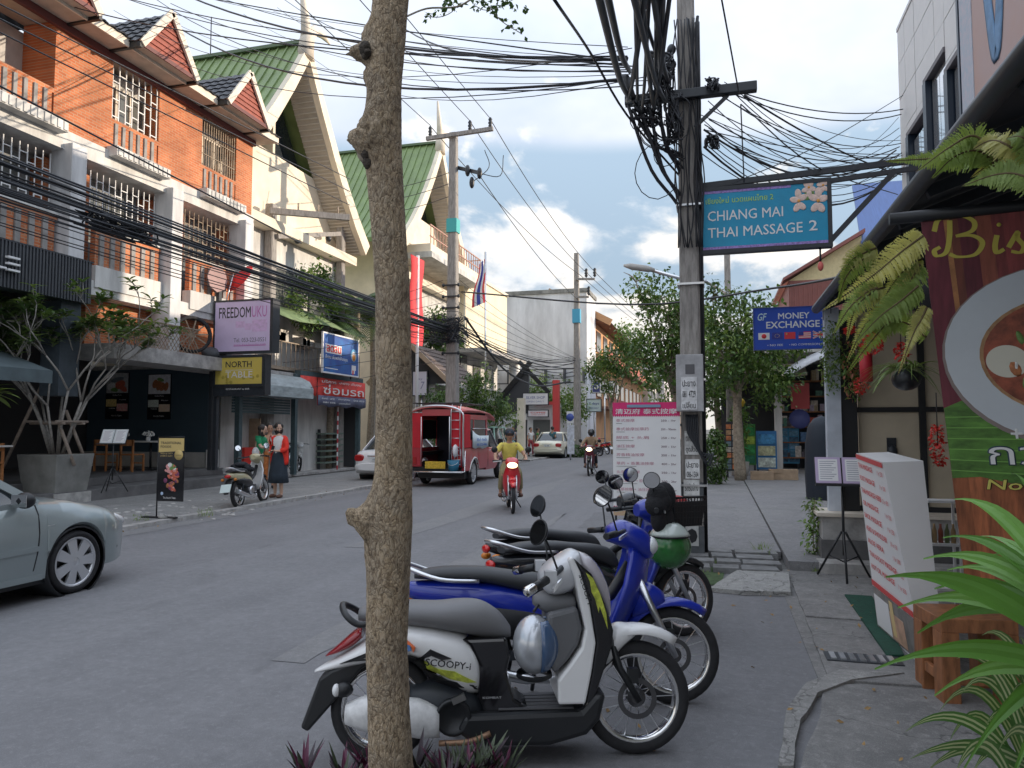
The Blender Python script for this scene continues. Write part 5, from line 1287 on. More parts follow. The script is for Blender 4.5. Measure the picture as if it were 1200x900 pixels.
rect(t,P,0,1,.885,1.0,M_mag)
b=MB()
for i in range(34): 
 p=P((i+.5)/34,.885,.0035); b.add([(p[0]-w/68,p[1],p[2]),(p[0]+w/68,p[1],p[2]),(p[0],p[1],p[2]-h*.014)],[(0,1,2)])
for i in range(34):
 p=P((i+.5)/34,.075,.0035); b.add([(p[0]-w/68,p[1],p[2]),(p[0]+w/68,p[1],p[2]),(p[0],p[1],p[2]+h*.012)],[(0,2,1)])
b.build('print',M_mag,t); rect(t,P,0,1,.055,.078,INKR); rect(t,P,0,1,0,.054,mat('photo_strip',(.40,.36,.20),.5,var=.6,scale=30,col2=(.45,.22,.18)))
put(t,P,w,h,'清迈府 泰式按摩',.04,.895,.92,.05,INKW,.012,e=.006)
items=['泰式按摩','泰式按摩加草药','脚底 + 头肩','油压按摩','芳香精油按摩','草药 + 香薰油按摩','头颈肩按摩','热石油按摩 + 脸部护理','足部按摩 + 油压按摩','泰式按摩 + 头部','按摩加桑拿']
pr=['250 - 1hr','350 - 90min','250 - 1hr','300 - 1hr','350 - 1hr','400 - 2hr','250 - 1hr','500 - 2hr','450 - 2hr','300 - 1hr']
M_pk=mat('pink_ink',(.40,.16,.22),.5)
for i,s in enumerate(items[:10]):
 v=.835-.076*i; put(t,P,w,h,s,.05,v-.008,.07*len(s) if len(s)<9 else .56,.028,M_pk); put(t,P,w,h,pr[i],.72,v-.006,.22,.018,mat('plum_ink',(.13,.06,.09),.5),.008)
 rect(t,P,.05,.05+(.09,.13,.26,.16,.21,.3,.12,.31,.2,.12)[i],v-.022,v-.0195,INK)
rect(t,P,.22,.72,.955,.98,mat('steel_clip',(.16,.24,.34),.4),.0,.02,'clip')
for u in (.03,.985): 
 a=P(u,0,-.01); MB().box(a[0]-.012,a[0]+.012,Yp+.031,Yp+.055,0.0,P(0,1)[2]).build('leg',M_dkmetal,t)
b=MB(); a=P(1,.8); b.bar((a[0]-.05,Yp+.045,a[2]),(PN.x-.10,PN.y-.05,a[2]),.03); b.build('tie_bar',M_dkmetal,t)
Ys=PN.y-.05
M_sblue=mat('sign_blue',(.009,.23,.39),.5,var=.08,scale=4)
t,P,w,h=board_y('hanging_sign','large blue CHIANG MAI THAI MASSAGE 2 sign hung from a dark arm','sign',823,970,219,289,Ys,.10,M_sblue,True,.05,(PN.x+.2,Ys,3.6))
put(t,P,w,h,'CHIANG MAI',.045,.485,.61,.17,INKW,.006); put(t,P,w,h,'THAI MASSAGE',.045,.20,.76,.17,INKW,.006); put(t,P,w,h,'2',.855,.215,.065,.17,INKW,.012)
put(t,P,w,h,'เชียงใหม่ นวดแผนไทย 2',.03,.78,.55,.11,mat('lime_ink',(.30,.50,.10),.5),.012)
b=MB(); M_pur=mat('purple_edge',(.25,.17,.42),.5,var=.5,scale=40)
rect(t,P,0,1,.0,.045,M_pur); rect(t,P,0,.72,.955,1,M_pur)
M_pet=mat('petal_pink',(.66,.46,.40),.6,var=.2,scale=30); 
for (cu,cv,s) in ((.78,.72,.085),(.93,.70,.095),(.86,.93,.07),(.97,.95,.06)):
 for k in range(5):
  an=k*2*PI/5+cu*7; p=P(cu+s*.75*math.cos(an)*(h/w),min(.98,cv+s*1.6*math.sin(an)*.9),.004)
  MB().ell((p[0],p[1],p[2]),h*s*.95,.004,h*s*.6,10,6,Matrix.Rotation(-an,3,'Y')).build('petal',M_pet,t)
 MB().ell(P(cu,cv,.007),h*s*.3,.004,h*s*.3,8,5).build('flower_heart',mat('heart_orange',(.6,.28,.05),.6),t)
for (cu,cv) in ((.86,.80),(.84,.76),(.88,.84)): MB().ell(P(cu,cv,.002),.06,.003,.03,8,5,Matrix.Rotation(cu*30,3,'Y')).build('leaf',fg,t)
zt=P(0,1)[2]+.05
ZR=AX(1110,203,1.6).z
MB().bar((PN.x+.14,Ys+.05,zt+.04),(2.9,Ys+.05,zt+.16),.05,.07).build('arm',M_dkmetal,t)
MB().bar((P(1,0)[0],Ys+.05,zt-.03),(2.9,Ys+.05,zt+.08),.045,.055).build('arm',M_dkmetal,t)
MB().bar((P(1,0)[0]+.02,Ys+.05,P(0,0)[2]+.02),(2.1,Ys+.05,zt+.04),.05,.06).build('strut',M_dkmetal,t)
MB().box(PN.x+.10,P(0,0)[0]-.051,Ys-.02,Ys+.12,P(0,0)[2]-.05,zt+.05).build('bracket',M_dkmetal,t)
b=MB(); a=P(.94,0); b.tube([(a[0],Ys+.05,a[2]-.05),(a[0],Ys+.05,a[2]-.22)],.012,6); hb=b.build('hook',M_dkmetal,t)
MB().ell((a[0],Ys+.05,a[2]-.27),.035,.035,.06,8,6).build('red_lamp',mat('red_bulb',(.55,.12,.1),.4),t)
Ym=10.6
t,P,w,h=board_y('exchange_sign','blue MONEY EXCHANGE board with a row of flags','sign',883.5,976,360,408.5,Ym,.06,mat('exchange_blue',(.010,.055,.36),.5,var=.08,scale=4),True,.008,None,mat('blue_edge',(.03,.06,.25),.5))
put(t,P,w,h,'MONEY',.315,.72,.40,.15,INKW,.022); put(t,P,w,h,'EXCHANGE',.16,.50,.68,.17,INKW,.022); put(t,P,w,h,'GF',.05,.70,.12,.18,mat('pale_blue_ink',(.45,.58,.75),.5),.02,.3)
put(t,P,w,h,'• NO FEE',.17,.07,.2,.05,INKW); put(t,P,w,h,'• NO COMMISSION',.45,.07,.38,.05,INKW); put(t,P,w,h,'+',.86,.66,.05,.1,INKW,.02)
def flag(u0,u1,kind):
 v0,v1=.235,.40; U=lambda f:u0+(u1-u0)*f; V_=lambda f:v0+(v1-v0)*f
 red,wh,bl=mat('flag_red',(.55,.03,.04),.5),INKW,mat('flag_blue',(.02,.03,.22),.5)
 if kind=='jp': rect(t,P,u0,u1,v0,v1,wh,name='flag'); MB().lathe(P(U(.5),V_(.5),0),(0,-1,0),[(.003,.032),(.006,.032),(.006,0)],14).build('disc',red,t)
 if kind=='eu':
  rect(t,P,u0,u1,v0,v1,bl,name='flag')
  for k in range(8): a=P(U(.5),V_(.5),.006); MB().ell((a[0]+.03*math.cos(k*PI/4),a[1],a[2]+.022*math.sin(k*PI/4)),.005,.002,.005,6,4).build('star',M_gold,t)
 if kind=='cn':
  rect(t,P,u0,u1,v0,v1,red,name='flag'); MB().ell(P(U(.2),V_(.75),.005),.012,.002,.012,6,4).build('star',M_gold,t)
 if kind=='us':
  rect(t,P,u0,u1,v0,v1,wh,name='flag')
  for k in range(4): rect(t,P,u0,u1,V_(k*2/7),V_((k*2+1)/7),red,.0035,.005,'stripe')
  rect(t,P,u0,U(.4),V_(.45),v1,bl,.005,.0065,'canton')
 if kind=='gb':
  rect(t,P,u0,u1,v0,v1,bl,name='flag')
  for (m,wd,e) in ((wh,.028,.005),(red,.012,.0065)):
   b=MB(); pa,pb,pc,pd=P(u0,v0,e),P(u1,v1,e),P(u0,v1,e),P(u1,v0,e); b.bar(pa,pb,.001,wd*.7,(0,0,1)) ; b.bar(pc,pd,.001,wd*.7,(0,0,1))
   b.obox(P(U(.5),V_(.5),e),(w*(u1-u0)/2,0,0),(0,.0006,0),(0,0,wd*.55)); b.obox(P(U(.5),V_(.5),e+.0004),(wd*.55,0,0),(0,.0006,0),(0,0,h*(v1-v0)/2)); b.build('cross',m,t)
for k,(u0,u1) in zip(('jp','eu','cn','us','gb'),((.055,.20),(.23,.365),(.39,.53),(.57,.725),(.75,.93))): flag(u0,u1,k)
b=MB(); a=P(1,.9); b.bar((a[0],Ym+.03,a[2]),(1.45,Ym-.9,3.0),.03); a=P(.9,1); b.tube([(a[0],Ym+.03,a[2]),(a[0]+.1,Ym-.8,3.05)],.012,5); a=P(.3,1); b.build('hanger',M_dkmetal,t)
t=thing('menu_lightbox','tall leaning white lightbox with red printed massage menu on its street side','sign',(1.25,6.0,.02))
BF,BN=Vector((1.21,6.55,.02)),Vector((1.30,5.50,.02)); TF,TN=Vector((1.12,6.75,1.40)),Vector((1.06,5.42,1.38)); T_=Vector((.12,.02,0)); T2=Vector((.25,.03,.012))
_m=MB(); _m.loft([[a_.lerp(b_,k/5) for k in range(6)]+[b_+tt,a_+tt] for a_,b_,tt in [(BF.lerp(TF,v/8),BN.lerp(TN,v/8),T_.lerp(T2,v/8)) for v in range(9)]],smooth=False); _m.build('box',mat('lightbox_white',(.66,.68,.68),.45,var=.03,scale=2),t)
U_=(BN-BF); V_=(TF-BF)
def FP_(u,v,e=.006):
 p=BF.lerp(BN,u).lerp(TF.lerp(TN,u),v); n=Vector((-1,-.09,.1)).normalized(); return p+n*e
def fquad(u0,u1,v0,v1,m,e=.004,name='print'):
 mb=MB(); k=6; e=e+.004
 A=[FP_(u0+(u1-u0)*i/k,v0,e) for i in range(k+1)]; B_=[FP_(u0+(u1-u0)*i/k,v1,e) for i in range(k+1)]
 A2=[p+Vector((.003,0,0)) for p in A]; B2=[p+Vector((.003,0,0)) for p in B_]; n=k+1
 mb.add(A+B_+A2+B2,[(i,i+1,n+i+1,n+i) for i in range(k)]+[(2*n+i,2*n+i+1,i+1,i) for i in range(k)]+[(n+i,n+i+1,3*n+i+1,3*n+i) for i in range(k)]+[(0,n,3*n,2*n),(k,2*n+k,3*n+k,n+k)]); return mb.build(name,m,t)
fquad(.02,.98,.245,.275,INKR); fquad(.02,.98,.97,.995,INKR,.005); fquad(.03,.97,.02,.24,mat('photo_dark',(.16,.15,.14),.5,var=.4,scale=9)); 
fquad(.05,.40,.03,.20,INKW,.007); fquad(.42,.72,.03,.17,mat('skin_print',(.42,.26,.18),.5,var=.3,scale=12),.0075); fquad(.45,.52,.05,.23,mat('gold_print2',(.55,.42,.2),.5),.009)
lines=['THAI MASSAGE','FOOT MASSAGE','THAI MASSAGE HERB','OIL MASSAGE','BACK MASSAGE','HEAD & SHOULDER','ALOE VERA','THAI & FOOT MASSAGE','HOT OIL MASSAGE']
for i,s in enumerate(lines):
 v=.92-.072*i
 o=FP_(.07,v,.006); u=(FP_(.9,v)-FP_(.07,v)); vv=(FP_(.3,v+.1)-FP_(.3,v))
 L0=u.length
 key=text(s,o,u,vv,L0*(.28+.03*len(s)),.04,INKR,t,depth=.0,bold=.01); text(('1 hr 250','1 hr 200','2 hr 450','1 hr 350','1 hr 250','30 m 150','1 hr 300','2 hr 400','1 hr 350')[i],FP_(.76,v,.006),u,vv,L0*.2,.032,INKR,t,depth=.0)
gm=MB(); a=[gp(990,702),gp(1022,704),gp(1060,775),gp(1040,775)]
gm.add([(x,y,.046) for x,y in a]+[(x,y,.02) for x,y in a],[(0,1,2,3),(0,4,5,1),(1,5,6,2),(2,6,7,3),(3,7,4,0)]); tag(gm.build('door_mat',mat('green_mat',(.010,.055,.035),.9,var=.3,scale=20,bump=.6,bscale=200)),'dark green mat on the pavement under the white lightbox','mat')
q=AD(1078,250,4.35); TLb=q
Ub=Vector((1,-.10,.0)).normalized(); 
BLb=AD(1132,690,4.25); Vb=(TLb-BLb); Hb=Vb.length; Vb.normalize(); Nb=Ub.cross(Vb).normalized(); Wb=.95
t=thing('food_banner','large leaning restaurant banner with gold Bistro lettering and a noodle bowl picture','banner',(BLb.x,BLb.y,0))
def BP(u,v,e=.0): return BLb+Ub*(Wb*u)+Vb*(Hb*v)+Nb*e
def bq(poly,m,e,name='print'):
 mb=MB(); A=[BP(u,v,e) for u,v in poly]; B_=[BP(u,v,e-.002) for u,v in poly]; n=len(A)
 mb.add(A+B_,[tuple(range(n)),tuple(range(2*n-1,n-1,-1))]+[(i,n+i,n+(i+1)%n,(i+1)%n) for i in range(n)]); return mb.build(name,m,t)
bq([(0,0),(1,0),(1,1),(0,1)],mat('banner_maroon',(.115,.022,.028),.5,var=.1),-.004,'cloth')
random.seed(17)
x=0.0; 
while x<1:
 w_=rnd(.05,.10); x2=min(1,x+w_); k=rnd(.6,1.3)
 g_=random.choice([(.12,.020,.028),(.16,.032,.032),(.10,.016,.026),(.20,.055,.035)])
 bq([(x,.40),(x2,.40),(x2,.998),(x,.998)],mat('wood_print_%d'%int(x*100),tuple(c*k for c in g_),.45,var=.3,scale=6,stretch=(6,6,.8)),.0,'print'); x=x2
bq([(.13,.5),(.155,.5),(.15,.998),(.12,.998)],mat('tan_streak',(.30,.13,.05),.5,var=.4,scale=9),.001); bq([(.58,.8),(.61,.8),(.62,.998),(.585,.998)],MATS['tan_streak'],.001)
x=0.0
while x<1:
 w_=rnd(.05,.09); x2=min(1,x+w_); k=rnd(.7,1.25)
 bq([(x,.01),(x2,.01),(x2,.345),(x,.345)],mat('wood_low_%d'%int(x*100),(.24*k,.075*k,.03*k),.45,var=.4,scale=7,stretch=(6,6,.8)),.0005); x=x2
lf=[(0,.29),(.15,.295),(.35,.275),(.6,.285),(1,.30),(1,.47),(.5,.49),(.1,.495),(0,.475)]
bq(lf,mat('leaf_print',(.07,.17,.028),.45,var=.5,scale=7,stretch=(1,1,3)),.002)
for k in range(6): bq([(0,.31+.028*k),(1,.29+.033*k),(1,.294+.033*k),(0,.312+.028*k)],mat('leaf_vein',(.16,.34,.07),.5),.0028)
def disc(cu,cv,ru,rv,m,e,name='bowl_print',n=40): return bq([(cu+ru*math.cos(2*PI*i/n),cv+rv*math.sin(2*PI*i/n)) for i in range(n)],m,e,name)
disc(.68,.605,.655,.235,mat('bowl_edge',(.20,.16,.15),.4),.0036); disc(.68,.61,.64,.228,mat('bowl_white',(.44,.47,.50),.4,var=.05,scale=3),.0048); disc(.70,.605,.48,.155,mat('bowl_rim',(.30,.17,.08),.4,var=.3,scale=20),.006); disc(.70,.605,.46,.148,mat('soup',(.23,.055,.028),.35,var=.5,scale=14),.0072)
disc(.36,.595,.11,.042,mat('egg_white',(.52,.50,.42),.4),.0085)
random.seed(23)
for k in range(38):
 an=rnd(0,2*PI); rr=math.sqrt(random.random()); cu,cv=.72+.40*rr*math.cos(an),.60+.125*rr*math.sin(an)
 if cu>1: continue
 p=BP(cu,cv,.008); mrot=Matrix.Rotation(rnd(0,3),3,'Y')
 MB().ell(p,rnd(.02,.05),.006,rnd(.012,.03),8,5,mrot).build('food',random.choice((fr,fo,fg,fw_,mat('noodle',(.48,.38,.2),.5),mat('chili',(.35,.04,.02),.4))),t)
disc(.75,.10,.42,.15,mat('bowl_white',(.44,.47,.50),.4),.003); disc(.8,.10,.30,.10,MATS['soup'],.0045)
disc(.95,.16,.06,.02,mat('carrot',(.5,.17,.05),.5),.006)
def brush(pts,m,wd=.018,e=.004):
 q=catmull([Vector((u,v,0)) for u,v in pts],7); mb=MB(); A=[];B_=[]
 for i,p in enumerate(q):
  d=(q[min(i+1,len(q)-1)]-q[max(i-1,0)]); d=Vector((d.x*Wb,d.y*Hb,0)).normalized(); n=Vector((-d.y,d.x,0)); s=wd*(.55+.6*abs(d.y))
  P0=BP(p.x,p.y,e); A.append(P0+Ub*n.x*s+Vb*n.y*s); B_.append(P0-Ub*n.x*s-Vb*n.y*s)
 m_=len(A); mb.add(A+B_,[(i,i+1,m_+i+1,m_+i) for i in range(m_-1)]); return mb.build('lettering',m,t)
M_bis=mat('gold_letter',(.42,.36,.06),.5)
SB_=lambda s:[(.03+(u-.09)*1.12,.93+(v-.93)*1.15) for u,v in s]
for st_ in ([(.20,.968),(.19,.93),(.165,.895),(.12,.888),(.11,.90),(.14,.908)],[(.12,.945),(.15,.972),(.24,.978),(.31,.962),(.30,.94),(.22,.93)],[(.22,.93),(.30,.928),(.34,.91),(.30,.885),(.22,.882),(.18,.89)],
   [(.41,.925),(.395,.90),(.40,.885),(.435,.892)],[(.455,.895),(.505,.928),(.50,.915),(.525,.895),(.505,.882),(.465,.886)],[(.60,.962),(.575,.92),(.57,.893),(.595,.886),(.635,.905)],[(.55,.928),(.63,.930)],[(.66,.925),(.675,.90),(.67,.884)],[(.675,.905),(.71,.928),(.735,.92)],[(.83,.925),(.78,.915),(.775,.89),(.82,.882),(.865,.898),(.86,.92),(.83,.925),(.90,.915)]):
 brush(SB_(st_),M_bis,.012)
MB().ell(BP(.405,.951,.004),.012,.003,.012,8,5).build('lettering',M_bis,t)
text('กวยจั๊บ',BP(.20,.325,0),Ub,Vb,.75*Wb,.075*Hb,mat('outline_navy',(.02,.04,.06),.5),t,depth=.005,bold=.035); text('กวยจั๊บ',BP(.205,.328,0),Ub,Vb,.74*Wb,.068*Hb,INKW,t,depth=.016,bold=.0)
text('+',BP(.33,.395,0),Ub,Vb,.06*Wb,.026*Hb,INKW,t,depth=.006,bold=.02); text('Noodles',BP(.17,.262,0),Ub,Vb,.50*Wb,.028*Hb,mat('outline_brown',(.04,.02,.01),.5),t,depth=.004,bold=.05,shear=.15); text('Noodles',BP(.172,.263,0),Ub,Vb,.49*Wb,.026*Hb,mat('yellow_letter',(.50,.45,.10),.5),t,depth=.012,bold=.012,shear=.15)
text('Spicy',BP(.2,.03,0),Ub,Vb,.3*Wb,.03*Hb,INKW,t,depth=.006,bold=.02); 
tb_a=AD(1042,257,4.4); tb_b=BP(1.05,1.0)+Vector((0,.03,.0))
MB().tube([tb_a,tb_a.lerp(tb_b,.5),tb_b],.036,12).build('top_tube',M_black,t)
MB().tube([BP(0,0)-Nb*.03,BP(1.0,0)-Nb*.03],.015,8).build('bottom_rod',M_black,t)
for u in (.45,.95): MB().tube([Vector((BP(u,0).x+.05,BP(u,0).y+.45,0.02)),BP(u,.0)-Nb*.05,BP(u,1.0)-Nb*.05],.016,6).build('stand_pole',M_black,t)
t,P,w,h=board_y('round_sign','white board with blue round no parking disc on a post by the gold sedan','sign',664,672,482,496,38,.06,M_white,False,base=(AY(668,500,38).x,38,0))
MB().lathe(P(.5,.5,0),(0,-1,0),[(0,.20),(.02,.20),(.02,0)],16).build('disc',mat('parking_blue',(.05,.08,.30),.5),t); MB().tube([(P(.5,0)[0],38.08,0),(P(.5,0)[0],38.08,P(0,1)[2])],.05,6).build('post',M_steel,t)
MB().box(P(0.1,0)[0],P(1.1,0)[0],37.97,38.03,P(0,0)[2]-1.6,P(0,0)[2]-.1).build('notice',mat('notice',(.45,.47,.52),.6,var=.3,scale=8),t)
for (name,lab,px0,px1,py0,py1,Y,s,bgc,ink) in (('shop_sign','white shop sign with bold black Thai lettering far up the street',694,722,447,460,52,'ตาหิน',(.60,.60,.60),INK),('shop_sign','pale blue small print sign hanging below the Thai lettered sign far up the street',688,704,468,482,50,'7 days',(.50,.60,.66),mat('ink_navy',(.04,.08,.25),.5)),
  ('shop_sign','white two line sign board on the small kiosk shop',613,642,461,474,45.6,'SILVER SHOP',(.62,.60,.66),mat('ink_slate',(.2,.2,.32),.5)),('shop_sign','white sign board marked 7 beside the brown roofed house',484,500,435.5,463,30.2,'7',(.55,.53,.60),mat('ink_slate',(.2,.2,.32),.5)),
  ('shop_sign','low white fascia board under the kiosk shop sign',619,642,481,488,45.55,'COFFEE',(.60,.56,.58),INKR)):
 t,P,w,h=board_y(name,lab,'sign',px0,px1,py0,py1,Y,.12,mat('bg_%d_%d'%(px0,py0),bgc,.6),True,.05,(AY((px0+px1)/2,py1,Y).x,Y,0 if Y!=45.6 and Y!=45.55 else 2.5))
 if s=='ตาหิน':
  rect(t,P,.02,.32,.05,.95,mat('sq_navy',(.04,.05,.16),.5)); put(t,P,w,h,s,.36,.12,.6,.7,ink,.03); MB().lathe(P(.17,.5,.004),(0,-1,0),[(0,w*.10),(.01,w*.10),(.01,w*.05),(0,w*.05)],14).build('emblem',INKW,t)
 elif s=='7': put(t,P,w,h,'7',.55,.25,.3,.32,ink,.0,.2); put(t,P,w,h,'day',.2,.62,.5,.12,ink)
 else: put(t,P,w,h,s,.12,.5,.76,.25,ink,.02); put(t,P,w,h,'OPEN DAILY',.15,.2,.7,.14,ink)
 if Y in (52,50,30.2): MB().tube([(P(.5,0)[0],Y+.2,0),(P(.5,0)[0],Y+.2,P(0,.9)[2])],.06,6).build('post',M_steel,t)
q=AX(489,560,-11.6); X=-11.6; y=AX(489,400,X).y; za,zb2=AX(489,302,X).z,AX(489,404,X).z
t=thing('red_pennant','tall plain red vertical banner on a white pole left of the power pole','banner',(X,y,0)); MB().tube([(X,y,0),(X,y,za+.1)],.07,8).build('pole',M_white,t)
A=AX(481.5,302,X); Bq=AX(496,302,X); n=10; mb=MB()
l=[(X+.04*math.sin(i),A.y,za-(za-zb2)*i/n) for i in range(n+1)]; r=[(X+.05*math.cos(i*.8),Bq.y,za-(za-zb2)*i/n) for i in range(n+1)]; l2=[(p[0]-.02,p[1],p[2]) for p in l]; r2=[(p[0]-.02,p[1],p[2]) for p in r]; m_=n+1
mb.add(l+r+l2+r2,[(i,i+1,m_+i+1,m_+i) for i in range(n)]+[(2*m_+i,3*m_+i,3*m_+i+1,2*m_+i+1) for i in range(n)]+[(i,2*m_+i,2*m_+i+1,i+1) for i in range(n)]+[(m_+i,m_+i+1,3*m_+i+1,3*m_+i) for i in range(n)],True); mb.build('cloth',mat('pennant_red',(.60,.04,.05),.7,var=.1),t)
X=-11.2; q=AX(569,295,X); t=thing('flag_pole','national flag with red white and blue bands drooping on a tall thin pole','flag',(X,q.y,0)); MB().tube([(X,q.y,0),(X,q.y,q.z)],.05,6).build('pole',M_steel,t)
zz=[AX(565,v,X).z for v in (300,358)]
cols=[mat('fl_red',(.50,.04,.05),.7),INKW,mat('fl_blue',(.04,.05,.26),.7),INKW,mat('fl_red',(.50,.04,.05),.7)]
ww=[.0,.18,.36,.64,.82,1.0]; n=10
for k in range(5):
 mb=MB(); L2=[];R2=[]
 for i in range(n+1):
  s=i/n; f=lambda u:Vector((X,q.y-.06,zz[0]-(zz[0]-zz[1])*(s*.9+.12*(1-u)))) + RT*((u-1)*(.30+.40*s)+.05*math.sin(s*7)) + FW*(.05*math.sin(u*8+s*5))
  L2.append(f(ww[k])); R2.append(f(ww[k+1]))
 m_=n+1; mb.add(L2+R2+[p+FW*.012 for p in L2]+[p+FW*.012 for p in R2],[(i,i+1,m_+i+1,m_+i) for i in range(n)]+[(2*m_+i,3*m_+i,3*m_+i+1,2*m_+i+1) for i in range(n)],True); mb.build('stripe',cols[k],t)
MB().box(-9.9,-9.55,36.8,37.2,0.06,3.2).build('marker_post', M_cream); o=bpy.data.objects['marker_post']; tag(o,'cream painted upright stone post behind the songthaew roof','post')
# ------------------------------------------------------------------ vehicles
def fus(st, n=14, p=2.4, yc=0.0):
 """stations (x, z_low, z_high, half_width) -> rounded body along x"""
 secs = []
 for (x, a, c, w) in st:
  zc, hz = (a+c)/2, max(1e-3,(c-a)/2); s = []
  for i in range(n):
   t = 2*PI*i/n; cs, sn = math.cos(t), math.sin(t)
   s.append((x, yc+w*math.copysign(abs(cs)**(2/p), cs), zc+hz*math.copysign(abs(sn)**(2/p), sn)))
  secs.append(s)
 return MB().loft(secs)
def dense(st, k=3):
 q = []
 A = np.array(st, float); m = len(A)
 for i in range(m-1):
  for j in range(k):
   t = j/k; p0, p1, p2, p3 = A[max(i-1,0)], A[i], A[i+1], A[min(i+2,m-1)]
   q.append(tuple(0.5*((2*p1)+(p2-p0)*t+(2*p0-5*p1+4*p2-p3)*t*t+(3*p1-p0-3*p2+p3)*t**3)))
 q.append(tuple(A[-1])); return q
def sideprism(poly, w): return MB().prism(poly, (0,0,0), (1,0,0), (0,0,1), -w, w)
def wheel(t, x, z, r, w, y=0.0, spokes=16, rim=None, disc=True, alloy=False):
 c = Vector((x,y,z)); hw = w/2
 ty = MB().lathe(c,(0,1,0),[(-hw*.72,r*.78),(-hw*.95,r*.86),(-hw*.8,r*.955),(-hw*.35,r*.995),(0,r),(hw*.35,r*.995),(hw*.8,r*.955),(hw*.95,r*.86),(hw*.72,r*.78),(-hw*.72,r*.78)],40).build('wheel', M_rubber, t, local=True)
 rm = MB().lathe(c,(0,1,0),[(-hw*.75,r*.785),(-hw*.78,r*.73),(-hw*.4,r*.705),(hw*.4,r*.705),(hw*.78,r*.73),(hw*.75,r*.785)],36).build('rim', rim or M_chrome, ty, local=True)
 b = MB()
 if alloy:
  for i in range(7):
   a = i*2*PI/7; d = Vector((math.cos(a),0,math.sin(a))); s = Vector((-math.sin(a),0,math.cos(a)))
   for yy in (-hw*.55,):
    q0, q1 = c+d*r*.12+Vector((0,yy-.01,0)), c+d*r*.74+Vector((0,yy,0)); b.hexa([q0-s*.035*r/.3-Vector((0,.012,0)),q0+s*.035*r/.3-Vector((0,.012,0)),q1+s*.055*r/.3-Vector((0,.012,0)),q1-s*.055*r/.3-Vector((0,.012,0)),q0-s*.035*r/.3+Vector((0,.012,0)),q0+s*.035*r/.3+Vector((0,.012,0)),q1+s*.055*r/.3+Vector((0,.012,0)),q1-s*.055*r/.3+Vector((0,.012,0))])
  b.lathe(c+Vector((0,-hw*.62,0)),(0,-1,0),[(-.02,r*.2),(.0,r*.2),(.012,r*.12),(.014,0)],18)
  b.build('spoke', rim or M_steel, ty, local=True)
  MB().lathe(c,(0,1,0),[(-hw*.2,0),(-hw*.2,r*.70)],24).build('brake', M_black, ty, local=True)
 else:
  for i in range(spokes):
   a = i*2*PI/spokes; a2 = a+(.32 if i%2 else -.32); yy = hw*.55*(1 if i%4 < 2 else -1)
   b.bar(c+Vector((math.cos(a2)*r*.14,yy,math.sin(a2)*r*.14)), c+Vector((math.cos(a)*r*.72,0,math.sin(a)*r*.72)), .0035)
  b.build('spoke', M_steel, ty, local=True)
  MB().lathe(c,(0,1,0),[(-hw*1.0,0),(-hw*1.0,r*.10),(-hw*.6,r*.17),(hw*.6,r*.17),(hw,r*.10),(hw,0)],16,False).build('hub', mat('hub_alloy',(.09,.09,.095),.45,.8), ty, local=True)
  if disc: 
   MB().lathe(c+Vector((0,-hw*1.05,0)),(0,1,0),[(0,r*.27),(0,r*.36),(.004,r*.36),(.004,r*.27),(0,r*.27)],24,False).build('brake_disc', mat('disc_steel',(.10,.10,.105),.4,.9), ty, local=True)
   MB().box(x-.05,x+.0,y-hw*1.2-.03,y-hw*1.2+.01,z+r*.30,z+r*.56).build('brake_caliper', M_black, ty, local=True)
 return ty
def arcfender(t, x, z, r, a0, a1, w, m, name='front_fender', th=.012):
 secs = []; n = 12
 for i in range(n+1):
  a = R(a0+(a1-a0)*i/n); k = math.sin(PI*min(1,max(0,(i+.6)/(n+1.2))))**.5; s = []
  d = Vector((math.cos(a),0,math.sin(a)))
  for (yy, rr) in ((-w*k,r-.03),(-w*.8*k,r-.005),(-w*.4*k,r+.008),(0,r+.012),(w*.4*k,r+.008),(w*.8*k,r-.005),(w*k,r-.03),(w*.95*k,r-.03-th*.4),(w*.7*k,r-.008-th),(0,r-th),(-w*.7*k,r-.008-th),(-w*.95*k,r-.03-th*.4)):
   s.append(Vector((x,yy,z))+d*rr)
  secs.append(s)
 return MB().loft(secs).build(name, m, t, local=True)
def mirror(t, base, top, nrm, r=.058, m=None, oval=1.0, glass=True):
 base, top, nrm = Vector(base), Vector(top), Vector(nrm).normalized()
 mid = base.lerp(top,.55)+Vector((0,0,.03))
 st = MB().tube(catmull([base,mid,top],5),.0055,6).build('mirror_stem', M_black, t, local=True)
 MB().lathe(top,nrm,[(-.028,.0),(-.022,r*.7),(-.004,r),(.004,r*1.02),(.004,r*.93)],20).build('mirror_shell', M_black, st, local=True)
 MB().lathe(top,nrm,[(.0035,.0),(.0035,r*.94)],20).build('mirror_glass', mat('mirror_face',(.80,.80,.80),.03,1.0), st, local=True)
def paint(name, col, metal=0.0, rough=.32): return mat(name, col, rough, metal, coat=.7, var=.04, scale=3)
M_seat = mat('seat_vinyl',(.030,.032,.036),.5,bump=.1,bscale=300)
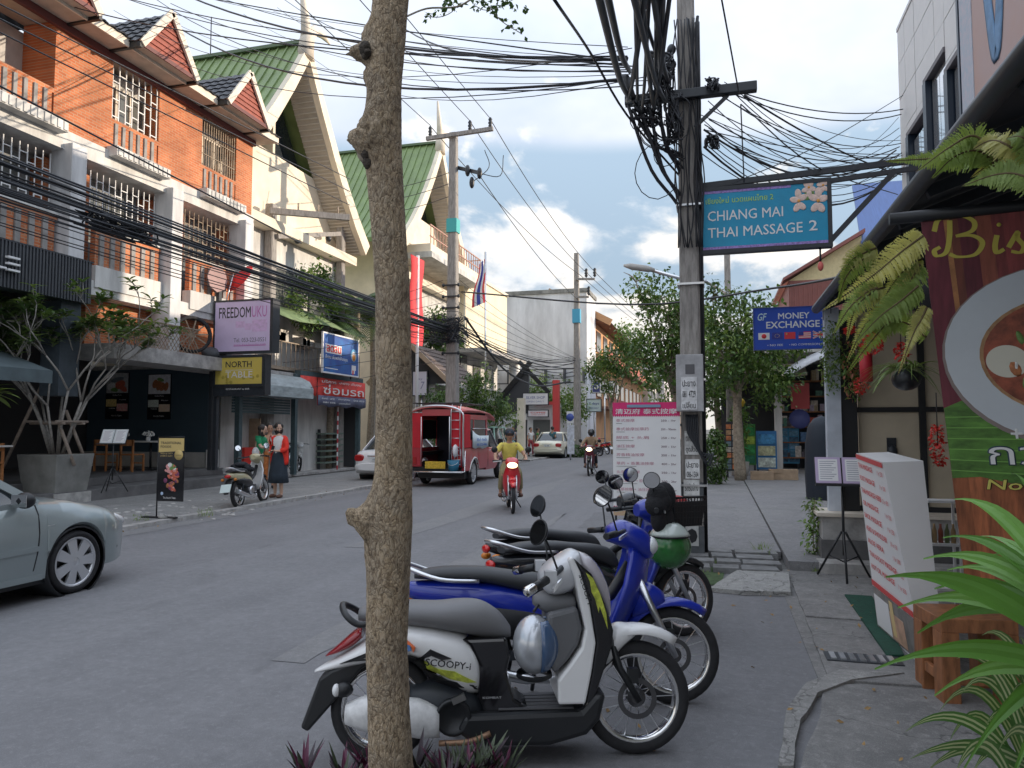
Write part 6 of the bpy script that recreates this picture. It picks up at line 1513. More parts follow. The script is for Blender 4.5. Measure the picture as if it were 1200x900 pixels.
def underbone(label, loc, heading, lean=0.0, body=None, trim=None, shield=None, fender=None, wb=1.22, group=None, mirrors=True, tail=None, basket=False, fork=None, tailrack=True, plate=None, steer=0.0, name='motorbike', lamp=None, mirror_n=(-.8,-.3,.35), cat='motorbike'):
 """small four stroke commuter bike: x forward, rear contact at the origin"""
 t = thing(name, label, cat, loc, 0, group, rot=(-lean,0,heading))
 r = .275; body = body or paint('blue_gloss',(.010,.030,.36)); trim = trim or M_black; shield = shield or body; fender = fender or body; fork = fork or M_steel
 wheel(t,0,r,r,.085); 
 wheel(t,wb,r,r,.075)
 b = MB(); b.tube([(.98,0,.80),(.86,0,.62),(.62,0,.50),(.35,0,.52),(.05,0,.62)],.035,8); b.tube([(.62,0,.48),(.45,0,.36),(.40,0,.28)],.03,8); b.build('frame', M_black, t, local=True)
 b = fus(dense([(.32,.22,.40,.09),(.42,.20,.42,.11),(.58,.22,.42,.10),(.72,.26,.40,.07)])); en = b.build('engine', mat('engine_alloy',(.22,.22,.23),.45,.8), t, local=True)
 b = MB()
 for i in range(5): b.box(.60+i*.025,.612+i*.025,-.085,.085,.27,.42)
 b.build('cooling_fins', MATS['engine_alloy'], en, local=True)
 b = MB(); b.lathe((.40,-.115,.31),(0,-1,0),[(0,.09),(.02,.085),(.03,.05),(.03,0)],18); b.build('clutch_cover', M_steel, en, local=True)
 b = MB(); b.tube(catmull([(.70,-.05,.27),(.62,-.11,.18),(.40,-.13,.17),(.15,-.14,.22),(-.30,-.15,.34)],5),[.018]*11+[.03]*4+[.042]*4+[.042]*2,10); b.build('exhaust', M_steel, t, local=True)
 b = MB()
 for sy in (-1,1): b.bar((.40,sy*.07,.30),(0,sy*.07,r),.035,.05); b.tube([(.02,sy*.10,r+.02),(.10,sy*.10,.60)],.022,8)
 b.build('swing_arm', M_dkmetal, t, local=True)
 fus(dense([(-.38,.63,.70,.03),(-.25,.58,.71,.085),(-.05,.53,.715,.115),(.15,.50,.70,.125),(.35,.45,.66,.11),(.52,.42,.60,.085),(.62,.45,.54,.05)])).build('tail_cover', tail or body, t, local=True)
 fus(dense([(-.10,.50,.58,.09),(.02,.44,.615,.128),(.2,.38,.61,.138),(.42,.36,.57,.12),(.58,.40,.50,.08)])).build('side_cover', trim, t, local=True)
 fus(dense([(-.30,.72,.765,.08),(-.15,.71,.79,.115),(.08,.70,.79,.13),(.28,.66,.765,.12),(.45,.61,.745,.10),(.58,.56,.70,.07),(.64,.56,.62,.03)])).build('seat', M_seat, t, local=True)
 b = MB(); b.tube(catmull([(.08,-.14,.715),(-.15,-.15,.73),(-.36,-.10,.80),(-.40,0,.81),(-.36,.10,.80),(-.15,.15,.73),(.08,.14,.715)],5),.012,8); b.build('grab_rail', M_steel, t, local=True)
 MB().ell((-.385,0,.645),.03,.07,.035,10,6).build('tail_light', mat('red_lens',(.45,.01,.01),.15,coat=.5), t, local=True)
 b = fus(dense([(-.50,.30,.34,.05),(-.42,.42,.46,.07),(-.28,.54,.60,.075),(0,.575,.60,.07)])); b.build('rear_fender', M_black, t, local=True)
 MB().obox((-.505,0,.42),(.008,0,-.003),(0,.10,0),(.05,0,.075)).build('plate', plate or mat('plate_white',(.55,.57,.57),.5), t, local=True)
 for sy in (-1,1): MB().ell((-.34,sy*.13,.58),.045,.03,.03,8,6).build('indicator', mat('amber_lens',(.5,.16,.02),.2), t, local=True)
 secs = []
 for (z,x,w,dp) in ((.30,.80,.10,.05),(.42,.83,.15,.10),(.55,.88,.175,.13),(.70,.94,.17,.14),(.84,.98,.13,.12),(.92,.985,.09,.09)):
  pts = []
  for i in range(9):
   u = -1+2*i/8; pts.append((x+dp*(1-abs(u)**1.7), u*w, z))
  for i in range(9):
   u = 1-2*i/8; pts.append((x-.03+dp*(1-abs(u)**1.7)*.8, u*w*.93, z))
  secs.append(pts)
 MB().loft(secs).build('leg_shield', shield, t, local=True)
 st = Matrix.Translation((.96,0,0)) @ Matrix.Rotation(steer,4,'Z') @ Matrix.Translation((-.96,0,0))
 b = MB()
 for sy in (-1,1): b.tube([(1.0,sy*.075,.74),(wb,sy*.075,r)],[.026,.018],8)
 b.build('fork', fork, t, local=True)
 arcfender(t,wb,r,r+.045,50,150,.07,fender)
 fus(dense([(wb-.24,.48,.60,.05),(wb-.16,.50,.70,.085),(wb-.05,.55,.64,.06)])).build('fork_cover', fender, t, local=True)
 fus(dense([(.84,.93,1.02,.05),(.92,.90,1.06,.12),(1.0,.86,1.04,.13),(1.08,.82,.99,.10),(1.12,.84,.94,.04)])).build('handle_cowl', body, t, local=True)
 MB().ell((1.095,0,.905),.055,.10,.06,12,8).build('headlight', lamp or mat('lamp_glass',(.55,.57,.58),.08,coat=.6), t, local=True)
 b = MB(); b.tube(catmull([(.80,-.34,.98),(.88,-.22,.99),(.94,-.08,1.0),(.94,.08,1.0),(.88,.22,.99),(.80,.34,.98)],4),.013,8); hb = b.build('handlebar', M_dkmetal, t, local=True)
 for sy in (-1,1):
  MB().tube([(.785,sy*.36,.978),(.86,sy*.25,.988)],.019,10).build('grip', M_black, hb, local=True)
  MB().bar((.93,sy*.20,.985),(.86,sy*.36,.965),.008,.018).build('brake_lever', M_steel, hb, local=True)
  if mirrors: mirror(t,(.87,sy*.22,1.0),(.82+.04*sy,sy*.33,1.20),mirror_n,.062)
 b = MB(); b.tube([(.45,-.22,.25),(.45,.22,.25)],.014,8); b.tube([(.1,-.2,.30),(.1,.2,.30)],.012,6); b.build('foot_pegs', M_rubber, t, local=True)
 b = MB(); b.tube([(.42,.09,.25),(.40,.22,.03)],.013,6); b.build('side_stand', M_dkmetal, t, local=True)
 if basket:
  b = MB(); X0,X1,Yw,Z0,Z1 = 1.06,1.36,.19,.84,1.06
  bk = MB().hexa([(X0+.03,-Yw+.03,Z0),(X1-.04,-Yw+.03,Z0),(X1-.04,Yw-.03,Z0),(X0+.03,Yw-.03,Z0),(X0,-Yw,Z1-.03),(X1,-Yw,Z1-.03),(X1,Yw,Z1-.03),(X0,Yw,Z1-.03)]).build('basket', mat('basket_black',(.012,.012,.013),.6), t, local=True)
  b.tube([(X0,-Yw,Z1),(X1,-Yw,Z1),(X1,Yw,Z1),(X0,Yw,Z1)],.012,6,closed=True); b.build('rim_wire', M_black, bk, local=True)
  b = MB()
  for i in range(12):
   f = i/11; x = X0+(X1-X0)*f; b.bar((x,-Yw-.002,Z1),(x*.9+.1*(X0+X1)/2,-Yw+.028,Z0),.006); b.bar((x,Yw+.002,Z1),(x*.9+.1*(X0+X1)/2,Yw-.028,Z0),.006)
  for k in range(4): z = Z0+.045*k+.02; b.bar((X0,-Yw-.004+.03*(1-k/4),z),(X1,-Yw-.004+.03*(1-k/4),z),.005)
  b.build('wire', M_black, bk, local=True)
 return t
HD = math.atan2(.41,1.184)
P0 = G(452,892); ST = thing('scooter','white and black scooter with grey seat parked nearest, behind the tree trunk','scooter',(-1.589,3.385,0),0,None,rot=(-R(4),0,HD))
M_sw = paint('scooter_white',(.72,.73,.74)); M_sg = mat('scooter_seat_grey',(.13,.13,.135),.5,bump=.08,bscale=250); M_sil = mat('scooter_silver',(.46,.47,.49),.35,.25,coat=.5)
wheel(ST,0,.25,.25,.10,spokes=18,disc=False); wheel(ST,1.25,.27,.27,.085,spokes=20)
fus(dense([(-.33,.415,.43,.02),(-.2,.44,.505,.09),(-.1,.46,.565,.125),(0,.48,.625,.15),(.08,.49,.655,.16),(.2,.475,.645,.165),(.30,.385,.625,.165),(.40,.32,.59,.15),(.46,.31,.53,.12),(.485,.32,.44,.06)],5),44).build('body_panel', M_sw, ST, local=True)
fus(dense([(-.12,.66,.72,.07),(-.02,.65,.75,.12),(.12,.64,.75,.145),(.25,.62,.745,.145),(.38,.595,.755,.14),(.48,.575,.745,.125),(.57,.565,.69,.09),(.625,.57,.62,.04)],4),16).build('seat', M_sg, ST, local=True)
sideprism([(.38,.58),(.60,.585),(.62,.50),(.60,.42),(.64,.30),(.74,.235),(.5,.22),(.46,.31),(.47,.45),(.42,.55)],.115).build('underseat_cover', M_blackgloss, ST, local=True, bevel=.03)
sideprism([(.40,.245),(.95,.255),(1.02,.33),(1.075,.33),(1.045,.21),(.98,.14),(.8,.095),(.45,.10),(.36,.17)],.165).build('floor_tray', M_black, ST, local=True, bevel=.025)
b = MB()
for i in range(5): b.box(.56,.92,-.13+i*.055,-.09+i*.055,.255,.262)
b.build('floor_mat', mat('floor_grey',(.075,.075,.08),.7), ST, local=True)
sideprism([(.84,.288),(.97,.288),(1.0,.42),(1.025,.565),(.998,.75),(.955,.90),(.92,.972),(.895,.962),(.93,.86),(.95,.75),(.975,.63),(.955,.545),(.90,.47),(.84,.40)],.185).build('leg_shield', M_sw, ST, local=True, bevel=.012)
sideprism([(.80,.70),(.905,.725),(.94,.735),(.965,.63),(.945,.555),(.89,.48),(.825,.42),(.795,.50)],.165).build('glove_box', mat('inner_grey',(.10,.102,.108),.6), ST, local=True, bevel=.02)
fus(dense([(.74,.72,.76,.05),(.80,.685,.79,.10),(.88,.68,.79,.12),(.94,.69,.78,.11)]),12).build('inner_cover', mat('inner_grey',(.10,.102,.108),.6), ST, local=True)
fp_=sideprism([(.925,.965),(1.017,.885),(1.08,.745),(1.118,.62),(1.11,.545),(1.035,.345),(.99,.18),(.93,.20),(.975,.29),(1.004,.42),(1.029,.565),(1.002,.75),(.959,.90)],.155).build('front_panel', M_blackgloss, ST, local=True, bevel=.035, seg=3)
M_lime = mat('lime_decal',(.36,.40,.05),.35,var=.5,scale=30)
def decal(poly,y,m,nm='decal',parent=None): return MB().prism(poly,(0,y,0),(1,0,0),(0,0,1),-.0015,.0015).build(nm,m,parent or ST,local=True)
decal([(.985,.895),(1.02,.868),(1.055,.79),(1.082,.70),(1.088,.625),(1.066,.69),(1.05,.735),(1.046,.70),(1.028,.77),(1.012,.80),(1.005,.85)],-.1565,M_lime,parent=fp_)
u_=Vector((.052,0,-.17)); text('SCOOPY',(.945,-.1865,.885),u_,Vector((.17,0,.052)),.155,.020,M_black,ST,bold=.02,local=True,depth=.0)
fus(dense([(.77,.83,.88,.06),(.81,.78,.925,.12),(.87,.775,.965,.14),(.93,.80,.995,.14),(.97,.86,.985,.12)]),18,3.2).build('handle_cover', M_sil, ST, local=True)
fus(dense([(.97,.90,.985,.10),(1.02,.83,.965,.118),(1.07,.74,.915,.11),(1.115,.66,.82,.08),(1.13,.66,.74,.03)]),16).build('headlight', mat('smoked_lens',(.36,.34,.37),.08,coat=.9), ST, local=True)
arcfender(ST,1.25,.27,.345,52,140,.085,M_sw)
fus(dense([(1.09,.42,.52,.05),(1.12,.44,.60,.08),(1.17,.50,.63,.085),(1.24,.56,.62,.075)]),12).build('fender_stay', M_sw, ST, local=True)
b=MB()
for sy in (-1,1): b.tube([(1.10,sy*.06,.62),(1.16,sy*.08,.42),(1.25,sy*.085,.27)],.017,8)
b.build('fork', M_black, ST, local=True)
fus(dense([(-.03,.20,.30,.04),(.06,.17,.32,.06),(.18,.14,.32,.07),(.28,.14,.27,.05)]),12,yc=-.13).build('engine_cover', mat('scuffed_white',(.55,.55,.55),.4,var=.2,scale=20), ST, local=True)
fus(dense([(-.16,.21,.30,.05),(-.06,.17,.34,.07),(.02,.17,.33,.06)]),12,yc=-.12).build('muffler_cover', MATS['scuffed_white'], ST, local=True)
b=fus(dense([(.12,.20,.36,.08),(.25,.15,.38,.12),(.42,.15,.34,.11),(.5,.18,.28,.07)])); en=b.build('engine', M_dkmetal, ST, local=True)
MB().lathe((.345,-.13,.235),(0,-1,0),[(0,.085),(.03,.085),(.035,.07),(.015,.06),(.012,.0)],22).build('fan_cowl', M_black, en, local=True)
b=MB(); b.tube(catmull([(.28,-.15,.12),(.42,-.17,.13),(.52,-.17,.165)],4),.014,8); b.build('kick_lever', mat('rusty_lever',(.22,.13,.08),.5,.5,var=.4,scale=30), ST, local=True)
MB().obox((.37,-.16,.32),(.03,0,.012),(0,.01,0),(-.006,0,.014)).build('bracket', M_steel, en, local=True)
b=MB(); b.tube([(.02,-.10,.27),(-.02,-.10,.50)],.028,10); b.build('rear_shock', M_black, ST, local=True)
sideprism([(-.38,.18),(-.345,.16),(-.22,.30),(-.10,.44),(-.05,.47),(-.10,.49),(-.24,.44),(-.30,.40)],.075).build('rear_fender', M_black, ST, local=True, bevel=.012)
arcfender(ST,0,.25,.295,30,165,.07,M_black,'inner_fender')
fus(dense([(-.28,.49,.50,.02),(-.22,.51,.55,.075),(-.15,.54,.61,.09),(-.10,.58,.64,.085)]),12).build('tail_light', mat('deep_red_lens',(.22,.010,.015),.15,coat=.6), ST, local=True)
MB().ell((-.17,-.13,.365),.045,.03,.035,10,6).build('indicator', M_black, ST, local=True); MB().ell((-.205,-.135,.365),.02,.03,.03,10,6).build('indicator_lens', mat('clear_lens',(.6,.6,.62),.15), ST, local=True)
b=MB(); b.tube(catmull([(.0,-.13,.69),(-.10,-.13,.66),(-.17,-.11,.70),(-.205,0,.735),(-.17,.11,.70),(-.10,.13,.66),(0,.13,.69)],5),.016,8); b.build('grab_rail', M_black, ST, local=True)
b=MB(); b.tube(catmull([(.73,-.34,.86),(.80,-.24,.88),(.88,-.10,.92),(.88,.10,.92),(.80,.24,.88),(.73,.34,.86)],4),.014,8); hb=b.build('handlebar', M_dkmetal, ST, local=True)
for sy in (-1,1):
 MB().tube([(.69,sy*.385,.845),(.78,sy*.27,.875)],.021,10).build('grip', M_black, hb, local=True)
 MB().lathe((.69,sy*.385,.845),(-.6,sy*.75,-.2),[(-.03,.024),(.02,.024),(.028,.015),(.028,0)],12).build('bar_end', M_chrome, hb, local=True)
 MB().box(.775,.83,sy*.24-.035,sy*.24+.035,.86,.915).build('switch_box', M_sil, hb, local=True)
 MB().bar((.86,sy*.22,.87),(.80,sy*.36,.84),.009,.02).build('brake_lever', M_chrome, hb, local=True)
b=MB(); b.tube([(.42,.12,.14),(.34,.30,.02)],.014,6); b.build('side_stand', M_dkmetal, ST, local=True)
for sy in (-1,1): mirror(ST,(.84,sy*.20,.92),(.74 if sy<0 else .80,sy*.32,1.10 if sy<0 else 1.20),(-.75,-.45,.25),.062)
ys=-.1685
def onside(poly,m,nm,dy=0.0):
 mb=MB(); A=[];B_=[]
 for (x,z) in poly:
  wv=np.interp(x,[-.33,-.2,-.1,0,.08,.2,.3,.4,.46,.485],[.02,.09,.125,.15,.16,.165,.165,.15,.12,.06]); lo=np.interp(x,[-.33,-.2,-.1,0,.08,.2,.3,.4,.46,.485],[.415,.44,.46,.48,.49,.475,.385,.32,.31,.32]); hi=np.interp(x,[-.33,-.2,-.1,0,.08,.2,.3,.4,.46,.485],[.43,.505,.565,.625,.655,.645,.625,.59,.53,.44])
  s=min(.98,abs((z-(lo+hi)/2)/max(.001,(hi-lo)/2))); yy=wv*(1-s**2.4)**(1/2.4)
  A.append((x,-yy-.010-dy,z)); B_.append((x,-yy+.004,z))
 n=len(A); mb.add(A+B_,[tuple(range(n)),tuple(range(2*n-1,n-1,-1))]+[(i,n+i,n+(i+1)%n,(i+1)%n) for i in range(n)]); return mb.build(nm,m,ST,local=True)
INKB=mat('decal_black',(.01,.01,.012),.3)
onside([(.14,.475),(.19,.51),(.235,.55),(.335,.505),(.29,.50),(.24,.52),(.20,.49)],INKB,'decal')
onside([(.20,.43),(.26,.405),(.34,.392),(.44,.372),(.462,.345),(.38,.358),(.33,.345),(.28,.365),(.23,.39)],INKB,'decal',.0005)
onside([(.20,.472),(.27,.455),(.35,.445),(.455,.385),(.41,.388),(.33,.405),(.27,.415),(.215,.435)],M_lime,'decal',.002)
onside([(.30,.36),(.34,.345),(.46,.365),(.40,.335),(.36,.325)],INKB,'decal',.0005)
onside([(.085,.56),(.115,.575),(.14,.57),(.145,.545),(.115,.535),(.09,.54)],mat('decal_blue',(.10,.20,.42),.3),'decal',.001); onside([(.10,.59),(.145,.565),(.155,.535),(.165,.56),(.125,.595)],mat('decal_red',(.6,.14,.05),.3),'decal',.001)
onside([(.09,.50),(.13,.52),(.17,.50),(.155,.47),(.10,.475)],INKB,'decal',.0005)
onside([(-.20,.475),(-.12,.51),(-.06,.535),(-.02,.525),(-.09,.505),(-.04,.495),(-.13,.49)],INKB,'decal',.0005)
text('SCOOPY-i',(.212,-.184,.480),(1,0,-.12),(.12,0,1),.215,.033,INKB,ST,bold=.015,local=True,depth=.0)
text('KOMBAT',(.485,-.1165,.305),(1,0,0),(0,0,1),.09,.010,M_sil,ST,local=True,depth=.0)
Mst=wm(ST)
hp=Mst@Vector((.735,-.10,.55))
HL=thing('helmet','silver open face helmet with smoky blue visor hanging on the white scooter','helmet',hp,HD,None)
b=MB().ell((0,0,0),.105,.115,.14,20,14); b.build('shell',mat('helmet_silver',(.42,.44,.47),.25,.5,coat=.6),HL,local=True)
b=MB(); 
b.loft([[(.02+.109*math.cos(a)*math.sin(ph),.119*math.sin(a)*math.sin(ph),.142*math.cos(ph)) for a in np.linspace(-1.5,1.0,12)]+[(.02+.102*math.cos(a)*math.sin(ph),.112*math.sin(a)*math.sin(ph),.135*math.cos(ph)) for a in np.linspace(1.0,-1.5,12)] for ph in np.linspace(.55,2.6,10)])
b.build('visor',mat('visor_blue',(.05,.09,.17),.07,coat=.9),HL,local=True)
MB().lathe((0,0,-.13),(0,0,-1),[(0,.085),(.02,.088),(.03,.07)],20).build('neck_roll',M_black,HL,local=True)
b=MB(); b.tube(catmull([(0,.02,.15),(.03,.05,.18),(.07,.05,.2)],3),.008,5); b.build('strap',M_black,HL,local=True)
BLU = paint('blue_gloss2',(.006,.020,.27)); BLK = paint('black_gloss_paint',(.010,.011,.014),rough=.25)
HD2 = R(17)
def place(px_f, d, wb, hd): # root from the front wheel position
 p = AD(px_f,503,d); return Vector((p.x-wb*math.cos(hd),p.y-wb*math.sin(hd),0))
q=place(786,4.42,1.22,HD2)
underbone('blue motorbike with silver fork and chrome grab rail parked just behind the white scooter',q,HD2,R(5),BLU,M_black,BLU,BLU,mirror_n=(-.7,-.55,.3),group=None)
q3=place(800,5.85,1.22,R(38))
B3=underbone('blue motorbike with black front fender and basket, parked farthest along by the pole',q3,R(38),R(5),BLU,M_black,BLU,M_black,basket=True,tail=BLK,mirror_n=(-.5,-.8,-.12))
q5=place(775,6.5,1.22,R(36))
underbone('black motorbike parked between the blue basket motorbike and the price board',q5,R(36),R(5),BLK,M_black,BLK,BLK,mirror_n=(-.45,-.85,-.15))
hp=wm(B3)@Vector((.985,-.20,.70))
HG=thing('helmet','dark green helmet with clear visor hung on the blue basket motorbike','helmet',hp,R(10),None)
MB().ell((0,0,0),.165,.15,.165,20,14).build('shell',mat('helmet_green',(.020,.11,.025),.25,coat=.7,var=.3,scale=12),HG,local=True)
b=MB(); b.loft([[(.172*math.cos(a)*math.sin(ph),.158*math.sin(a)*math.sin(ph),.02+.172*math.cos(ph)) for a in np.linspace(-2.9,.6,14)]+[(.166*math.cos(a)*math.sin(ph),.152*math.sin(a)*math.sin(ph),.02+.166*math.cos(ph)) for a in np.linspace(.6,-2.9,14)] for ph in np.linspace(.25,1.15,7)])
b.build('visor',mat('visor_clear',(.40,.45,.42),.1,coat=.8),HG,local=True)
b=MB(); b.lathe((0,0,.085),(0,0,1),[(-.006,.148),(-.006,.152),(.006,.152),(.006,.148)],24); b.build('trim',M_black,HG,local=True)
hp=wm(B3)@Vector((1.20,0,1.03)); bg_=MB().ell(hp,.10,.12,.05,12,8); tag(bg_.build('bag',mat('bag_red',(.30,.03,.03),.6,var=.4,scale=20)),'crumpled red and black bag lying in the bike basket','bag')
hp=wm(B3)@Vector((.90,-.22,1.0)); jk=MB(); random.seed(2)
for i in range(7): jk.ell(hp+Vector((rnd(-.04,.05),rnd(-.06,.06),rnd(-.10,.13))),rnd(.06,.09),rnd(.06,.09),rnd(.08,.13),10,7)
tag(jk.build('hand_cover',mat('cloth_black',(.012,.012,.014),.9,bump=.5)),'black cloth hand cover bunched over the handlebar of the basket motorbike','hand cover')
# ------------------------------------------------------------------ cars
def car(label, loc, heading, pm, L_=4.35, Wd=1.70, H_=1.46, name='parked_car', group=None, seams=True, rear='sedan', plate='white', dark_glass=None):
 t = thing(name, label, 'car', loc, heading, group)
 hw = Wd/2; xf, xr = L_/2, -L_/2; ax = L_*.30; axr = -L_*.30; rw = .305
 def prof(xs, ks): return lambda x: float(np.interp(x, xs, ks))
 zt = prof([xr,xr+.05,xr+.18,xr+.5,xr+.95,-.6,.4,.85,1.3,xf-.42,xf-.15,xf-.04,xf],[.60,.82,.93,.955,.95,.93,.90,.935,.90,.80,.70,.60,.50])
 zb0 = prof([xr,xr+.15,xr+.5,xf-.55,xf-.15,xf],[.36,.27,.20,.20,.22,.30])
 wv = prof([xr,xr+.08,xr+.3,xr+.8,0,xf-.8,xf-.35,xf-.12,xf],[.62*hw/.85,.74*hw/.85,.81*hw/.85,hw,hw,hw,.80*hw/.85,.66*hw/.85,.50*hw/.85])
 xs = sorted(set([xr,xr+.02,xr+.05,xr+.1,xr+.18]+list(np.linspace(xr+.2,xf-.2,44))+[xf-.18,xf-.12,xf-.07,xf-.03,xf]+[c+.355*math.cos(a) for c in (ax,axr) for a in np.linspace(0,PI,19)]))
 secs = []
 for x in xs:
  zb = zb0(x); arch = 0
  for c in (ax,axr):
   dx = abs(x-c)
   if dx < .355: arch = rw+.0+math.sqrt(.355**2-dx*dx)
  w = wv(x); z_t = zt(x); z0 = max(zb,arch)
  bulge = 1.012 if arch else 1.0
  half = [(0.0,zb if not arch else min(z0,.62)),(w*.86,z0 if not arch else min(z0,.62)),(w*.975*bulge,z0+.012),(w*bulge,max(z0+.03,.46)),(w*.995*bulge,max(z0+.05,.62)),(w*.965,max(z0+.07,min(z_t-.10,.80))),(w*.91,max(z0+.085,z_t-.035)),(w*.80,z_t),(w*.45,z_t+.022),(0,z_t+.03)]
  if z_t-z0 < .2:
   half = [(hx, z0+(z_t-z0)*k) for (hx,_),k in zip(half,(0,0,.06,.25,.45,.7,.88,1,1.02,1.03))]
  secs.append([(x,-y,z) for y,z in half]+[(x,y,z) for y,z in reversed(half[1:-1])])
 MB().loft(secs).build('body', pm, t, local=True, angle=38)
 b = MB()
 for c in (ax,axr): b.lathe((c,-hw+.02,rw),(0,1,0),[(0,.33),(.0,.35),(Wd-.04,.35),(Wd-.04,.33)],22)
 b.box(axr+.3,ax-.3,-hw+.06,hw-.06,.16,.24); b.build('underbody', M_black, t, local=True)
 for c in (ax,axr):
  for sy in (-1,1):
   wt = wheel(t,c,rw,rw,.19,sy*(hw-.105),alloy=True,rim=mat('alloy_rim',(.50,.51,.53),.32,.7))
   if sy > 0:
    for ch in [wt]+list(wt.children):
     pass
 gz = [.90,1.02,1.18,1.33,1.40]; zs = (H_-.07-.90)/(.50)
 xa0, xa1 = xf-L_*.285, xf-L_*.285-.78; xc0, xc1 = (xr+L_*.135, xr+L_*.135+.62) if rear == 'sedan' else (xr+.12, xr+.55)
 def ring(f, z, grow=0.0):
  x0, x1 = xc0+(xc1-xc0)*f-grow, xa0+(xa1-xa0)*f+grow; w = hw*(.895-.20*f)+grow; pts = []
  cr = .12
  for (cx,cy,a0) in ((x1-cr,w-cr,0),(x0+cr,w-cr,PI/2),(x0+cr,-w+cr,PI),(x1-cr,-w+cr,1.5*PI)):
   for k in range(4): a = a0+k*PI/6; pts.append((cx+cr*math.cos(a)*(.6 if True else 1),cy+cr*math.sin(a),z))
  return pts
 zt0, zt1 = .90, H_-.075
 gl = MB().loft([ring(f,zt0+(zt1-zt0)*f) for f in (0,.25,.5,.75,1)]); glo = gl.build('windows', dark_glass or mat('car_glass',(.020,.026,.030),.05,coat=.6), t, local=True, angle=50)
 rs_ = [ring(.965,zt1-.02,.012)]+[[(p[0]*k+(1-k)*(xc1+xa1)/2,p[1]*k,zt1+h) for p in ring(1,0,.012)] for k,h in ((1,.005),(.93,.045),(.75,.065),(.4,.075),(.02,.078))]
 MB().loft(rs_).build('roof', pm, t, local=True, angle=50)
 def P3(f,fx,sy): # point on greenhouse side
  x0, x1 = xc0+(xc1-xc0)*f, xa0+(xa1-xa0)*f; return Vector((x0+(x1-x0)*fx, sy*hw*(.895-.20*f), zt0+(zt1-zt0)*f))
 for sy in (-1,1):
  for (f0,f1,fxa,fxb,wd) in ((0,1,.985,.97,.075),(0,1,.50,.47,.08),(0,1,.02,.03,.15)):
   a, c = P3(f0,fxa,sy), P3(f1,fxb,sy); MB().bar(a+Vector((0,sy*.004,0)),c+Vector((0,sy*.004,0)),.018,wd,(1,0,0)).build('pillar', pm, t, local=True)
  MB().bar(P3(0,.02,sy),P3(0,.98,sy),.02,.05).build('belt_trim', pm, t, local=True)
  mp = P3(.12,.92,sy)+Vector((.02,sy*.13,.0)); m_=MB().ell(mp,.07,.10,.075,12,8).build('side_mirror', M_black if pm.name.startswith('silver_green') else pm, t, local=True)
  MB().obox(mp-Vector((.06,0,0)),(.004,0,0),(0,.085,0),(0,0,.055)).build('mirror_glass', mat('mirror_face',(.80,.80,.80),.03,1.0), m_, local=True)
  if seams:
   for fx in (.55,-.35):
    x = (xa0-.12) if fx > 0 else -.30
    b = MB()
    zz = np.linspace(.30,.90,8)
    for z0_,z1_ in zip(zz,zz[1:]):
     k = lambda z: hw*float(np.interp(z,[.25,.46,.62,.80,.90],[.975,1.0,.995,.965,.91]))+.002
     b.bar((x+.05*math.sin((z0_-.3)*3.5),sy*k(z0_),z0_),(x+.05*math.sin((z1_-.3)*3.5),sy*k(z1_),z1_),.006,.009,(1,0,0))
    b.build('door_seam', M_black, t, local=True)
   MB().bar((axr+.42,sy*(hw+.004),.47),(ax-.45,sy*(hw+.004),.50),.014,.045).build('side_moulding', pm, t, local=True)
   MB().bar((axr+.40,sy*(hw*.98),.235),(ax-.40,sy*(hw*.98),.235),.03,.05).build('sill', pm, t, local=True)
   for x in (-.05,-1.0): MB().ell((x,sy*(hw*.955+.012),.80),.09,.018,.018,10,6).build('door_handle', pm, t, local=True)
   MB().box(xa0+.02,xa0+.09,sy*(hw*.985)-.004,sy*(hw*.985)+.004,.66,.70).build('fender_indicator', M_steel, t, local=True)
  e=fus(dense([(xf-.62,.70,.745,.02),(xf-.42,.65,.765,.09),(xf-.25,.60,.72,.10),(xf-.10,.58,.66,.05)]),12,yc=sy*(hw*.72)); e.build('headlight', mat('headlamp_glass',(.72,.74,.75),.06,coat=.9), t, local=True)
  e=fus(dense([(xr+.0,.64,.80,.14),(xr+.06,.62,.84,.17),(xr+.22,.66,.82,.16),(xr+.36,.70,.80,.13)]),12,3,yc=sy*(hw*.70)); e.build('tail_light', mat('car_red_lens',(.30,.012,.014),.15,coat=.5), t, local=True)
 fus(dense([(xr-.05,.36,.56,hw*.70),(xr+.02,.32,.58,hw*.86),(xr+.16,.30,.56,hw*.95)]),16,4).build('rear_bumper', pm, t, local=True)
 fus(dense([(xf-.30,.24,.50,hw*.90),(xf-.16,.24,.56,hw*.78),(xf-.04,.26,.55,hw*.62),(xf+.03,.30,.50,hw*.46)]),18,4).build('front_bumper', pm, t, local=True)
 MB().obox((xf+.005,0,.57),(.008,0,0),(0,.32,0),(0,0,.05)).build('grille', M_black, t, local=True)
 pl = MB().obox((xr-.02,0,.70),(.008,0,0),(0,.17,0),(0,0,.06)).build('plate', mat('plate_white',(.55,.57,.57),.5), t, local=True)
 text('กข 1482',(xr-.029,.13,.665),(0,-1,0),(0,0,1),.26,.06,M_black,pl,local=True,depth=.001,bold=.01)
 MB().bar((xr-.02,-.3,.79),(xr-.02,.3,.79),.02,.03).build('boot_trim', M_chrome, t, local=True)
 a, c = P3(0,.0,-1), P3(1,.0,-1)
 return t
M_sgreen = mat('silver_green_paint',(.22,.255,.26),.3,.35,coat=.8)
p = G(88,695); car('silver green sedan driving in at the left edge of the road', (p.x-.85+.03, p.y-4.35*.30, 0), PI/2, M_sgreen, name='car')
q = AD(437,560,22.3); car('white sedan parked half on the pavement behind the tree trunk', (q.x+.05,q.y+2.2,.0), PI/2+R(2), paint('car_white',(.70,.71,.73)), L_=4.4)
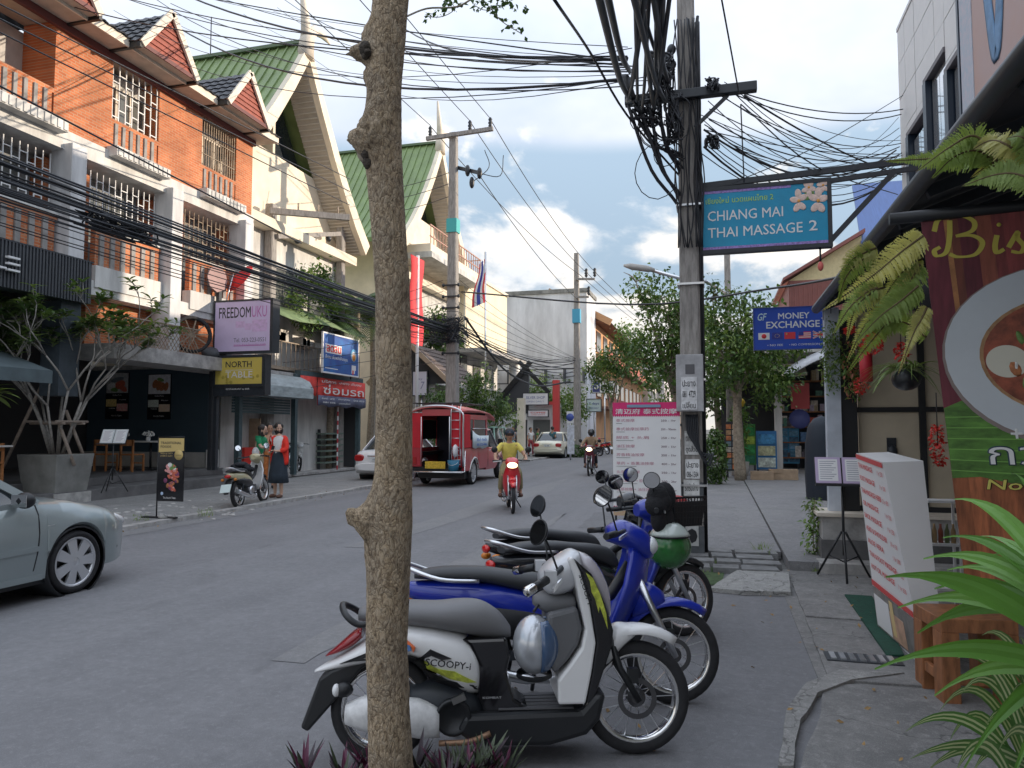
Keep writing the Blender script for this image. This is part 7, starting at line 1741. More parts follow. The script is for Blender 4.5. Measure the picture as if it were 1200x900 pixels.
q = G(640,537); car('pale gold sedan parked far up the left kerb', (q.x+.15,q.y+2.0,0), PI/2-R(1), mat('gold_paint',(.56,.54,.44),.3,.25,coat=.7), L_=4.5,Wd=1.76,seams=False)
q = G(726,577); car('dark bronze car coming towards us hidden behind the price board', (q.x+.75,q.y+2.3,0), -PI/2, mat('bronze_paint',(.10,.085,.065),.25,.5,coat=.8), seams=False, name='car')
for k,(px,py,d,lab) in enumerate(((604,512,58,'small pale green parked car beyond the red songthaew'),(576,530,34.5,'green and white van half hidden by the songthaew cab'))):
 p = AD(px,py,d); 
 car(lab,(p.x,p.y,0),PI/2,mat('mint_paint',(.30,.50,.42),.4),seams=False,H_=1.5 if k==0 else 1.75,rear='van',name='parked_car')
# ------------------------------------------------------------------ the red songthaew
RED_=paint('songthaew_red',(.33,.012,.022),rough=.4); RD2=mat('canvas_red',(.42,.012,.022),.7,var=.15,scale=4)
SG=thing('songthaew','red songthaew pickup taxi with covered rear cabin, seen from behind','truck',(-7.62,20.55,0),PI/2+R(1),None)
hw=.80
for (x,sy) in ((0,-1),(0,1),(3.0,-1),(3.0,1)): wheel(SG,x,.34,.34,.20,sy*.70,alloy=True,rim=mat('pickup_rim',(.42,.43,.45),.35,.7))
def bedside(sy):
 secs=[]
 for x in sorted(set(list(np.linspace(-1.0,1.25,20))+[.44*math.cos(a) for a in np.linspace(0,PI,15)])):
  z0=.42
  if abs(x)<.44: z0=max(z0,.34+math.sqrt(.44**2-x*x))
  secs.append([(x,sy*.74,z0),(x,sy*.80,z0+.01),(x,sy*.82,max(z0+.03,.70)),(x,sy*.80,1.06),(x,sy*.74,1.07)])
 return MB().loft(secs).build('bed_side',RED_,SG,local=True,angle=40)
for sy in (-1,1):
 bedside(sy); arcfender(SG,0,.34,.46,5,175,.05,mat('arch_white',(.60,.60,.60),.5),'wheel_arch')
 o=SG.children[-1]; o.location=(0,sy*.79,0)
MB().box(-1.0,1.25,-.74,.74,.40,.52).build('bed_floor',M_black,SG,local=True)
MB().box(-.62,.62,-.70,.70,.20,.40).build('chassis',M_black,SG,local=True)
for sy in (-1,1):
 MB().box(-1.02,-.45,sy*.80-.02,sy*.80+.02,1.075,2.02).build('side_canvas',RD2,SG,local=True,bevel=.01)
 MB().box(1.12,1.26,sy*.80-.02,sy*.80+.02,1.075,2.02).build('side_post',RED_,SG,local=True)
 MB().box(-.45,1.12,sy*.80-.02,sy*.80+.02,1.88,2.02).build('window_header',RED_,SG,local=True)
 MB().box(-.45,1.12,sy*.80-.02,sy*.80+.02,1.075,1.30).build('window_sill',RED_,SG,local=True)
 MB().box(-.16,-.10,sy*.80-.02,sy*.80+.02,1.30,1.88).build('window_post',RED_,SG,local=True)
 for (x0,x1) in ((-.44,-.16),(-.10,1.11)): MB().box(x0,x1,sy*.80-.008,sy*.80+.008,1.305,1.875).build('pane',M_glass,SG,local=True)
 MB().tube([(-.3,sy*.84,1.62),(1.1,sy*.84,1.62)],.012,6).build('window_rail',M_steel,SG,local=True)
rf=[]
for x,zc,ov in ((-1.08,2.16,.80),(-.6,2.20,.82),(.3,2.20,.86),(1.3,2.14,.90),(1.75,2.04,.90),(2.0,1.94,.86)):
 pts=[]
 for i in range(13):
  u=-1+2*i/12; pts.append((x,u*ov,zc+.10-.16*abs(u)**2.2))
 for i in range(13):
  u=1-2*i/12; pts.append((x,u*ov*.97,zc+.06-.16*abs(u)**2.2))
 rf.append(pts)
MB().loft(rf).build('roof',mat('roof_red',(.50,.10,.09),.5,coat=.3),SG,local=True)
b=MB(); b.tube(catmull([(-1.04,-.80,.55),(-1.06,-.80,1.6),(-1.06,-.78,2.05),(-1.06,-.45,2.22),(-1.06,0,2.26),(-1.06,.45,2.22),(-1.06,.78,2.05),(-1.06,.80,1.6),(-1.04,.80,.55)],5),.028,8); b.build('rear_hoop',M_steel,SG,local=True)
MB().box(1.15,1.18,-.78,.78,.55,2.1).build('bulkhead',mat('cabin_navy',(.012,.015,.03),.6),SG,local=True)
MB().box(1.10,1.148,-.25,.18,1.35,1.75).build('notice_board',mat('notice_yellow',(.50,.30,.05),.5,var=.3,scale=9),SG,local=True)
MB().box(1.09,1.099,-.18,.02,1.42,1.68).build('notice_picture',mat('notice_brown',(.28,.14,.06),.5),SG,local=True)
for sy in (-1,1): MB().box(-.95,1.1,sy*.72-.16*(sy>0)-.0,sy*.72+.16*(sy<0),.85,.95).build('bench',M_black,SG,local=True)
MB().box(-1.02,-.98,-.80,-.44,.55,1.07).build('rear_panel',RED_,SG,local=True); MB().box(-1.02,-.98,.44,.80,.55,1.07).build('rear_panel',RED_,SG,local=True)
for sy in (-1,1): MB().box(-1.03,-.99,min(sy*.80,sy*.43),max(sy*.80,sy*.43),1.075,2.06).build('rear_canvas',RD2,SG,local=True)
MB().box(-1.03,-.99,-.43,.43,1.98,2.16).build('rear_header',RED_,SG,local=True)
b=MB(); b.box(-1.36,-1.0,-.86,.86,.40,.44); b.build('rear_step',M_dkmetal,SG,local=True)
b=MB(); b.tube([(-1.38,-.86,.42),(-1.38,.86,.42)],.022,8); b.tube([(-1.38,-.86,.42),(-1.10,-.86,.42),(-1.0,-.84,1.0)],.018,8); b.tube([(-1.38,.86,.42),(-1.10,.86,.42),(-1.0,.84,1.0)],.018,8); b.build('step_rail',M_chrome,SG,local=True)
b=MB()
for y in (-.46,-.72): b.tube([(-1.10,y,.9),(-1.10,y,2.1),(-1.0,y,2.3)],.014,6)
for k in range(5): b.tube([(-1.10,-.46,1.1+k*.25),(-1.10,-.72,1.1+k*.25)],.012,6)
b.build('ladder',M_steel,SG,local=True)
b=MB()
for sy in (-1,1): b.tube([(-1.12,sy*.42,.55),(-1.12,sy*.42,1.95)],.014,6)
b.build('hand_rail',M_steel,SG,local=True)
b=MB()
for k in range(4): b.tube([(-1.08,-.74,.62+k*.13),(-1.08,-.46,.62+k*.13)],.008,5)
for k in range(4): b.tube([(-1.08,-.74+k*.09,.58),(-1.08,-.74+k*.09,1.05)],.008,5)
b.build('side_cage',M_steel,SG,local=True)
b=MB()
for y in (-.7,-.25,.25,.7): b.tube([(-1.0,y,2.34),(1.2,y,2.34)],.014,6)
for x in (-1.0,-.3,.4,1.2): b.tube([(x,-.72,2.34),(x,.72,2.34)],.014,6)
for x in (-1.0,1.2):
 for y in (-.6,.6): b.tube([(x,y,2.16),(x,y,2.34)],.014,6)
b.build('roof_rack',M_black,SG,local=True)
MB().obox((-1.05,.02,.60),(.012,0,0),(0,.30,0),(0,0,.10)).build('number_plate',mat('plate_yellow',(.50,.33,.03),.5,var=.3,scale=20),SG,local=True)
for sy in (-1,1): MB().obox((-1.03,sy*.66,.72),(.02,0,0),(0,.06,0),(0,0,.10)).build('tail_light',mat('car_red_lens',(.30,.012,.014),.15,coat=.5),SG,local=True)
secs=[]
for x,zt_,w in ((1.28,1.10,.80),(1.6,1.08,.81),(2.3,1.06,.81),(2.62,1.05,.80),(3.0,1.0,.79),(3.4,.94,.77),(3.62,.86,.72),(3.70,.70,.66)):
 z0=.36
 if abs(x-3.0)<.40: z0=max(z0,.34+math.sqrt(max(0,.40**2-(x-3.0)**2)))
 h_=[(0,z0),(w*.95,z0),(w,max(z0+.03,.6)),(w*.98,max(z0+.05,.9)),(w*.88,max(z0+.07,zt_)),(0,max(z0+.08,zt_+.03))]
 secs.append([(x,-y,z) for y,z in h_]+[(x,y,z) for y,z in reversed(h_[1:-1])])
secs2=[]
MB().loft(secs).build('cab_body',RED_,SG,local=True,angle=40)
MB().loft([[(1.30,-.74,1.05),(2.66,-.74,1.05),(2.66,.74,1.05),(1.30,.74,1.05)],[(1.34,-.66,1.58),(2.05,-.66,1.58),(2.05,.66,1.58),(1.34,.66,1.58)]],smooth=False).build('cab_windows',M_glass,SG,local=True)
MB().hexa([(1.30,-.69,1.56),(2.10,-.69,1.56),(2.10,.69,1.56),(1.30,.69,1.56),(1.36,-.60,1.66),(2.0,-.60,1.66),(2.0,.60,1.66),(1.36,.60,1.66)]).build('cab_roof',RED_,SG,local=True,bevel=.03)
for sy in (-1,1):
 MB().bar((2.64,sy*.745,1.05),(2.06,sy*.665,1.60),.03,.05,(0,1,0)).build('pillar',M_sil,SG,local=True); MB().bar((1.32,sy*.745,1.05),(1.36,sy*.665,1.60),.03,.10,(0,1,0)).build('pillar',RED_,SG,local=True)
 MB().box(2.25,2.40,sy*.95-.07,sy*.95+.07,1.12,1.30).build('door_mirror',M_black,SG,local=True,bevel=.02)
 MB().bar((2.40,sy*.80,1.0),(2.33,sy*.92,1.15),.025).build('mirror_arm',M_black,SG,local=True)
 b=MB(); b.box(1.36,1.368,sy*.815-.004,sy*.815+.004,.45,1.04); b.box(2.42,2.428,sy*.815-.004,sy*.815+.004,.45,1.04); b.build('door_seam',M_black,SG,local=True)
 MB().ell((1.55,sy*.825,.95),.07,.015,.018,8,6).build('door_handle',M_chrome,SG,local=True)
 arcfender(SG,3.0,.34,.42,5,175,.05,MATS['arch_white'],'wheel_arch'); SG.children[-1].location=(0,sy*.77,0)
ad=thing('advert_banner','white cloth advert banner with blue print tied along the songthaew side','banner',(-6.80,21.0,1.0))
A=[];B_=[];n=12
for i in range(n+1):
 f=i/n; y=20.25+1.55*f; A.append((-6.76+.02*math.sin(i*1.4),y,1.03+.08*abs(f-.5)-.02*math.sin(i))); B_.append((-6.77,y,1.43+.16*(2*f-1)**2*(f<.5)-.02))
A2=[(p[0]-.012,p[1],p[2]) for p in A]; B2=[(p[0]-.012,p[1],p[2]) for p in B_]; m_=n+1
MB().add(A+B_+A2+B2,[(i,i+1,m_+i+1,m_+i) for i in range(n)]+[(2*m_+i,3*m_+i,3*m_+i+1,2*m_+i+1) for i in range(n)]+[(i,2*m_+i,2*m_+i+1,i+1) for i in range(n)]+[(m_+i,m_+i+1,3*m_+i+1,3*m_+i) for i in range(n)],True).build('cloth',mat('advert_white',(.52,.58,.68),.7,var=.12,scale=6),ad)
text('ให้เช่า ติดต่อ',(-6.735,20.55,1.25),(0,1,0),(0,0,1),.95,.10,mat('advert_blue',(.05,.13,.38),.6),ad,depth=.0,bold=.02); text('081-532-4466',(-6.735,20.55,1.11),(0,1,0),(0,0,1),.95,.08,mat('advert_blue',(.05,.13,.38),.6),ad,depth=.0,bold=.02)
Msg=wm(SG); bkp=Msg@Vector((-1.22,-.58,.45)); bk=thing('bucket','blue plastic bucket standing on the songthaew rear step','bucket',bkp); 
MB().lathe((0,0,0),(0,0,1),[(0,0),(0,.13),(.30,.17),(.30,.155),(.02,.12),(.02,0)],16).build('body',mat('bucket_blue',(.02,.13,.22),.45),bk,local=True); b=MB(); b.tube(catmull([(-.16,0,.29),(-.12,-.12,.2),(0,-.17,.16),(.12,-.12,.2),(.16,0,.29)],4),.006,5); b.build('handle',M_steel,bk,local=True)
bag=MB(); bag.ell(Msg@Vector((-1.14,-.60,1.0)),.07,.14,.18,10,8); tag(bag.build('plastic_bag',mat('bag_white',(.55,.55,.57),.5,var=.15,scale=12)),'white plastic bags hanging in the songthaew rear side cage','bag')
# ------------------------------------------------------------------ people
M_skin=mat('skin_tan',(.36,.20,.13),.55,var=.08,scale=12); M_skin2=mat('skin_light',(.46,.29,.21),.55,var=.08,scale=12)
M_hair=mat('hair_dark',(.018,.014,.012),.55,var=.3,scale=60)
def skin_mesh(name, chains, m, parent, sub=1):
 """chains: list of (points, radii); points that coincide are welded into one graph, then skinned"""
 vs=[]; rs=[]; es=[]; key={}
 for pts,rad in chains:
  prev=None
  for p,r in zip(pts,rad):
   k=tuple(round(c,4) for c in p)
   if k not in key: key[k]=len(vs); vs.append(tuple(p)); rs.append(r if isinstance(r,tuple) else (r,r))
   i=key[k]
   if prev is not None and prev!=i: es.append((prev,i))
   prev=i
 me=bpy.data.meshes.new(name); me.from_pydata(vs,es,[]); me.materials.append(m)
 o=bpy.data.objects.new(name,me); COL.objects.link(o); o.parent=parent
 s=o.modifiers.new('skin','SKIN'); s.use_smooth_shade=True; s.branch_smoothing=.3
 d=me.skin_vertices[0].data
 for i,r in enumerate(rs): d[i].radius=r
 d[0].use_root=True
 if sub: b=o.modifiers.new('sub','SUBSURF'); b.levels=sub; b.render_levels=sub
 return o
def V3(*a): return Vector(a)
def person(label, loc, rz, J, skin, top=None, bottom=None, hair='short', top_m=None, bot_m=None, shoe_m=None, face=True, group=None, sleeve=.55, hat=None):
 """J: joints in local space, x forward, y left, z up"""
 t=thing('person',label,'person',loc,rz,group)
 j={k:Vector(v) for k,v in J.items()}
 hd=(j['head']-j['neck']).normalized()
 ch=[([j['pelvis'],j['waist'],j['chest'],j['neck0'],j['neck']],[(.115,.10),(.105,.09),(.125,.10),(.06,.06),(.052,.055)]),
  ([j['neck'],j['neck']+hd*.045,j['head'],j['head']+hd*.085,j['head']+hd*.13],[(.052,.055),(.058,.062),(.078,.09),(.072,.085),(.038,.045)])]
 for s in ('l','r'):
  ch.append(([j['chest'],j['sh_'+s],j['el_'+s],j['wr_'+s]],[(.125,.10),.052,.040,.028]))
  w=j['wr_'+s]; f=(w-j['el_'+s]).normalized(); tip=j.get('ha_'+s)
  if tip is not None: f=(tip-w).normalized()
  side=f.cross(Vector((0,0,1))); side=side.normalized() if side.length>.1 else Vector((0,1,0)); dn=side.cross(f).normalized()
  palm=w+f*.055
  ch.append(([w,palm],[.028,(.034,.02)]))
  for k,(o,l) in enumerate(((-.027,.060),(-.009,.072),(.009,.068),(.027,.052))):
   b0=palm+side*o+f*.02
   ch.append(([palm,b0,b0+f*l*.5-dn*.008,b0+f*l*.85-dn*.03],[(.034,.02),.011,.010,.008]))
  ch.append(([palm,palm+side*(.04 if s=='l' else -.04)-f*.01,palm+side*(.055 if s=='l' else -.055)+f*.03-dn*.015],[(.034,.02),.012,.010]))
  ch.append(([j['pelvis'],j['hip_'+s],j['kn_'+s],j['kn_'+s].lerp(j['an_'+s],.35),j['an_'+s]],[(.115,.10),.082,.055,.05,.034]))
  a=j['an_'+s]; td=j['to_'+s]-a
  ch.append(([a,a+td*.45+Vector((0,0,-.02)),j['to_'+s]],[.034,.034,.026]))
 bd=skin_mesh('body',ch,skin,t)
 fx=(J.get('face') and Vector(J['face']) or Vector((1,0,0))).normalized(); fy=Vector((0,0,1)).cross(fx).normalized(); h=j['head']
 if face:
  b=MB()
  for s in (-1,1): b.ell(h+fx*.078+fy*.031*s+Vector((0,0,.015)),.012,.014,.008,8,5)
  b.build('eyes',mat('eye_dark',(.02,.015,.012),.3),t,local=True)
  MB().ell(h+fx*.092+Vector((0,0,-.018)),.018,.014,.022,8,6).build('nose',skin,t,local=True)
  MB().ell(h+fx*.078+Vector((0,0,-.052)),.012,.024,.008,8,5).build('mouth',mat('lip',(.26,.10,.08),.5),t,local=True)
  b=MB()
  for s in (-1,1): b.ell(h+fy*.082*s+Vector((0,0,-.005))-fx*.005,.018,.012,.03,8,5)
  b.build('ears',skin,t,local=True)
 if hair:
  b=MB(); random.seed(len(label))
  c=h+Vector((0,0,.062))-fx*.024
  b.ell(c-fx*.012,.104,.104,.100,14,9)
  if hair=='bob': b.ell(h-fx*.035+Vector((0,0,-.03)),.085,.110,.115,12,8)
  if hair=='long': 
   b.ell(h-fx*.045+Vector((0,0,-.06)),.075,.104,.16,12,8)
  if hair=='bun': b.ell(h-fx*.06+Vector((0,0,.10)),.045,.045,.045,10,7)
  b.build('hair',M_hair,t,local=True)
 if top:
  g=[([j['pelvis']+Vector((0,0,top.get('hem',-.02))),j['waist'],j['chest'],j['neck0']+Vector((0,0,-.015))],[(.145,.12),(.13,.11),(.148,.12),(.075,.075)])]
  for s in ('l','r'):
   pts=[j['chest'],j['sh_'+s]]; rr=[(.148,.12),.072]
   e=j['sh_'+s].lerp(j['el_'+s],min(1,sleeve*1.0)) 
   if sleeve<=1: pts.append(e); rr.append(.062)
   else: pts+= [j['el_'+s], j['el_'+s].lerp(j['wr_'+s],sleeve-1)]; rr+=[.058,.046]
   g.append((pts,rr))
  skin_mesh(top['name'],g,top_m,t)
 if bottom=='trousers' or bottom=='shorts':
  g=[([j['pelvis']+Vector((0,0,.10)),j['pelvis']],[(.13,.105),(.135,.115)])]
  for s in ('l','r'):
   if bottom=='trousers': g.append(([j['pelvis'],j['hip_'+s],j['kn_'+s],j['an_'+s]+Vector((0,0,.04))],[(.135,.115),.098,.072,.058]))
   else: g.append(([j['pelvis'],j['hip_'+s],j['hip_'+s].lerp(j['kn_'+s],.55)],[(.135,.115),.10,.09]))
  skin_mesh(bottom,g,bot_m,t)
 if bottom=='skirt':
  c=j['pelvis']; b=MB(); n=28; secs=[]
  for k,(z,r) in enumerate(((c.z+.12,.125),(c.z,.165),(c.z-.2,.19),(c.z-.4,.215),(.34,.235),(.33,.21))):
   secs.append([(c.x+(r*.8+.010*math.sin(i*2.4)*k*.5)*math.cos(2*PI*i/n),c.y+(r+.012*math.sin(i*2.4)*k*.5)*math.sin(2*PI*i/n),z) for i in range(n)])
  b.loft(secs); b.build('skirt',bot_m,t,local=True)
 if shoe_m:
  for s in ('l','r'):
   a=j['an_'+s]; td=(j['to_'+s]-a); td.z=0; c=a+td*.45; an=math.atan2(td.y,td.x); 
   MB().ell((c.x,c.y,j['to_'+s].z+.012),td.length*.72,.048,.045,12,7,Matrix.Rotation(an,3,'Z')).build('shoe',shoe_m,t,local=True)
 return t
def stand(h=1.62, lean=0.0, arms=None, step=.0, legw=.09):
 k=h/1.62
 J=dict(pelvis=(0,0,.90*k),waist=(.0,0,1.04*k),chest=(.0+lean*.5,0,1.24*k),neck0=(lean*.8,0,1.37*k),neck=(lean*.9,0,1.405*k),head=(lean+.015,0,1.505*k),
  sh_l=(lean*.6,.165*k,1.32*k),sh_r=(lean*.6,-.165*k,1.32*k),el_l=(-.02,.22*k,1.06*k),el_r=(-.02,-.22*k,1.06*k),wr_l=(.06,.23*k,.84*k),wr_r=(.06,-.23*k,.84*k),
  hip_l=(0,legw*k,.86*k),hip_r=(0,-legw*k,.86*k),kn_l=(.02+step,legw*k,.48*k),kn_r=(.02-step,-legw*k,.48*k),an_l=(step,legw*k,.075),an_r=(-step*1.3,-legw*k,.075),to_l=(step+.15,legw*k*1.2,.025),to_r=(-step*1.3+.15,-legw*k*1.2,.025))
 if arms: J.update(arms)
 return J
M_green=mat('shirt_green',(.012,.20,.085),.8,var=.15,scale=12,bump=.2); M_redc=mat('cardigan_red',(.60,.030,.018),.8,var=.15,scale=12,bump=.2); M_whitet=mat('cotton_white',(.62,.61,.60),.85,var=.08,scale=10,bump=.15)
M_navy=mat('cloth_navy',(.022,.032,.045),.85,var=.2,scale=10,bump=.2); M_orange=mat('cloth_orange',(.36,.12,.035),.85,var=.3,scale=14); M_denim=mat('cloth_khaki',(.30,.24,.17),.85,var=.2,scale=10)
p=G(326,583,.06); rzr=math.atan2(-p.y,-p.x)-.75
t=person('woman in bright red cardigan, white top and long dark skirt holding a phone',(p.x,p.y,.06),rzr,stand(1.66,arms=dict(el_l=(.02,.25,1.08),wr_l=(.20,.12,1.05),ha_l=(.28,.06,1.08),el_r=(-.04,-.24,1.07),wr_r=(.13,-.16,1.0),ha_r=(.2,-.1,1.04),face=(.7,.9,0))),M_skin2,dict(name='vest'),'skirt','bob',M_whitet,M_navy,mat('sandal',(.10,.05,.035),.6),sleeve=.3)
j=stand(1.66)
g=[]
for s,sy in (('l',1),('r',-1)):
 sh=Vector((0,sy*.17,1.35)); el=Vector((.02,.25,1.08)) if s=='l' else Vector((-.04,-.24,1.07)); wr=Vector((.20,.12,1.05)) if s=='l' else Vector((.13,-.16,1.0))
 g.append(([Vector((-.03,0,1.28)),sh,el,el.lerp(wr,.75)],[(.12,.10),.082,.068,.055]))
 g.append(([Vector((-.03,0,1.28)),Vector((-.02,sy*.135,1.15)),Vector((-.02,sy*.16,.95)),Vector((-.02,sy*.17,.72))],[(.12,.10),(.075,.10),(.06,.11),(.05,.11)]))
skin_mesh('cardigan',g,M_redc,t)
MB().obox((.27,.06,1.10),(.008,0,.004),(0,.036,0),(-.03,0,.065)).build('phone',M_black,t,local=True)
p=G(302,577,.06); rzg=.15
t=person('woman in green T-shirt and pale shorts leaning over the parked scooter',(p.x,p.y,.06),rzg,stand(1.62,lean=.10,arms=dict(el_r=(.16,-.22,1.10),wr_r=(.42,-.18,1.12),ha_r=(.5,-.17,1.14),el_l=(.10,.24,1.08),wr_l=(.30,.20,1.0),ha_l=(.38,.19,1.0))),M_skin2,dict(name='t_shirt'),'shorts','long',M_green,M_denim,M_white,sleeve=.75)
MB().ell((.02,-.20,.98),.09,.06,.13,12,8).build('shoulder_bag',mat('bag_pale',(.5,.5,.5),.7,var=.3,scale=20),t,local=True)
p=G(315,572,.06); 
t=person('person in tan top and loose orange brown trousers standing between the two women',(p.x,p.y,.06),math.atan2(-p.y,-p.x)+.1,stand(1.66,arms=dict(el_l=(.03,.2,1.08),wr_l=(.16,.08,1.10),ha_l=(.22,.04,1.14))),M_skin,dict(name='blouse'),'trousers','bun',mat('cloth_tan',(.42,.25,.13),.85,var=.4,scale=18),M_orange,M_dkmetal,sleeve=.5)
p=G(271,598,.0); 
SB=underbone('silver and gold scooter with white plate parked by the chatting people on the left',(p.x+.02,p.y+.2,.03),R(101),R(5),paint('scooter_goldgrey',(.40,.36,.22)),M_black,paint('scooter_pearl',(.52,.52,.52)),M_black,wb=1.22,mirror_n=(-.7,-.5,.2),plate=mat('plate_bright',(.50,.58,.56),.5),name='scooter',cat='scooter')
jk=MB(); random.seed(5); Ms=wm(SB)
for i in range(9): jk.ell(Ms@Vector((rnd(.15,.62),rnd(-.12,.12),rnd(.74,.86))),rnd(.07,.12),rnd(.07,.12),rnd(.05,.08),10,6)
tag(jk.build('jacket',mat('jacket_black',(.012,.013,.017),.85,bump=.4)),'black jacket bundled over the seat of the silver gold scooter','jacket')
p=Vector((-14.9,23.4,.09))
underbone('black motorbike standing just inside the workshop entrance',p,R(-55),R(4),BLK,M_black,BLK,BLK,name='motorbike',mirrors=False)
underbone('white legged scooter standing inside the workshop right of the black one',Vector((-15.3,24.6,.09)),R(-48),R(4),paint('old_white',(.48,.48,.46)),M_black,paint('old_white',(.48,.48,.46)),paint('old_white',(.48,.48,.46)),mirrors=False,name='scooter',cat='scooter')
def rider(label,bike,shirt_m,trouser_m,skin,hair,sleeve,name='t_shirt',cap=None,helmet=None):
 J=dict(pelvis=(.18,0,.86),waist=(.19,0,1.0),chest=(.24,0,1.20),neck0=(.27,0,1.33),neck=(.28,0,1.365),head=(.31,0,1.465),sh_l=(.26,.17,1.28),sh_r=(.26,-.17,1.28),
  el_l=(.44,.30,1.08),el_r=(.44,-.30,1.08),wr_l=(.70,.31,1.005),wr_r=(.70,-.31,1.005),ha_l=(.80,.28,1.0),ha_r=(.80,-.28,1.0),hip_l=(.22,.10,.85),hip_r=(.22,-.10,.85),kn_l=(.62,.17,.72),kn_r=(.62,-.17,.72),
  an_l=(.50,.20,.34),an_r=(.50,-.20,.34),to_l=(.64,.21,.28),to_r=(.64,-.21,.28))
 t=person(label,bike.location.copy(),bike.rotation_euler[2],J,skin,dict(name=name),'trousers',hair,shirt_m,trouser_m,mat('sandal',(.10,.05,.035),.6),sleeve=sleeve)
 h=Vector((.31,0,1.465))
 if cap: 
  MB().ell(h+Vector((-.01,0,.065)),.10,.098,.07,14,8).build('cap',cap,t,local=True); MB().ell(h+Vector((.10,0,.058)),.07,.07,.010,12,6).build('cap_brim',cap,t,local=True)
  b=MB(); b.obox(h+Vector((.085,0,.018)),(.006,0,0),(0,.062,0),(0,0,.014)); b.build('glasses',M_black,t,local=True)
 if helmet:
  MB().ell(h+Vector((-.01,0,.025)),.135,.125,.14,16,10).build('helmet',helmet,t,local=True); MB().ell(h+Vector((.045,0,.02)),.095,.105,.06,12,8).build('visor',M_glass,t,local=True)
 return t
RDB=paint('bike_red',(.46,.012,.02)); lamp=mat('lit_lamp',(1.0,.72,.38),.3,emit=2.2)
p=G(601,602); hdr=math.atan2(-p.y,-p.x)+R(4)
d=Vector((math.cos(hdr),math.sin(hdr),0)); RB=underbone('red motorbike ridden towards us by the man in yellow',p-d*1.22-d*.02,hdr,0.0,RDB,M_black,RDB,RDB,lamp=lamp,mirror_n=(-1,0,.1))
rider('man in yellow T-shirt and dark cap riding the red motorbike towards us',RB,mat('shirt_yellow',(.55,.46,.10),.8,var=.12,scale=12,bump=.2),mat('trousers_olive',(.20,.17,.09),.85),M_skin,'short',.75,cap=M_navy)
p=G(690,558); hdr=math.atan2(-p.y,-p.x)-R(6); d=Vector((math.cos(hdr),math.sin(hdr),0)); RB2=underbone('dark maroon motorbike with lit headlamp ridden towards us far down the road',p-d*1.22,hdr,0.0,paint('maroon_bike',(.10,.012,.025)),M_black,paint('maroon_bike',(.10,.012,.025)),M_black,lamp=mat('lit_lamp2',(1.0,.80,.50),.3,emit=5.0),mirror_n=(-1,0,.1))
rider('rider in tan jacket and black helmet on the far maroon motorbike',RB2,mat('jacket_tan',(.27,.19,.12),.8,var=.2,scale=12),mat('trousers_black',(.015,.016,.02),.85),M_skin,None,1.7,name='jacket',helmet=M_blackgloss)
for k,(px,py,d) in enumerate(((703,528,44),(712,526,47))):
 q=AD(px,py,d); underbone(('first','second')[k]+' red motorbike parked far off at the right edge of the road',(q.x,q.y,0),R(150-20*k),R(4),RDB,M_black,RDB,RDB,mirrors=False)
peds=[(614,533,40,1.65,mat('cloth_grey2',(.25,.26,.28),.8),M_navy,'pedestrian in grey top with dark backpack by the kiosk shop'),(634,532,42,1.62,M_whitet,mat('trousers_red',(.28,.05,.06),.85),'pedestrian in white top and dark red trousers near the gold sedan'),(642,531,43,1.6,mat('cloth_leaf',(.06,.20,.05),.8),M_denim,'pedestrian in green top beside the kiosk shop pillar'),
  (660,530,41.5,1.66,mat('cloth_teal',(.04,.12,.15),.8),M_navy,'pedestrian in teal shirt standing behind the gold sedan')]
for k,(px,py,d,h,tm,bm__,lab) in enumerate(peds):
 q=AD(px,py,d); t=person(lab,(q.x-.6,q.y,.06),R(-90+50*k),stand(h,step=.08),M_skin,dict(name='shirt'),'trousers','short',tm,bm__,M_black)
 if k==0: MB().ell((-.17,0,1.2),.10,.15,.22,12,8).build('backpack',M_navy,t,local=True)
# ------------------------------------------------------------------ plants
def leaf_mat(name,c,var=.35,rough=.5,tr=.25):
 m=mat(name,c,rough,var=var,scale=3.0); b=m.node_tree.nodes['Principled BSDF']
 if tr:
  t=m.node_tree; d=t.nodes.new('ShaderNodeBsdfTranslucent'); d.inputs[0].default_value=(min(1,c[0]*1.8),min(1,c[1]*1.7),c[2]*.8,1)
  mx=t.nodes.new('ShaderNodeMixShader'); mx.inputs[0].default_value=tr; o=[n for n in t.nodes if n.type=='OUTPUT_MATERIAL'][0]
  t.links.new(b.outputs[0],mx.inputs[1]); t.links.new(d.outputs[0],mx.inputs[2]); t.links.new(mx.outputs[0],o.inputs[0])
 return m
LF=[leaf_mat('leaf_dark',(.042,.085,.022)),leaf_mat('leaf_mid',(.080,.145,.034)),leaf_mat('leaf_light',(.14,.205,.055))]
def leaves(pts, size, aspect=.45, droop=.3, rng_=None, curl=.15):
 """many small pointed leaves (4 faces each) at the points, random attitude"""
 rs=rng_ or np.random.default_rng(1); mb=MB(); V=[];F=[]
 for p in pts:
  s=size*rs.uniform(.6,1.3); az=rs.uniform(0,2*PI); el=rs.uniform(-.9,.5)-droop
  d=Vector((math.cos(az)*math.cos(el),math.sin(az)*math.cos(el),math.sin(el))); sd=d.cross(Vector((0,0,1))); sd.normalize(); ro=rs.uniform(-.8,.8); nn=sd.cross(d); sd=sd*math.cos(ro)+nn*math.sin(ro); nn=sd.cross(d)
  p=Vector(p); w=s*aspect*.5; o=len(V)
  V+=[p,p+d*s*.45+sd*w+nn*s*curl*.4,p+d*s-nn*s*curl,p+d*s*.45-sd*w+nn*s*curl*.4,p+d*s*.5]
  F+=[(o,o+1,o+4),(o+1,o+2,o+4),(o+2,o+3,o+4),(o+3,o,o+4)]
 mb.v=[tuple(v) for v in V]; mb.f=F; mb.sm=[False]*len(F); return mb
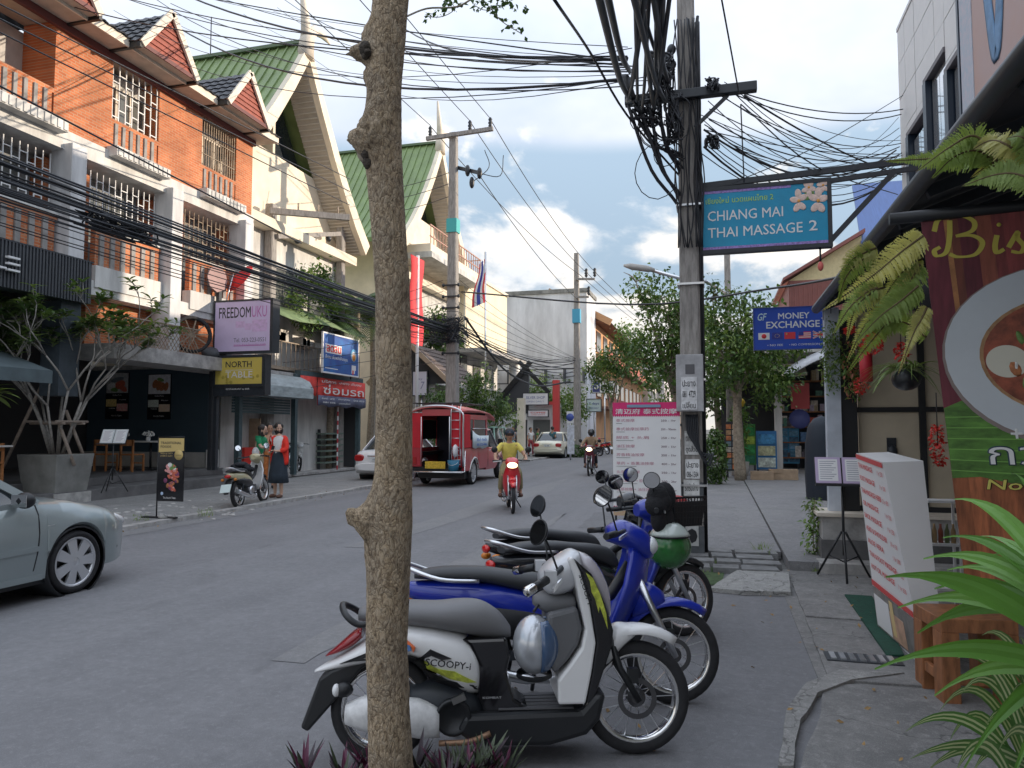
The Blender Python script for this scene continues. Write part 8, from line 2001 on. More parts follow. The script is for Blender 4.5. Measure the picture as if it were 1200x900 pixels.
def crown_pts(blobs, n, rs):
 out=[]; vol=[b[3]*b[4]*b[5] for b in blobs]; tot=sum(vol)
 for b,v in zip(blobs,vol):
  k=int(n*v/tot)
  for _ in range(k):
   u=rs.normal(size=3); u/=np.linalg.norm(u); r=rs.uniform(.35,1.0)**.5
   out.append((b[0]+u[0]*b[3]*r,b[1]+u[1]*b[4]*r,b[2]+u[2]*b[5]*r))
 return out
def tree(label, base, h, blobs, n, lsize, trunk_r=.16, m=None, name='tree', group=None, seed=1, limbs=True):
 rs=np.random.default_rng(seed); random.seed(seed); base=Vector(base); t=thing(name,label,'tree',base,0,group)
 top=base+Vector((0,0,h*.55)); b=MB(); b.tube(catmull([base-Vector((0,0,.05)),base+Vector((rnd(-.1,.1),rnd(-.1,.1),h*.2)),base+Vector((rnd(-.2,.2),rnd(-.2,.2),h*.4)),top],4),[trunk_r*(1-.045*i) for i in range(13)],8)
 for bl in blobs:
  c=Vector(bl[:3]); s=base+Vector((0,0,h*rnd(.28,.5))); b.tube(catmull([s,s.lerp(c,.5)+Vector((rnd(-.2,.2),rnd(-.2,.2),.2)),c],4),[trunk_r*.5,trunk_r*.45,trunk_r*.4,trunk_r*.35,trunk_r*.3,trunk_r*.25,trunk_r*.2,trunk_r*.16,trunk_r*.1],6)
  for _ in range(4):
   e=c+Vector((rnd(-1,1)*bl[3],rnd(-1,1)*bl[4],rnd(-.8,1)*bl[5]))*.9; b.tube([c,c.lerp(e,.5)+Vector((0,0,.08)),e],[trunk_r*.16,trunk_r*.11,trunk_r*.05],5)
 b.build('trunk',M_bark,t)
 ms=m or LF
 twigs=crown_pts(blobs,max(30,n//42),rs); 
 for q,mm in enumerate(ms):
  pts=[]
  for i,tw in enumerate(twigs):
   if i%len(ms)!=q: continue
   for _ in range(42): pts.append(tuple(np.array(tw)+rs.normal(size=3)*lsize*1.15))
  leaves(pts,lsize,.5,rng_=rs).build('crown',mm,t)
 return t
def blobs_px(L_):
 out=[]
 for (px,py,d,r,ry) in L_:
  p=AD(px,py,d); R_=r*d/867; out.append((p.x,p.y,p.z,R_,R_*1.0,ry*d/867))
 return out
q=AD(868,560,22)
tree('large leafy roadside tree to the right of the near pole',(q.x,q.y,.1),6.2,blobs_px([(870,375,22,42,30),(905,400,22.5,34,30),(850,420,21.5,40,34),(890,445,22,36,26),(835,350,22,18,16)]),6500,.17,.18,seed=3)
q=AD(790,545,27)
tree('tall open roadside tree between the price board and the near pole',(q.x,q.y,.0),8,blobs_px([(775,350,27,36,26),(805,385,27,36,34),(765,400,27,32,26),(790,430,27,38,28),(745,330,27,16,12),(755,440,26,24,16)]),5600,.19,.18,seed=5)
q=AD(845,545,34)
tree('darker tree filling the gap behind the other roadside trees',(q.x,q.y,.1),7,blobs_px([(830,420,34,50,45),(880,430,33,45,38),(800,455,35,40,25),(850,470,33,48,22)]),5200,.24,.2,[LF[0],LF[1],LF[2]],seed=8)
q=AD(718,500,48)
tree('slender tree hanging over the far shops beside the slim pole',(q.x,q.y,0),7,blobs_px([(702,425,48,20,16),(725,420,46,22,22),(738,395,45,18,18),(715,450,48,14,10)]),3200,.24,.14,seed=9)
q=AD(640,512,50)
tree('round light green tree in front of the grey block',(q.x,q.y,0),6.2,blobs_px([(640,462,50,26,22),(660,478,50,24,20),(625,480,50,18,15),(678,470,51,14,18)]),4200,.25,.15,[LF[1],LF[2]],seed=10)
q=AD(560,530,33)
tree('bushy tree behind the songthaew beside the power pole',(q.x-.5,q.y,0),4.4,blobs_px([(552,465,33,20,24),(575,475,33,20,18),(545,490,33,22,16),(590,485,34,14,14),(565,445,33,12,12)]),4200,.17,.12,[LF[0],LF[1],LF[2]],seed=12)
q=AD(515,480,31)
tree('dark shrub in front of the brown roofed house',(q.x-1.0,q.y,0),3.4,blobs_px([(512,475,31,14,18),(507,500,31,16,14)]),1600,.16,.08,[LF[0],LF[1]],seed=13,name='shrub')
q=AD(505,400,37)
tree('dark green tree between the red banner and the farther hall',(q.x,q.y,0),8,blobs_px([(510,385,38,18,18),(525,400,38,14,12)]),2200,.22,.12,[LF[0],LF[1]],seed=14)
def palm(label,base,h,nf,fl,seed,m):
 random.seed(seed); t=thing('palm_tree',label,'palm tree',base); base=Vector(base); top=base+Vector((rnd(-.2,.2),rnd(-.2,.2),h))
 MB().tube(catmull([base,base.lerp(top,.5)+Vector((.1,0,0)),top],5),[.15]*5+[.12]*6,8).build('trunk',M_bark,t)
 for k in range(nf):
  az=2*PI*k/nf+rnd(-.2,.2); el=rnd(.1,1.25); L_=fl*rnd(.8,1.15); d=Vector((math.cos(az),math.sin(az),0)); n=14; pts=[]
  for i in range(n+1):
   s=i/n; pts.append(top+d*(L_*s*math.cos(el*(1-.3*s)))+Vector((0,0,L_*(s*math.sin(el)-.85*s*s*(.6+.4*math.cos(el))))))
  mb=MB(); mb.tube(pts,[.022*(1-.9*i/n) for i in range(n+1)],4)
  for i in range(1,n+1):
   for u in (0.0,.5):
    if i==n and u: continue
    p=pts[i].lerp(pts[min(i+1,n)],u); tg=(pts[min(i+1,n)]-pts[i-1]).normalized(); sd=tg.cross(Vector((0,0,1))); sd=sd.normalized() if sd.length>.01 else Vector((1,0,0)); w=fl*.28*math.sin(PI*min(1,(i+u)/n*.85+.12))
    for sg in (-1,1):
     e=p+sd*sg*w*.8+tg*w*.5-Vector((0,0,w*.45)); m_=p.lerp(e,.5)+Vector((0,0,w*.08)); q=tg*.028
     mb.add([p-q,p+q,m_+q,e,m_-q],[(0,1,2,4),(4,2,3)])
  mb.build('frond',m,t)
 return t
PLM=leaf_mat('palm_green',(.055,.10,.030),.3,.45,.2)
for k,(px,d,py) in enumerate(((412,31,352),(385,29,365),(432,33,358))):
 q=AD(px,503,d); z=AD(px,py,d).z; palm(('tallest','left','right')[k]+' green palm crown rising behind the workshop billboard',(q.x,q.y,0),z-.3,16,2.2,20+k,PLM)
q=AD(355,360,27); tree('leafy creeper tree spilling over the workshop roof under the beams',(q.x-.5,q.y,3.5),3.6,blobs_px([(368,330,27,18,16),(350,345,26,12,9),(382,345,27,14,16),(362,375,26,10,8)]),2600,.16,.06,[LF[0],LF[1],LF[2]],seed=30)
def px15(px,py,d=None): return AD(px,py,d or 15.4)
cx,cy=-13.45,12.55
pl=thing('planter','large tapered grey concrete planter at the edge of the restaurant step','planter',(cx,cy,.06))
MB().hexa([(cx-.42,cy-.40,.28),(cx+.42,cy-.40,.28),(cx+.42,cy+.40,.28),(cx-.42,cy+.40,.28),(cx-.52,cy-.48,1.08),(cx+.52,cy-.48,1.08),(cx+.52,cy+.48,1.08),(cx-.52,cy+.48,1.08)]).build('tub',mat('planter_concrete',(.17,.17,.16),.8,var=.25,scale=2.5,bump=.15),pl,bevel=.012)
MB().box(cx-.48,cx+.48,cy-.46,cy+.46,.05,.279).build('plinth',mat('plinth_block',(.20,.195,.19),.85,var=.5,scale=4,col2=(.45,.44,.42)),pl)
MB().box(cx-.46,cx+.46,cy-.42,cy+.42,1.06,1.085).build('soil',mat('soil',(.05,.04,.03),.9),pl)
fr_t=thing('frangipani_tree','leafy frangipani with many forked grey stems growing from the concrete planter','tree',(cx,cy,1.08))
random.seed(77); stems=MB(); tips=[]
M_frb=mat('frangipani_bark',(.25,.235,.215),.8,var=.3,scale=20)
def grow(p,d,l,r,depth):
 e=p+d*l; m_=p.lerp(e,.5)+Vector((rnd(-.04,.04),rnd(-.04,.04),.03)); stems.tube([p,m_,e],[r,r*.9,r*.8],6)
 if depth==1 and random.random()<.5: tips.append((e,d))
 if depth==0: tips.append((e,d)); tips.append((e-d*l*.45,d)); return
 for k in range(2 if random.random()<.65 else 3):
  az=rnd(0,2*PI); up=Vector((0,0,1)); o=Vector((math.cos(az),math.sin(az),rnd(-.1,.4))); nd_=(d*.75+o*.62+up*.18).normalized(); grow(e,nd_,l*rnd(.58,.80),r*.72,depth-1)
for k in range(9):
 az=2*PI*k/9+rnd(-.3,.3); grow(Vector((cx+.12*math.cos(az),cy+.12*math.sin(az),1.08)),Vector((math.cos(az)*.36,math.sin(az)*.36,1)).normalized(),rnd(1.05,1.4),.030,4)
stems.build('branch',M_frb,fr_t); 
rs=np.random.default_rng(5)
FLM=[leaf_mat('frangi_dark',(.075,.13,.045),.3),leaf_mat('frangi_light',(.16,.23,.08),.3)]
def bigleaf(mb,p,d,l,w,sag=.35,fold=.15):
 d=d.normalized(); s=d.cross(Vector((0,0,1))); s=s.normalized() if s.length>.05 else Vector((1,0,0)); n=s.cross(d); V=[]; k=6
 for i in range(k+1):
  u=i/k; c=p+d*l*u-Vector((0,0,1))*l*sag*u*u; ww=w*math.sin(PI*min(1,u*.92+.04))**.8 if i<k else 0.0
  V+=[c+s*ww+n*ww*fold,c,c-s*ww+n*ww*fold]
 F=[]
 for i in range(k): a=3*i; F+=[(a,a+1,a+4,a+3),(a+1,a+2,a+5,a+4)]
 mb.add(V,F,True)
for q,mm in enumerate(FLM):
 mb=MB()
 for i,(e,d) in enumerate(tips):
  if i%2!=q: continue
  for k in range(5):
   az=2*PI*k/5+rnd(-.3,.3); o=Vector((math.cos(az),math.sin(az),rnd(-.1,.7))); bigleaf(mb,e-d*rnd(0,.12),(o+d*.3),rnd(.17,.30),rnd(.030,.046),.3)
 mb.build('leaves',mm,fr_t)
sk=thing('stake_frame','wooden stakes and square frame propping the frangipani','stake',(cx,cy,.3))
for (a,c) in (((cx-1.05,cy-.55,.32),(cx-.15,cy-.1,2.9)),((cx+.58,cy-.1,.85),(cx+.18,cy-.15,1.75)),((cx+.42,cy+.3,1.0),(cx+.1,cy+.1,2.0))): MB().tube([a,c],.035,7).build('stake',mat('grey_stake',(.21,.17,.14),.8,var=.3,scale=10),sk)
b=MB()
for (a,c) in (((cx-.45,cy-.25,1.72),(cx+.45,cy-.25,1.72)),((cx-.45,cy+.25,1.72),(cx+.45,cy+.25,1.72)),((cx-.38,cy-.4,1.76),(cx-.38,cy+.4,1.76)),((cx+.38,cy-.4,1.76),(cx+.38,cy+.4,1.76))): b.tube([a,c],.028,6)
b.build('frame',MATS['grey_stake'],sk)
t=thing('potted_palm','bright green broad leaves of a potted plant poking in at the left edge','plant',(-14.3,9.9,.48)); mb=MB(); random.seed(9)
q=AD(-14,455,13.6)
for k in range(13): az=rnd(-1.2,1.9); bigleaf(mb,q+Vector((rnd(-.1,.1),rnd(-.1,.1),-.1)),Vector((math.cos(az),math.sin(az),rnd(-.2,.9))),rnd(.4,.65),rnd(.05,.08),.4)
mb.build('leaves',LF[2],t); MB().tube([(q.x,q.y,.5),(q.x,q.y,q.z)],.03,6).build('stem',M_bark,t); MB().lathe((q.x,q.y,.48),(0,0,1),[(0,.0),(0,.16),(.4,.22),(.4,.0)],14).build('pot',M_greywall,t)
def ctr(py):
 xs=np.interp(py,[-60,0,60,100,180,260,340,400,480,560,620,680,760,840,900,960],[461,458,453,450,449,455,460,461,462,461,458,455,453,456,458,460])
 ws=np.interp(py,[-60,0,60,100,180,260,340,400,480,560,620,680,760,840,900,960],[43,42,41,40,43,40,40,41,42,44,49,50,48,49,52,56]); return xs,ws/2
FT=thing('tree','bare mottled tree trunk with knots standing close in front of the white scooter','tree',AD(459,985,2.85))
D0=2.82; rs=np.random.default_rng(2); n=60; rows=380; secs=[]
def bump_at(px,py,ang):
 b=0.0
 for (a0,y0,st,sy,sa) in ((PI*.98,60,.010,12,.5),(PI*.98,64,.030,9,.45),(PI*1.0,40,.028,14,.5),(PI*1.03,62,.035,10,.55),(PI*1.02,90,.018,8,.5),(PI*1.12,172,.042,14,.75),(PI*1.0,160,.03,10,.5),(PI*1.25,150,.022,18,.7),(PI*1.42,165,.018,20,.5),(PI*.98,608,.050,12,.42),(PI*1.05,600,.035,22,.6),(PI*1.0,640,.015,25,.6)):
  da=(ang-a0+PI)%(2*PI)-PI; b+=st*math.exp(-((py-y0)/sy)**2-(da/sa)**2)
 return b
for i in range(rows+1):
 py=-70+(1010+70)*i/rows; xc,hwp=ctr(py); d=D0; c=AD(xc,py,d); r=hwp*d/FP; s=[]
 for k in range(n):
  a=2*PI*k/n; dirv=RT*math.cos(a)+Vector((-FW.x,-FW.y,0)).normalized()*(-math.sin(a))
  p=Vector((math.cos(a)*2.1,math.sin(a)*2.1,c.z*9)); rr=r*(1+.026*noise.noise(p*1.0)+.020*noise.noise(p*2.3+Vector((7,1,3)))+.018*abs(noise.noise(p*4.5))+.012*noise.noise(p*9.0))+bump_at(xc,py,a)*(1+.5*noise.noise(p*5))
  s.append(c+dirv*rr)
 secs.append(s)
m=bpy.data.materials.new('plated_bark'); m.use_nodes=True; T=m.node_tree; B=T.nodes['Principled BSDF']; B.inputs['Roughness'].default_value=.92
g=T.nodes.new('ShaderNodeNewGeometry'); mp=T.nodes.new('ShaderNodeMapping'); mp.inputs['Scale'].default_value=(1,1,.55); T.links.new(g.outputs['Position'],mp.inputs[0])
dn=T.nodes.new('ShaderNodeTexNoise'); dn.inputs['Scale'].default_value=14; dn.inputs['Detail'].default_value=4; T.links.new(mp.outputs[0],dn.inputs['Vector'])
ad_=T.nodes.new('ShaderNodeVectorMath'); ad_.operation='MULTIPLY_ADD'; ad_.inputs[1].default_value=(.10,.10,.10); T.links.new(dn.outputs['Color'],ad_.inputs[0]); T.links.new(mp.outputs[0],ad_.inputs[2])
vo=T.nodes.new('ShaderNodeTexVoronoi'); vo.inputs['Scale'].default_value=52; vo.feature='F1'; T.links.new(ad_.outputs[0],vo.inputs['Vector'])
vo2=T.nodes.new('ShaderNodeTexVoronoi'); vo2.inputs['Scale'].default_value=52; vo2.feature='DISTANCE_TO_EDGE'; T.links.new(ad_.outputs[0],vo2.inputs['Vector'])
n1=T.nodes.new('ShaderNodeTexNoise'); n1.inputs['Scale'].default_value=7; n1.inputs['Detail'].default_value=8; n1.inputs['Roughness'].default_value=.7; T.links.new(g.outputs['Position'],n1.inputs['Vector'])
n2=T.nodes.new('ShaderNodeTexNoise'); n2.inputs['Scale'].default_value=60; n2.inputs['Detail'].default_value=6; n2.inputs['Roughness'].default_value=.7; T.links.new(mp.outputs[0],n2.inputs['Vector'])
def MX(f,a,c,bt='MIX'):
 x=T.nodes.new('ShaderNodeMix'); x.data_type='RGBA'; x.blend_type=bt
 if isinstance(f,float): x.inputs[0].default_value=f
 else: T.links.new(f,x.inputs[0])
 for i,v in ((6,a),(7,c)):
  if isinstance(v,tuple): x.inputs[i].default_value=(*v,1)
  else: T.links.new(v,x.inputs[i])
 return x.outputs[2]
def MRG(v,a,b_,c=0,d=1):
 x=T.nodes.new('ShaderNodeMapRange'); T.links.new(v,x.inputs[0])
 for i,q_ in enumerate((a,b_,c,d)): x.inputs[i+1].default_value=q_
 return x.outputs[0]
c0=MX(MRG(vo.outputs['Color'],0,1),(.43,.31,.185),(.76,.59,.40)); c0=MX(MRG(n1.outputs['Fac'],.45,.58,0,.6),c0,(.30,.235,.17)); c0=MX(MRG(n2.outputs['Fac'],.45,.7,0,.7),c0,(.66,.56,.43)); c0=MX(MRG(n2.outputs['Fac'],.48,.30,0,.85),c0,(.085,.06,.04))
c0=MX(MRG(vo2.outputs['Distance'],.0,.07,.6,0.0),c0,(.07,.05,.035)); T.links.new(c0,B.inputs['Base Color'])
ht=T.nodes.new('ShaderNodeMath'); ht.operation='ADD'; T.links.new(MRG(vo2.outputs['Distance'],0,.25,0,.45),ht.inputs[0]); T.links.new(MRG(n2.outputs['Fac'],.2,.8,0,1.2),ht.inputs[1])
bp=T.nodes.new('ShaderNodeBump'); bp.inputs['Strength'].default_value=1.0; bp.inputs['Distance'].default_value=.013; T.links.new(ht.outputs[0],bp.inputs['Height']); T.links.new(bp.outputs[0],B.inputs['Normal'])
MB().loft(secs).build('trunk',m,FT)
random.seed(27)
M_rot=mat('rotten_bark',(.055,.045,.036),.95,var=.5,scale=40,bump=1,bscale=60)
for (kx,ky,sx,sy,nn_) in ((430,58,3,9,6),(432,180,5,13,9)):
 kb_=MB()
 for _ in range(nn_): p=AD(kx+rnd(-sx,sx)*.7,ky+rnd(-sy,sy),D0-.034-rnd(0,.022)); s=rnd(.014,.03); kb_.ell(p,s,s,s*rnd(.8,1.3),7,5,Matrix.Rotation(rnd(0,3),3,'X'))
 tag(kb_.build('knot',M_rot,FT),kind='stuff')
st_=MB(); a=AD(434,620,D0-.03); c=AD(416,606,D0-.03); e=AD(410,604,D0-.03); st_.loft([[p+(RT*math.cos(t_)*.3+Vector((0,0,1))*math.sin(t_)+FW*math.cos(t_)*.7)*r*(1+.2*math.sin(3*t_)) for t_ in np.linspace(0,2*PI,10)[:-1]] for p,r in ((AD(445,628,D0),.075),(a,.060),(c,.036),(e,.034),(AD(408,603,D0-.03),.022))]); st_.build('branch_stub',m,FT)
kn=MB(); a=AD(427,185,D0-.02); kn.tube([AD(436,192,D0-.02),AD(424,182,D0-.02),AD(418,166,D0-.02),AD(417.5,155,D0-.02)],[.03,.018,.010,.004],7); kn.build('broken_twig',M_bark,FT)
tw=thing('leaf_twig','thin twig with tiny dark leaves hanging at the top of the picture','twig',AD(500,40,3.2))
b=MB(); pts=[AD(470,22,2.85),AD(500,10,3.2),AD(535,8,3.2),AD(560,-5,3.2),AD(600,-20,3.2)]; b.tube(catmull(pts,5),.004,5); b.tube(catmull([AD(535,8,3.2),AD(528,15,3.2),AD(515,20,3.2),AD(497,19,3.2)],4),.002,4); b.tube(catmull([AD(560,-5,3.2),AD(575,10,3.2),AD(588,25,3.2),AD(612,40,3.2)],4),.002,4); b.tube(catmull([AD(600,-20,3.2),AD(590,5,3.2),AD(570,12,3.2),AD(555,6,3.2)],4),.002,4); b.build('stem',M_bark,tw)
rs=np.random.default_rng(4); pts=[]
for (x0,y0,x1,y1) in ((535,8,497,19),(560,-5,612,40),(545,4,520,0),(590,5,555,6),(600,-20,560,12),(580,-5,620,10)):
 for k in range(26): f=rs.uniform(); pts.append(tuple(AD(x0+(x1-x0)*f+rs.normal()*3,y0+(y1-y0)*f+rs.normal()*3,3.2+rs.normal()*.03)))
leaves(pts,.028,.6,rng_=rs).build('leaves',LF[0],tw)
PU=[mat('lily_purple',(.075,.012,.036),.4,var=.5,scale=30),mat('lily_dark',(.030,.020,.028),.4,var=.4,scale=30),mat('lily_green',(.045,.060,.032),.4,var=.4,scale=30)]
random.seed(41); lt=thing('boat_lily_bed','bed of pointed purple and green boat lily leaves round the tree foot','plants',AD(460,985,2.85))
MBs=[MB(),MB(),MB()]
def blade(mb,p,d,l,w,sag=.2,fold=.35,k=7,rootw=.5,side=None):
 d=d.normalized(); s=side if side is not None else d.cross(Vector((0,0,1))); s=s.normalized() if s.length>.05 else Vector((1,0,0)); n=s.cross(d); V=[]
 for i in range(k+1):
  u=i/k; c=p+d*l*u-Vector((0,0,1))*l*sag*u*u; ww=w*(rootw+(1-rootw)*min(1,u*3))*(1-u**2.2) if i<k else 0.0
  V+=[c+s*ww+n*ww*fold,c,c-s*ww+n*ww*fold]
 F=[]
 for i in range(k): a=3*i; F+=[(a,a+1,a+4,a+3),(a+1,a+2,a+5,a+4)]
 mb.add(V,F,True)
for c in range(60):
 px=rnd(345,605); d=rnd(2.55,3.05); p=AD(px,905+rnd(0,40),d); p.z=rnd(.10,.20)
 for k in range(15):
  az=rnd(0,2*PI); q=random.choice((0,0,1,1,2)) if px<470 else random.choice((0,1,1,2,2)); blade(MBs[q],p,Vector((math.cos(az)*.55,math.sin(az)*.55,rnd(.7,1.5))),rnd(.14,.24),rnd(.010,.016),.15)
for q in range(3): tag(MBs[q].build('leaves',PU[q],lt),kind='stuff')
MB().ell(AD(470,985,2.85)-Vector((0,0,.05)),.62,.35,.12,20,8).build('soil',mat('soil_dark',(.035,.03,.025),.9,bump=.5),lt)
dl=[]; rs=np.random.default_rng(61)
for k in range(170):
 if k<70: p=Vector((rs.uniform(.3,1.9),rs.uniform(3,9),.034))
 elif k<120: p=Vector((rs.uniform(-1.6,.6),rs.uniform(2.8,9),.008))
 else: p=Vector((rs.uniform(-9.6,-8.3),rs.uniform(8,24),.07))
 dl.append(tuple(p))
dm=leaves(dl,.045,.5,-.2,rs,.05); tag(dm.build('fallen_leaves',mat('dry_leaf',(.24,.15,.06),.8,var=.4,scale=20)),'scattered dry fallen leaves and litter on the road edges and pavement','leaves',kind='stuff')
FPm=[leaf_mat('fan_green',(.085,.20,.035),.25,.35,.2),leaf_mat('fan_light',(.13,.27,.06),.25,.35,.2)]
fp=thing('fan_palm','bright green fan palm blades reaching in from the lower right corner','plant',Vector((1.7,2.2,0))); random.seed(55)
def fblade(tip,root,d0,d1,w,q,sag=.05):
 a=AD(root[0],root[1],d0); c=AD(tip[0],tip[1],d1); n_=10; d=(c-a); s=d.cross(FW).normalized(); nn=s.cross(d.normalized()); mb=MB(); V=[]
 for i in range(n_+1):
  u=i/n_; ctr_=a.lerp(c,u)+Vector((0,0,sag*4*u*(1-u))); ww=w*(.45+.55*math.sin(PI*min(1,u*1.1+.12)))*(1-u**5)*1.0 if i<n_ else .002
  V+=[ctr_+s*ww-nn*ww*.25,ctr_+s*ww*.5+nn*ww*.12,ctr_,ctr_-s*ww*.5+nn*ww*.12,ctr_-s*ww-nn*ww*.25]
 F=[]
 for i in range(n_):
  for k in range(4): a_=5*i+k; F.append((a_,a_+1,a_+6,a_+5))
 mb.add(V,F,False)
 rib=MB()
 return mb.build('blade',FPm[q],fp)
for (tip,root,d0,d1,w,q) in (((1038,676),(1250,758),1.5,1.55,.026,0),((1118,585),(1240,690),1.45,1.6,.018,1),((1185,555),(1235,660),1.5,1.75,.016,0),((1082,655),(1260,720),1.5,1.7,.018,1),((1025,784),(1270,795),1.45,1.5,.022,0),((1075,742),(1260,725),1.5,1.8,.026,0),((1110,668),(1260,735),1.55,1.8,.016,1),
 ((1160,600),(1260,700),1.5,1.9,.014,0),((1095,690),(1260,740),1.6,1.9,.02,0),((1130,900),(1260,790),1.5,1.5,.02,0),((1180,930),(1270,780),1.5,1.4,.022,0),((1052,712),(1255,745),1.55,1.7,.020,1),((1140,630),(1255,715),1.5,1.8,.016,1),((1095,815),(1265,800),1.5,1.6,.02,1),((1165,650),(1265,735),1.5,1.85,.015,1),((1105,630),(1250,715),1.5,1.7,.014,0)): fblade(tip,root,d0,d1,w,q)
MB().tube([AD(1262,745,1.5),AD(1290,900,1.5),Vector((1.4,1.35,0))],.012,8).build('petiole',FPm[0],fp)
vp=thing('striped_plant','arching green and cream striped leaves in the lower right corner','plant',AD(1210,930,2.3)); random.seed(66)
SG_=leaf_mat('stripe_green',(.065,.15,.04),.25,.4,.15); SC_=leaf_mat('stripe_cream',(.36,.40,.24),.15,.4,.15)
def arch(px,d,tipx,tipy,rise,w):
 a=AD(px,905,d); c=AD(tipx,tipy,d-rnd(0,.25)); n_=12; g=MB(); s_=MB(); pv=None
 for i in range(n_+1):
  u=i/n_; p=a.lerp(c,u)+Vector((0,0,rise*4*u*(1-u)))
  q=a.lerp(c,min(1,u+.05))+Vector((0,0,rise*4*min(1,u+.05)*(1-min(1,u+.05)))); t_=(q-p) if i<n_ else t_; sd=t_.cross(FW).normalized(); ww=w*(1-u**3)*(.6+.4*math.sin(PI*u)); cur=[p+sd*ww*k for k in (-1,-.55,-.2,.2,.55,1)]
  if pv:
   g.add(pv[0:2]+cur[0:2],[(0,1,3,2)]); s_.add(pv[1:3]+cur[1:3],[(0,1,3,2)]); g.add(pv[2:4]+cur[2:4],[(0,1,3,2)]); s_.add(pv[3:5]+cur[3:5],[(0,1,3,2)]); g.add(pv[4:6]+cur[4:6],[(0,1,3,2)])
  pv=cur
 lo=g.build('leaf',SG_,vp); s_.build('stripe',SC_,lo)
for (px,d,tx,ty,r,w) in ((1200,2.3,1060,858,.10,.022),(1210,2.2,1140,790,.12,.018),(1215,2.25,1125,815,.14,.02),(1230,2.3,1120,772,.12,.018),(1190,2.4,1112,870,.13,.018),(1225,2.3,1180,760,.1,.018),(1240,2.2,1150,745,.14,.018),(1215,2.3,1065,890,.06,.022),(1205,2.4,1100,835,.15,.018),(1235,2.4,1195,745,.08,.018),(1180,2.2,1120,905,.08,.024),(1220,2.3,1155,850,.1,.024),(1230,2.2,1170,880,.09,.022),(1200,2.3,1140,905,.07,.02),(1240,2.3,1185,815,.12,.024),(1225,2.45,1135,760,.14,.016),(1195,2.35,1085,905,.07,.02),(1250,2.3,1165,790,.12,.02)): arch(px,d,tx,ty,r,w)
q=G(1105,815,.0); t=thing('wooden_stool','orange brown wooden crate stool beside the white lightbox','stool',(q.x+.12,q.y+.02,0),R(8))
for (x0,x1,y0,y1,z0,z1,nm) in ((-.20,.22,-.20,.20,.42,.50,'seat'),(-.20,-.10,-.20,-.08,0,.42,'leg'),(.12,.22,-.20,-.08,0,.42,'leg'),(-.20,-.10,.08,.20,0,.42,'leg'),(.12,.22,.08,.20,0,.42,'leg'),(-.10,.12,-.19,-.16,.12,.18,'stretcher'),(-.19,-.16,-.08,.08,.12,.18,'stretcher')): MB().box(x0,x1,y0,y1,z0,z1).build(nm,mat('teak',(.21,.085,.035),.5,var=.4,scale=10,stretch=(3,3,.7)),t,local=True,bevel=.005)
q=AD(1098,640,6.3); t=thing('small_shelf','small white two tier shelf behind the lightbox','shelf',(q.x,q.y,0))
for z in (.25,.62,.98): MB().box(q.x-.16,q.x+.16,q.y-.10,q.y+.10,z,z+.02).build('shelf',M_white,t)
for sx in (-1,1):
 for sy in (-1,1): MB().box(q.x+sx*.155-.01,q.x+sx*.155+.01,q.y+sy*.09-.01,q.y+sy*.09+.01,0,1.0).build('leg',M_white,t)
random.seed(3)
for k in range(6): MB().lathe((q.x-.12+.048*k,q.y-.03,.64),(0,0,1),[(0,0),(0,.02),(.10,.02),(.13,.01),(.16,.01),(.16,0)],8).build('bottle',mat('bottle_%d'%(k%3),((.20,.05,.03),(.1,.12,.05),(.3,.2,.1))[k%3],.3),t)
FEm=[leaf_mat('fern_green',(.22,.30,.09),.3,.5,.35),leaf_mat('fern_yellow',(.46,.45,.19),.3,.5,.35)]
def fern(label,pts,w,q,group=None,n=64):
 P=catmull(pts,10); t=thing('fern_frond',label,'fern',P[0],0,group); st=MB(); st.tube(P,[.007*(1-.8*i/len(P)) for i in range(len(P))],5); st.build('stem',mat('fern_stem',(.10,.07,.03),.6),t)
 L_=len(P)-1; random.seed(int(abs(P[0].x*100)+abs(P[-1].z*77))); fm=MB()
 for i in range(n):
  u=(i+.3)/n; f=u*L_; k=min(int(f),L_-1); p=P[k].lerp(P[k+1],f-k); tg=(P[k+1]-P[k]).normalized(); sd=tg.cross(FW).normalized(); nn=FW; l=w*(.35+.65*math.sin(PI*min(1,u*.9+.22)))*(1-u**6)
  for sg in (-1,1):
   d=(sd*sg+tg*.25+Vector((rnd(-.12,.12),rnd(-.35,.35),rnd(-.12,.12)))).normalized(); l2=l*rnd(.85,1.12); wv=tg*(w*.045+.002)
   e=p+d*l2-Vector((0,0,l2*.18)); m1=p+d*l2*.5+FW*(-.05*l2); fm.add([p-wv*.6,p+wv*.6,m1+wv,e+wv*.4,e-wv*.2,m1-wv],[(0,1,2,5),(5,2,3,4)])
   for s in (.3,.55,.78): c=p+d*l2*s; fm.add([c+wv*.8,c+wv*1.7+d*l2*.05,c+d*l2*.14+wv*.8],[(0,1,2)]); fm.add([c-wv*.8,c-wv*1.7+d*l2*.05,c+d*l2*.14-wv*.8],[(0,1,2)])
 fm.build('leaflets',FEm[q],t); return t
dF=3.1
fern('long green fern frond reaching level across the sky below the tiled building',[AD(1185,188,dF-.2),AD(1140,184,dF),AD(1090,186,dF),AD(1036,189,dF)],.060,0)
fern('yellow green fern frond sloping down along the eave tube, longest of the ferns',[AD(1082,276,3.9),AD(1055,296,3.95),AD(1020,325,4.0),AD(962,365,4.1)],.085,1)
fern('green fern frond below the long yellow one beside the banner',[AD(1076,335,3.9),AD(1056,352,3.9),AD(1030,372,3.95),AD(1002,402,4.0)],.08,0)
fern('drooping fern frond touching the left edge of the banner',[AD(1086,360,3.9),AD(1079,375,3.9),AD(1070,392,3.9),AD(1052,440,3.9)],.055,1)
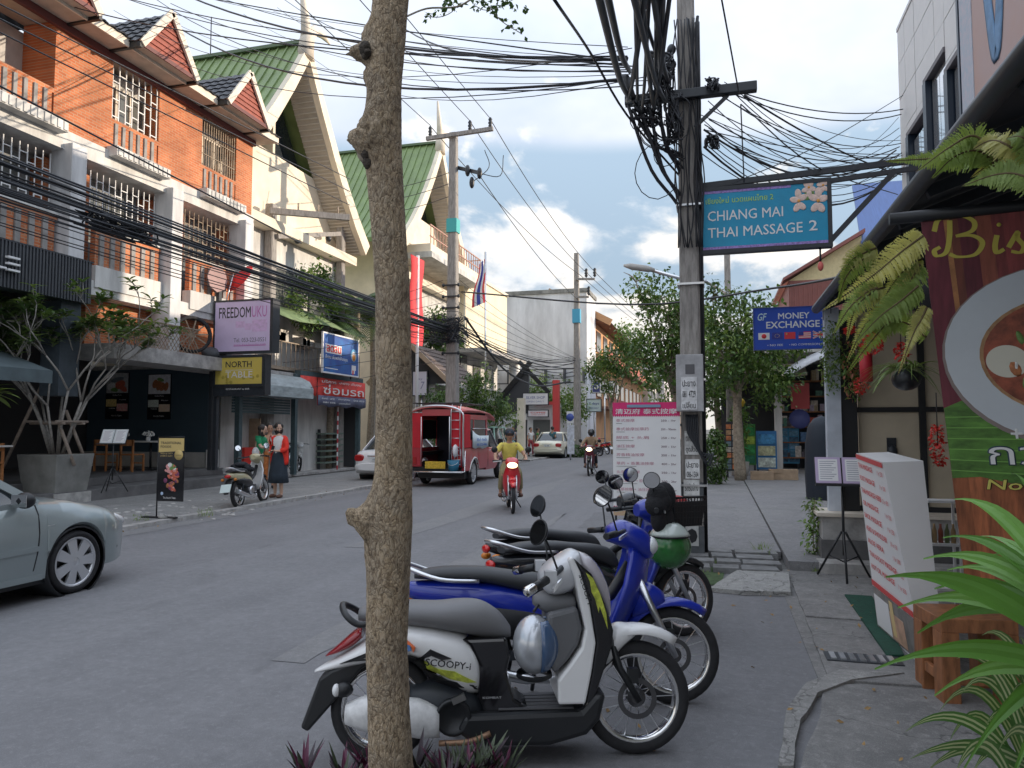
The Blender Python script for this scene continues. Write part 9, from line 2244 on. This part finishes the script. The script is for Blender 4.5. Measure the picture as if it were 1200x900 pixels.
fern('short fern frond above the banner top at the right',[AD(1215,195,2.8),AD(1180,170,2.8),AD(1160,165,2.85),AD(1140,175,2.9)],.06,1)
fern('broad fern frond in front of the eave above the banner',[AD(1230,225,2.7),AD(1195,205,2.75),AD(1165,205,2.8),AD(1128,218,2.9)],.065,0)
fern('fern frond rising at the right edge above the banner',[AD(1215,205,2.75),AD(1205,170,2.75),AD(1195,160,2.75),AD(1180,162,2.8)],.055,0)
fern('green fern frond half hidden behind the banner edge',[AD(1078,310,4.0),AD(1066,330,4.0),AD(1050,350,4.0),AD(1035,365,4.0)],.085,0)
fern('low fern frond pointing left above the hanging flowers',[AD(1085,395,4.0),AD(1060,378,4.0),AD(1035,380,4.0),AD(1010,392,4.0)],.06,0)
random.seed(91)
for k in range(16):
 x,y=rnd(1120,1215),rnd(165,222); fern('small fern frond in the leafy mass above the banner',[AD(x+40,y+15,2.9),AD(x+15,y-rnd(5,20),2.9),AD(x-15,y-rnd(0,15),2.9),AD(x-rnd(30,55),y+rnd(5,30),2.95)],.06,k%2,'ferns above the banner',52)
for k in range(22):
 x,y=rnd(1000,1066),rnd(300,400); fern('small fern frond cascading between the eave tube and the banner',[AD(x+18,y-10,4.0),AD(x+6,y-5,4.0),AD(x-15,y+rnd(5,20),4.0),AD(x-rnd(20,45),y+rnd(30,60),4.05)],.065,k%2,'ferns cascading beside the banner',52)
hpn=thing('hanging_basket','dark hanging basket with trailing grassy plant beside the banner','hanging plant',AD(1062,440,5.4))
MB().ell(AD(1062,445,5.4),.10,.10,.08,14,8).build('pot',M_black,hpn); mb=MB(); random.seed(19)
for k in range(70): az=rnd(0,2*PI); blade(mb,AD(1062+rnd(-12,12),432,5.4),Vector((math.cos(az),math.sin(az)*.6,rnd(-.1,.9))),rnd(.2,.42),rnd(.005,.010),.75)
mb.build('leaves',LF[2],hpn); b=MB(); a=AD(1062,430,5.4); b.tube([a,Vector((a.x,a.y,3.15))],.004,4); b.build('hanger',M_black,hpn)
def clump(label,name,cat,ctr_px,d,rx,rz,n,size,ms,seed,fl=None):
 rs=np.random.default_rng(seed); c=AD(*ctr_px,d); t=thing(name,label,cat,c); R1,R2=rx*d/867,rz*d/867
 for q,mm in enumerate(ms):
  pts=[]
  for i in range(n//len(ms)):
   u=rs.normal(size=3); u/=np.linalg.norm(u); r=rs.uniform(.1,1)**.5; pts.append((c.x+u[0]*R1*r,c.y+u[1]*R1*r*.7,c.z+u[2]*R2*r))
  leaves(pts,size,.5,.4,rs).build('leaves',mm,t)
 b=MB(); b.tube([c+Vector((0,0,R2)),c+Vector((0,0,R2+.2))],.004,4); b.build('hanger',M_black,t)
 return t
clump('hanging vine basket with small rusty flowers on the pale blue post','hanging_vine','hanging plant',(1000,432),8.6,14,38,620,.055,[LF[1],LF[2],mat('rusty_petal',(.28,.11,.06),.6)],3)
clump('trailing green vine in front of the pale blue post','hanging_vine','hanging plant',(975,415),8.7,13,48,420,.05,[LF[1],LF[2]],4)
clump('wispy thin vine strand hanging left of the pale blue post','hanging_vine','hanging plant',(966,420),8.75,6,45,130,.045,[LF[2]],6)
M_ornr=mat('ornament_red',(.50,.035,.025),.5,var=.3,scale=40)
def pompom(label,px,py,d,r,rz,n=260,m=None):
 rs=np.random.default_rng(int(px)); c=AD(px,py,d); t=thing('red_flower_ornament',label,'ornament',c); pts=[]
 for i in range(n):
  u=rs.normal(size=3); u/=np.linalg.norm(u); pts.append((c.x+u[0]*r,c.y+u[1]*r,c.z+u[2]*rz))
 leaves(pts,.035,.6,.0,rs).build('petals',m or M_ornr,t); b=MB(); b.tube([c,c+Vector((0,0,rz+.25))],.004,4); b.build('string',M_black,t); return t
pompom('round red paper flower hanging among the ferns',1022,402,6.6,.085,.09); pompom('second red flower hanging close beside the banner',1056,412,6.4,.05,.08,160); pompom('dangling red flower garland beside the left edge of the banner',1099,522,5.6,.045,.15,240); pompom('small red flower at the bottom of the vine basket',1008,452,7.2,.06,.08,160); pompom('small red flower by the exchange board end',996,386,7.6,.05,.04,120)
b=MB(); c=AD(1015,432,6.8); b.lathe((c.x,c.y,c.z-.12),(0,0,1),[(0,0),(0,.055),(.26,.055),(.26,0)],12); b.tube([(c.x,c.y,c.z+.14),(c.x,c.y,c.z+.3)],.004,4); tag(b.build('red_lantern',mat('lantern_red',(.36,.015,.025),.6)),'dark red cylindrical lantern hanging below the paper flower','lantern')
t=thing('climbing_weed','tall leafy weed climbing the corner of the low wall','plant',G(955,660)); rs=np.random.default_rng(8); pts=[]; c=G(954,660)
for i in range(330): h=rs.uniform(.05,.78); pts.append((c.x+rs.normal()*.05*(1.2-h*.5),c.y+rs.normal()*.06,h))
leaves(pts[:165],.07,.45,.2,rs).build('leaves',LF[1],t); leaves(pts[165:],.07,.45,.2,rs).build('leaves',LF[2],t); MB().tube([c,c+Vector((.0,0,.4)),c+Vector((.03,0,.75))],.006,5).build('stem',M_bark,t)
gm=MB(); rs=np.random.default_rng(12); random.seed(12)
for (px,py,n_,h) in ((895,655,40,.22),(893,650,20,.3),(838,662,60,.10),(822,668,60,.08),(850,664,40,.08),(960,668,30,.10),(240,606,70,.10),(165,612,60,.07),(845,655,40,.12)):
 for k in range(n_):
  p=G(px+rnd(-9,9),py+rnd(-4,4)); p.z=.005 if px>700 else .06; az=rnd(0,2*PI); blade(gm,p,Vector((math.cos(az)*.5,math.sin(az)*.5,1)),h*rnd(.5,1.2),.005,.3,k=4)
tag(gm.build('grass',LF[2]),'tufts of grass and weeds in the pavement cracks','grass',kind='stuff')
mo=MB(); a=[gp(818,684),gp(824,660),gp(850,668),gp(845,688)]; mo.add([(x,y,.012) for x,y in a],[(0,1,2,3)]); tag(mo.build('moss_patch',mat('moss',(.045,.075,.03),.95,var=.5,scale=14,bump=.6)),'low green moss patch at the foot of the near pole','moss',kind='stuff')
t=thing('shrub','dark green shrub at the foot of the roadside tree by the postcard rack','shrub',G(838,575)); rs=np.random.default_rng(15)
for q,mm in enumerate((LF[0],LF[1])): leaves(crown_pts([(*AD(838,535,20.5),.35,.35,.85)],700,rs),.12,.5,.3,rs).build('leaves',mm,t)
t=thing('shrub','low plant at the kerb between the gold sedan and the slim pole','shrub',G(675,535)); c=G(676,536); leaves(crown_pts([(c.x,c.y,.35,.7,.5,.4)],500,rs),.18,.5,.3,rs).build('leaves',LF[0],t)
t=thing('potted_plant','tall ornamental plant with yellow flower before the souvenir shop','plant',AD(868,540,24)); c=AD(866,500,24); leaves(crown_pts([(c.x,c.y,c.z,.35,.35,.9)],500,rs),.16,.4,.3,rs).build('leaves',LF[1],t); MB().ell(AD(868,472,23.6),.14,.1,.14,10,7).build('flower',mat('yellow_flower',(.50,.33,.03),.6),t)
MB().lathe((c.x,c.y,.1),(0,0,1),[(0,0),(0,.25),(.45,.3),(.45,0)],14).build('pot',M_greywall,t); MB().tube([(c.x,c.y,.5),(c.x,c.y,c.z)],.03,6).build('stem',M_bark,t)
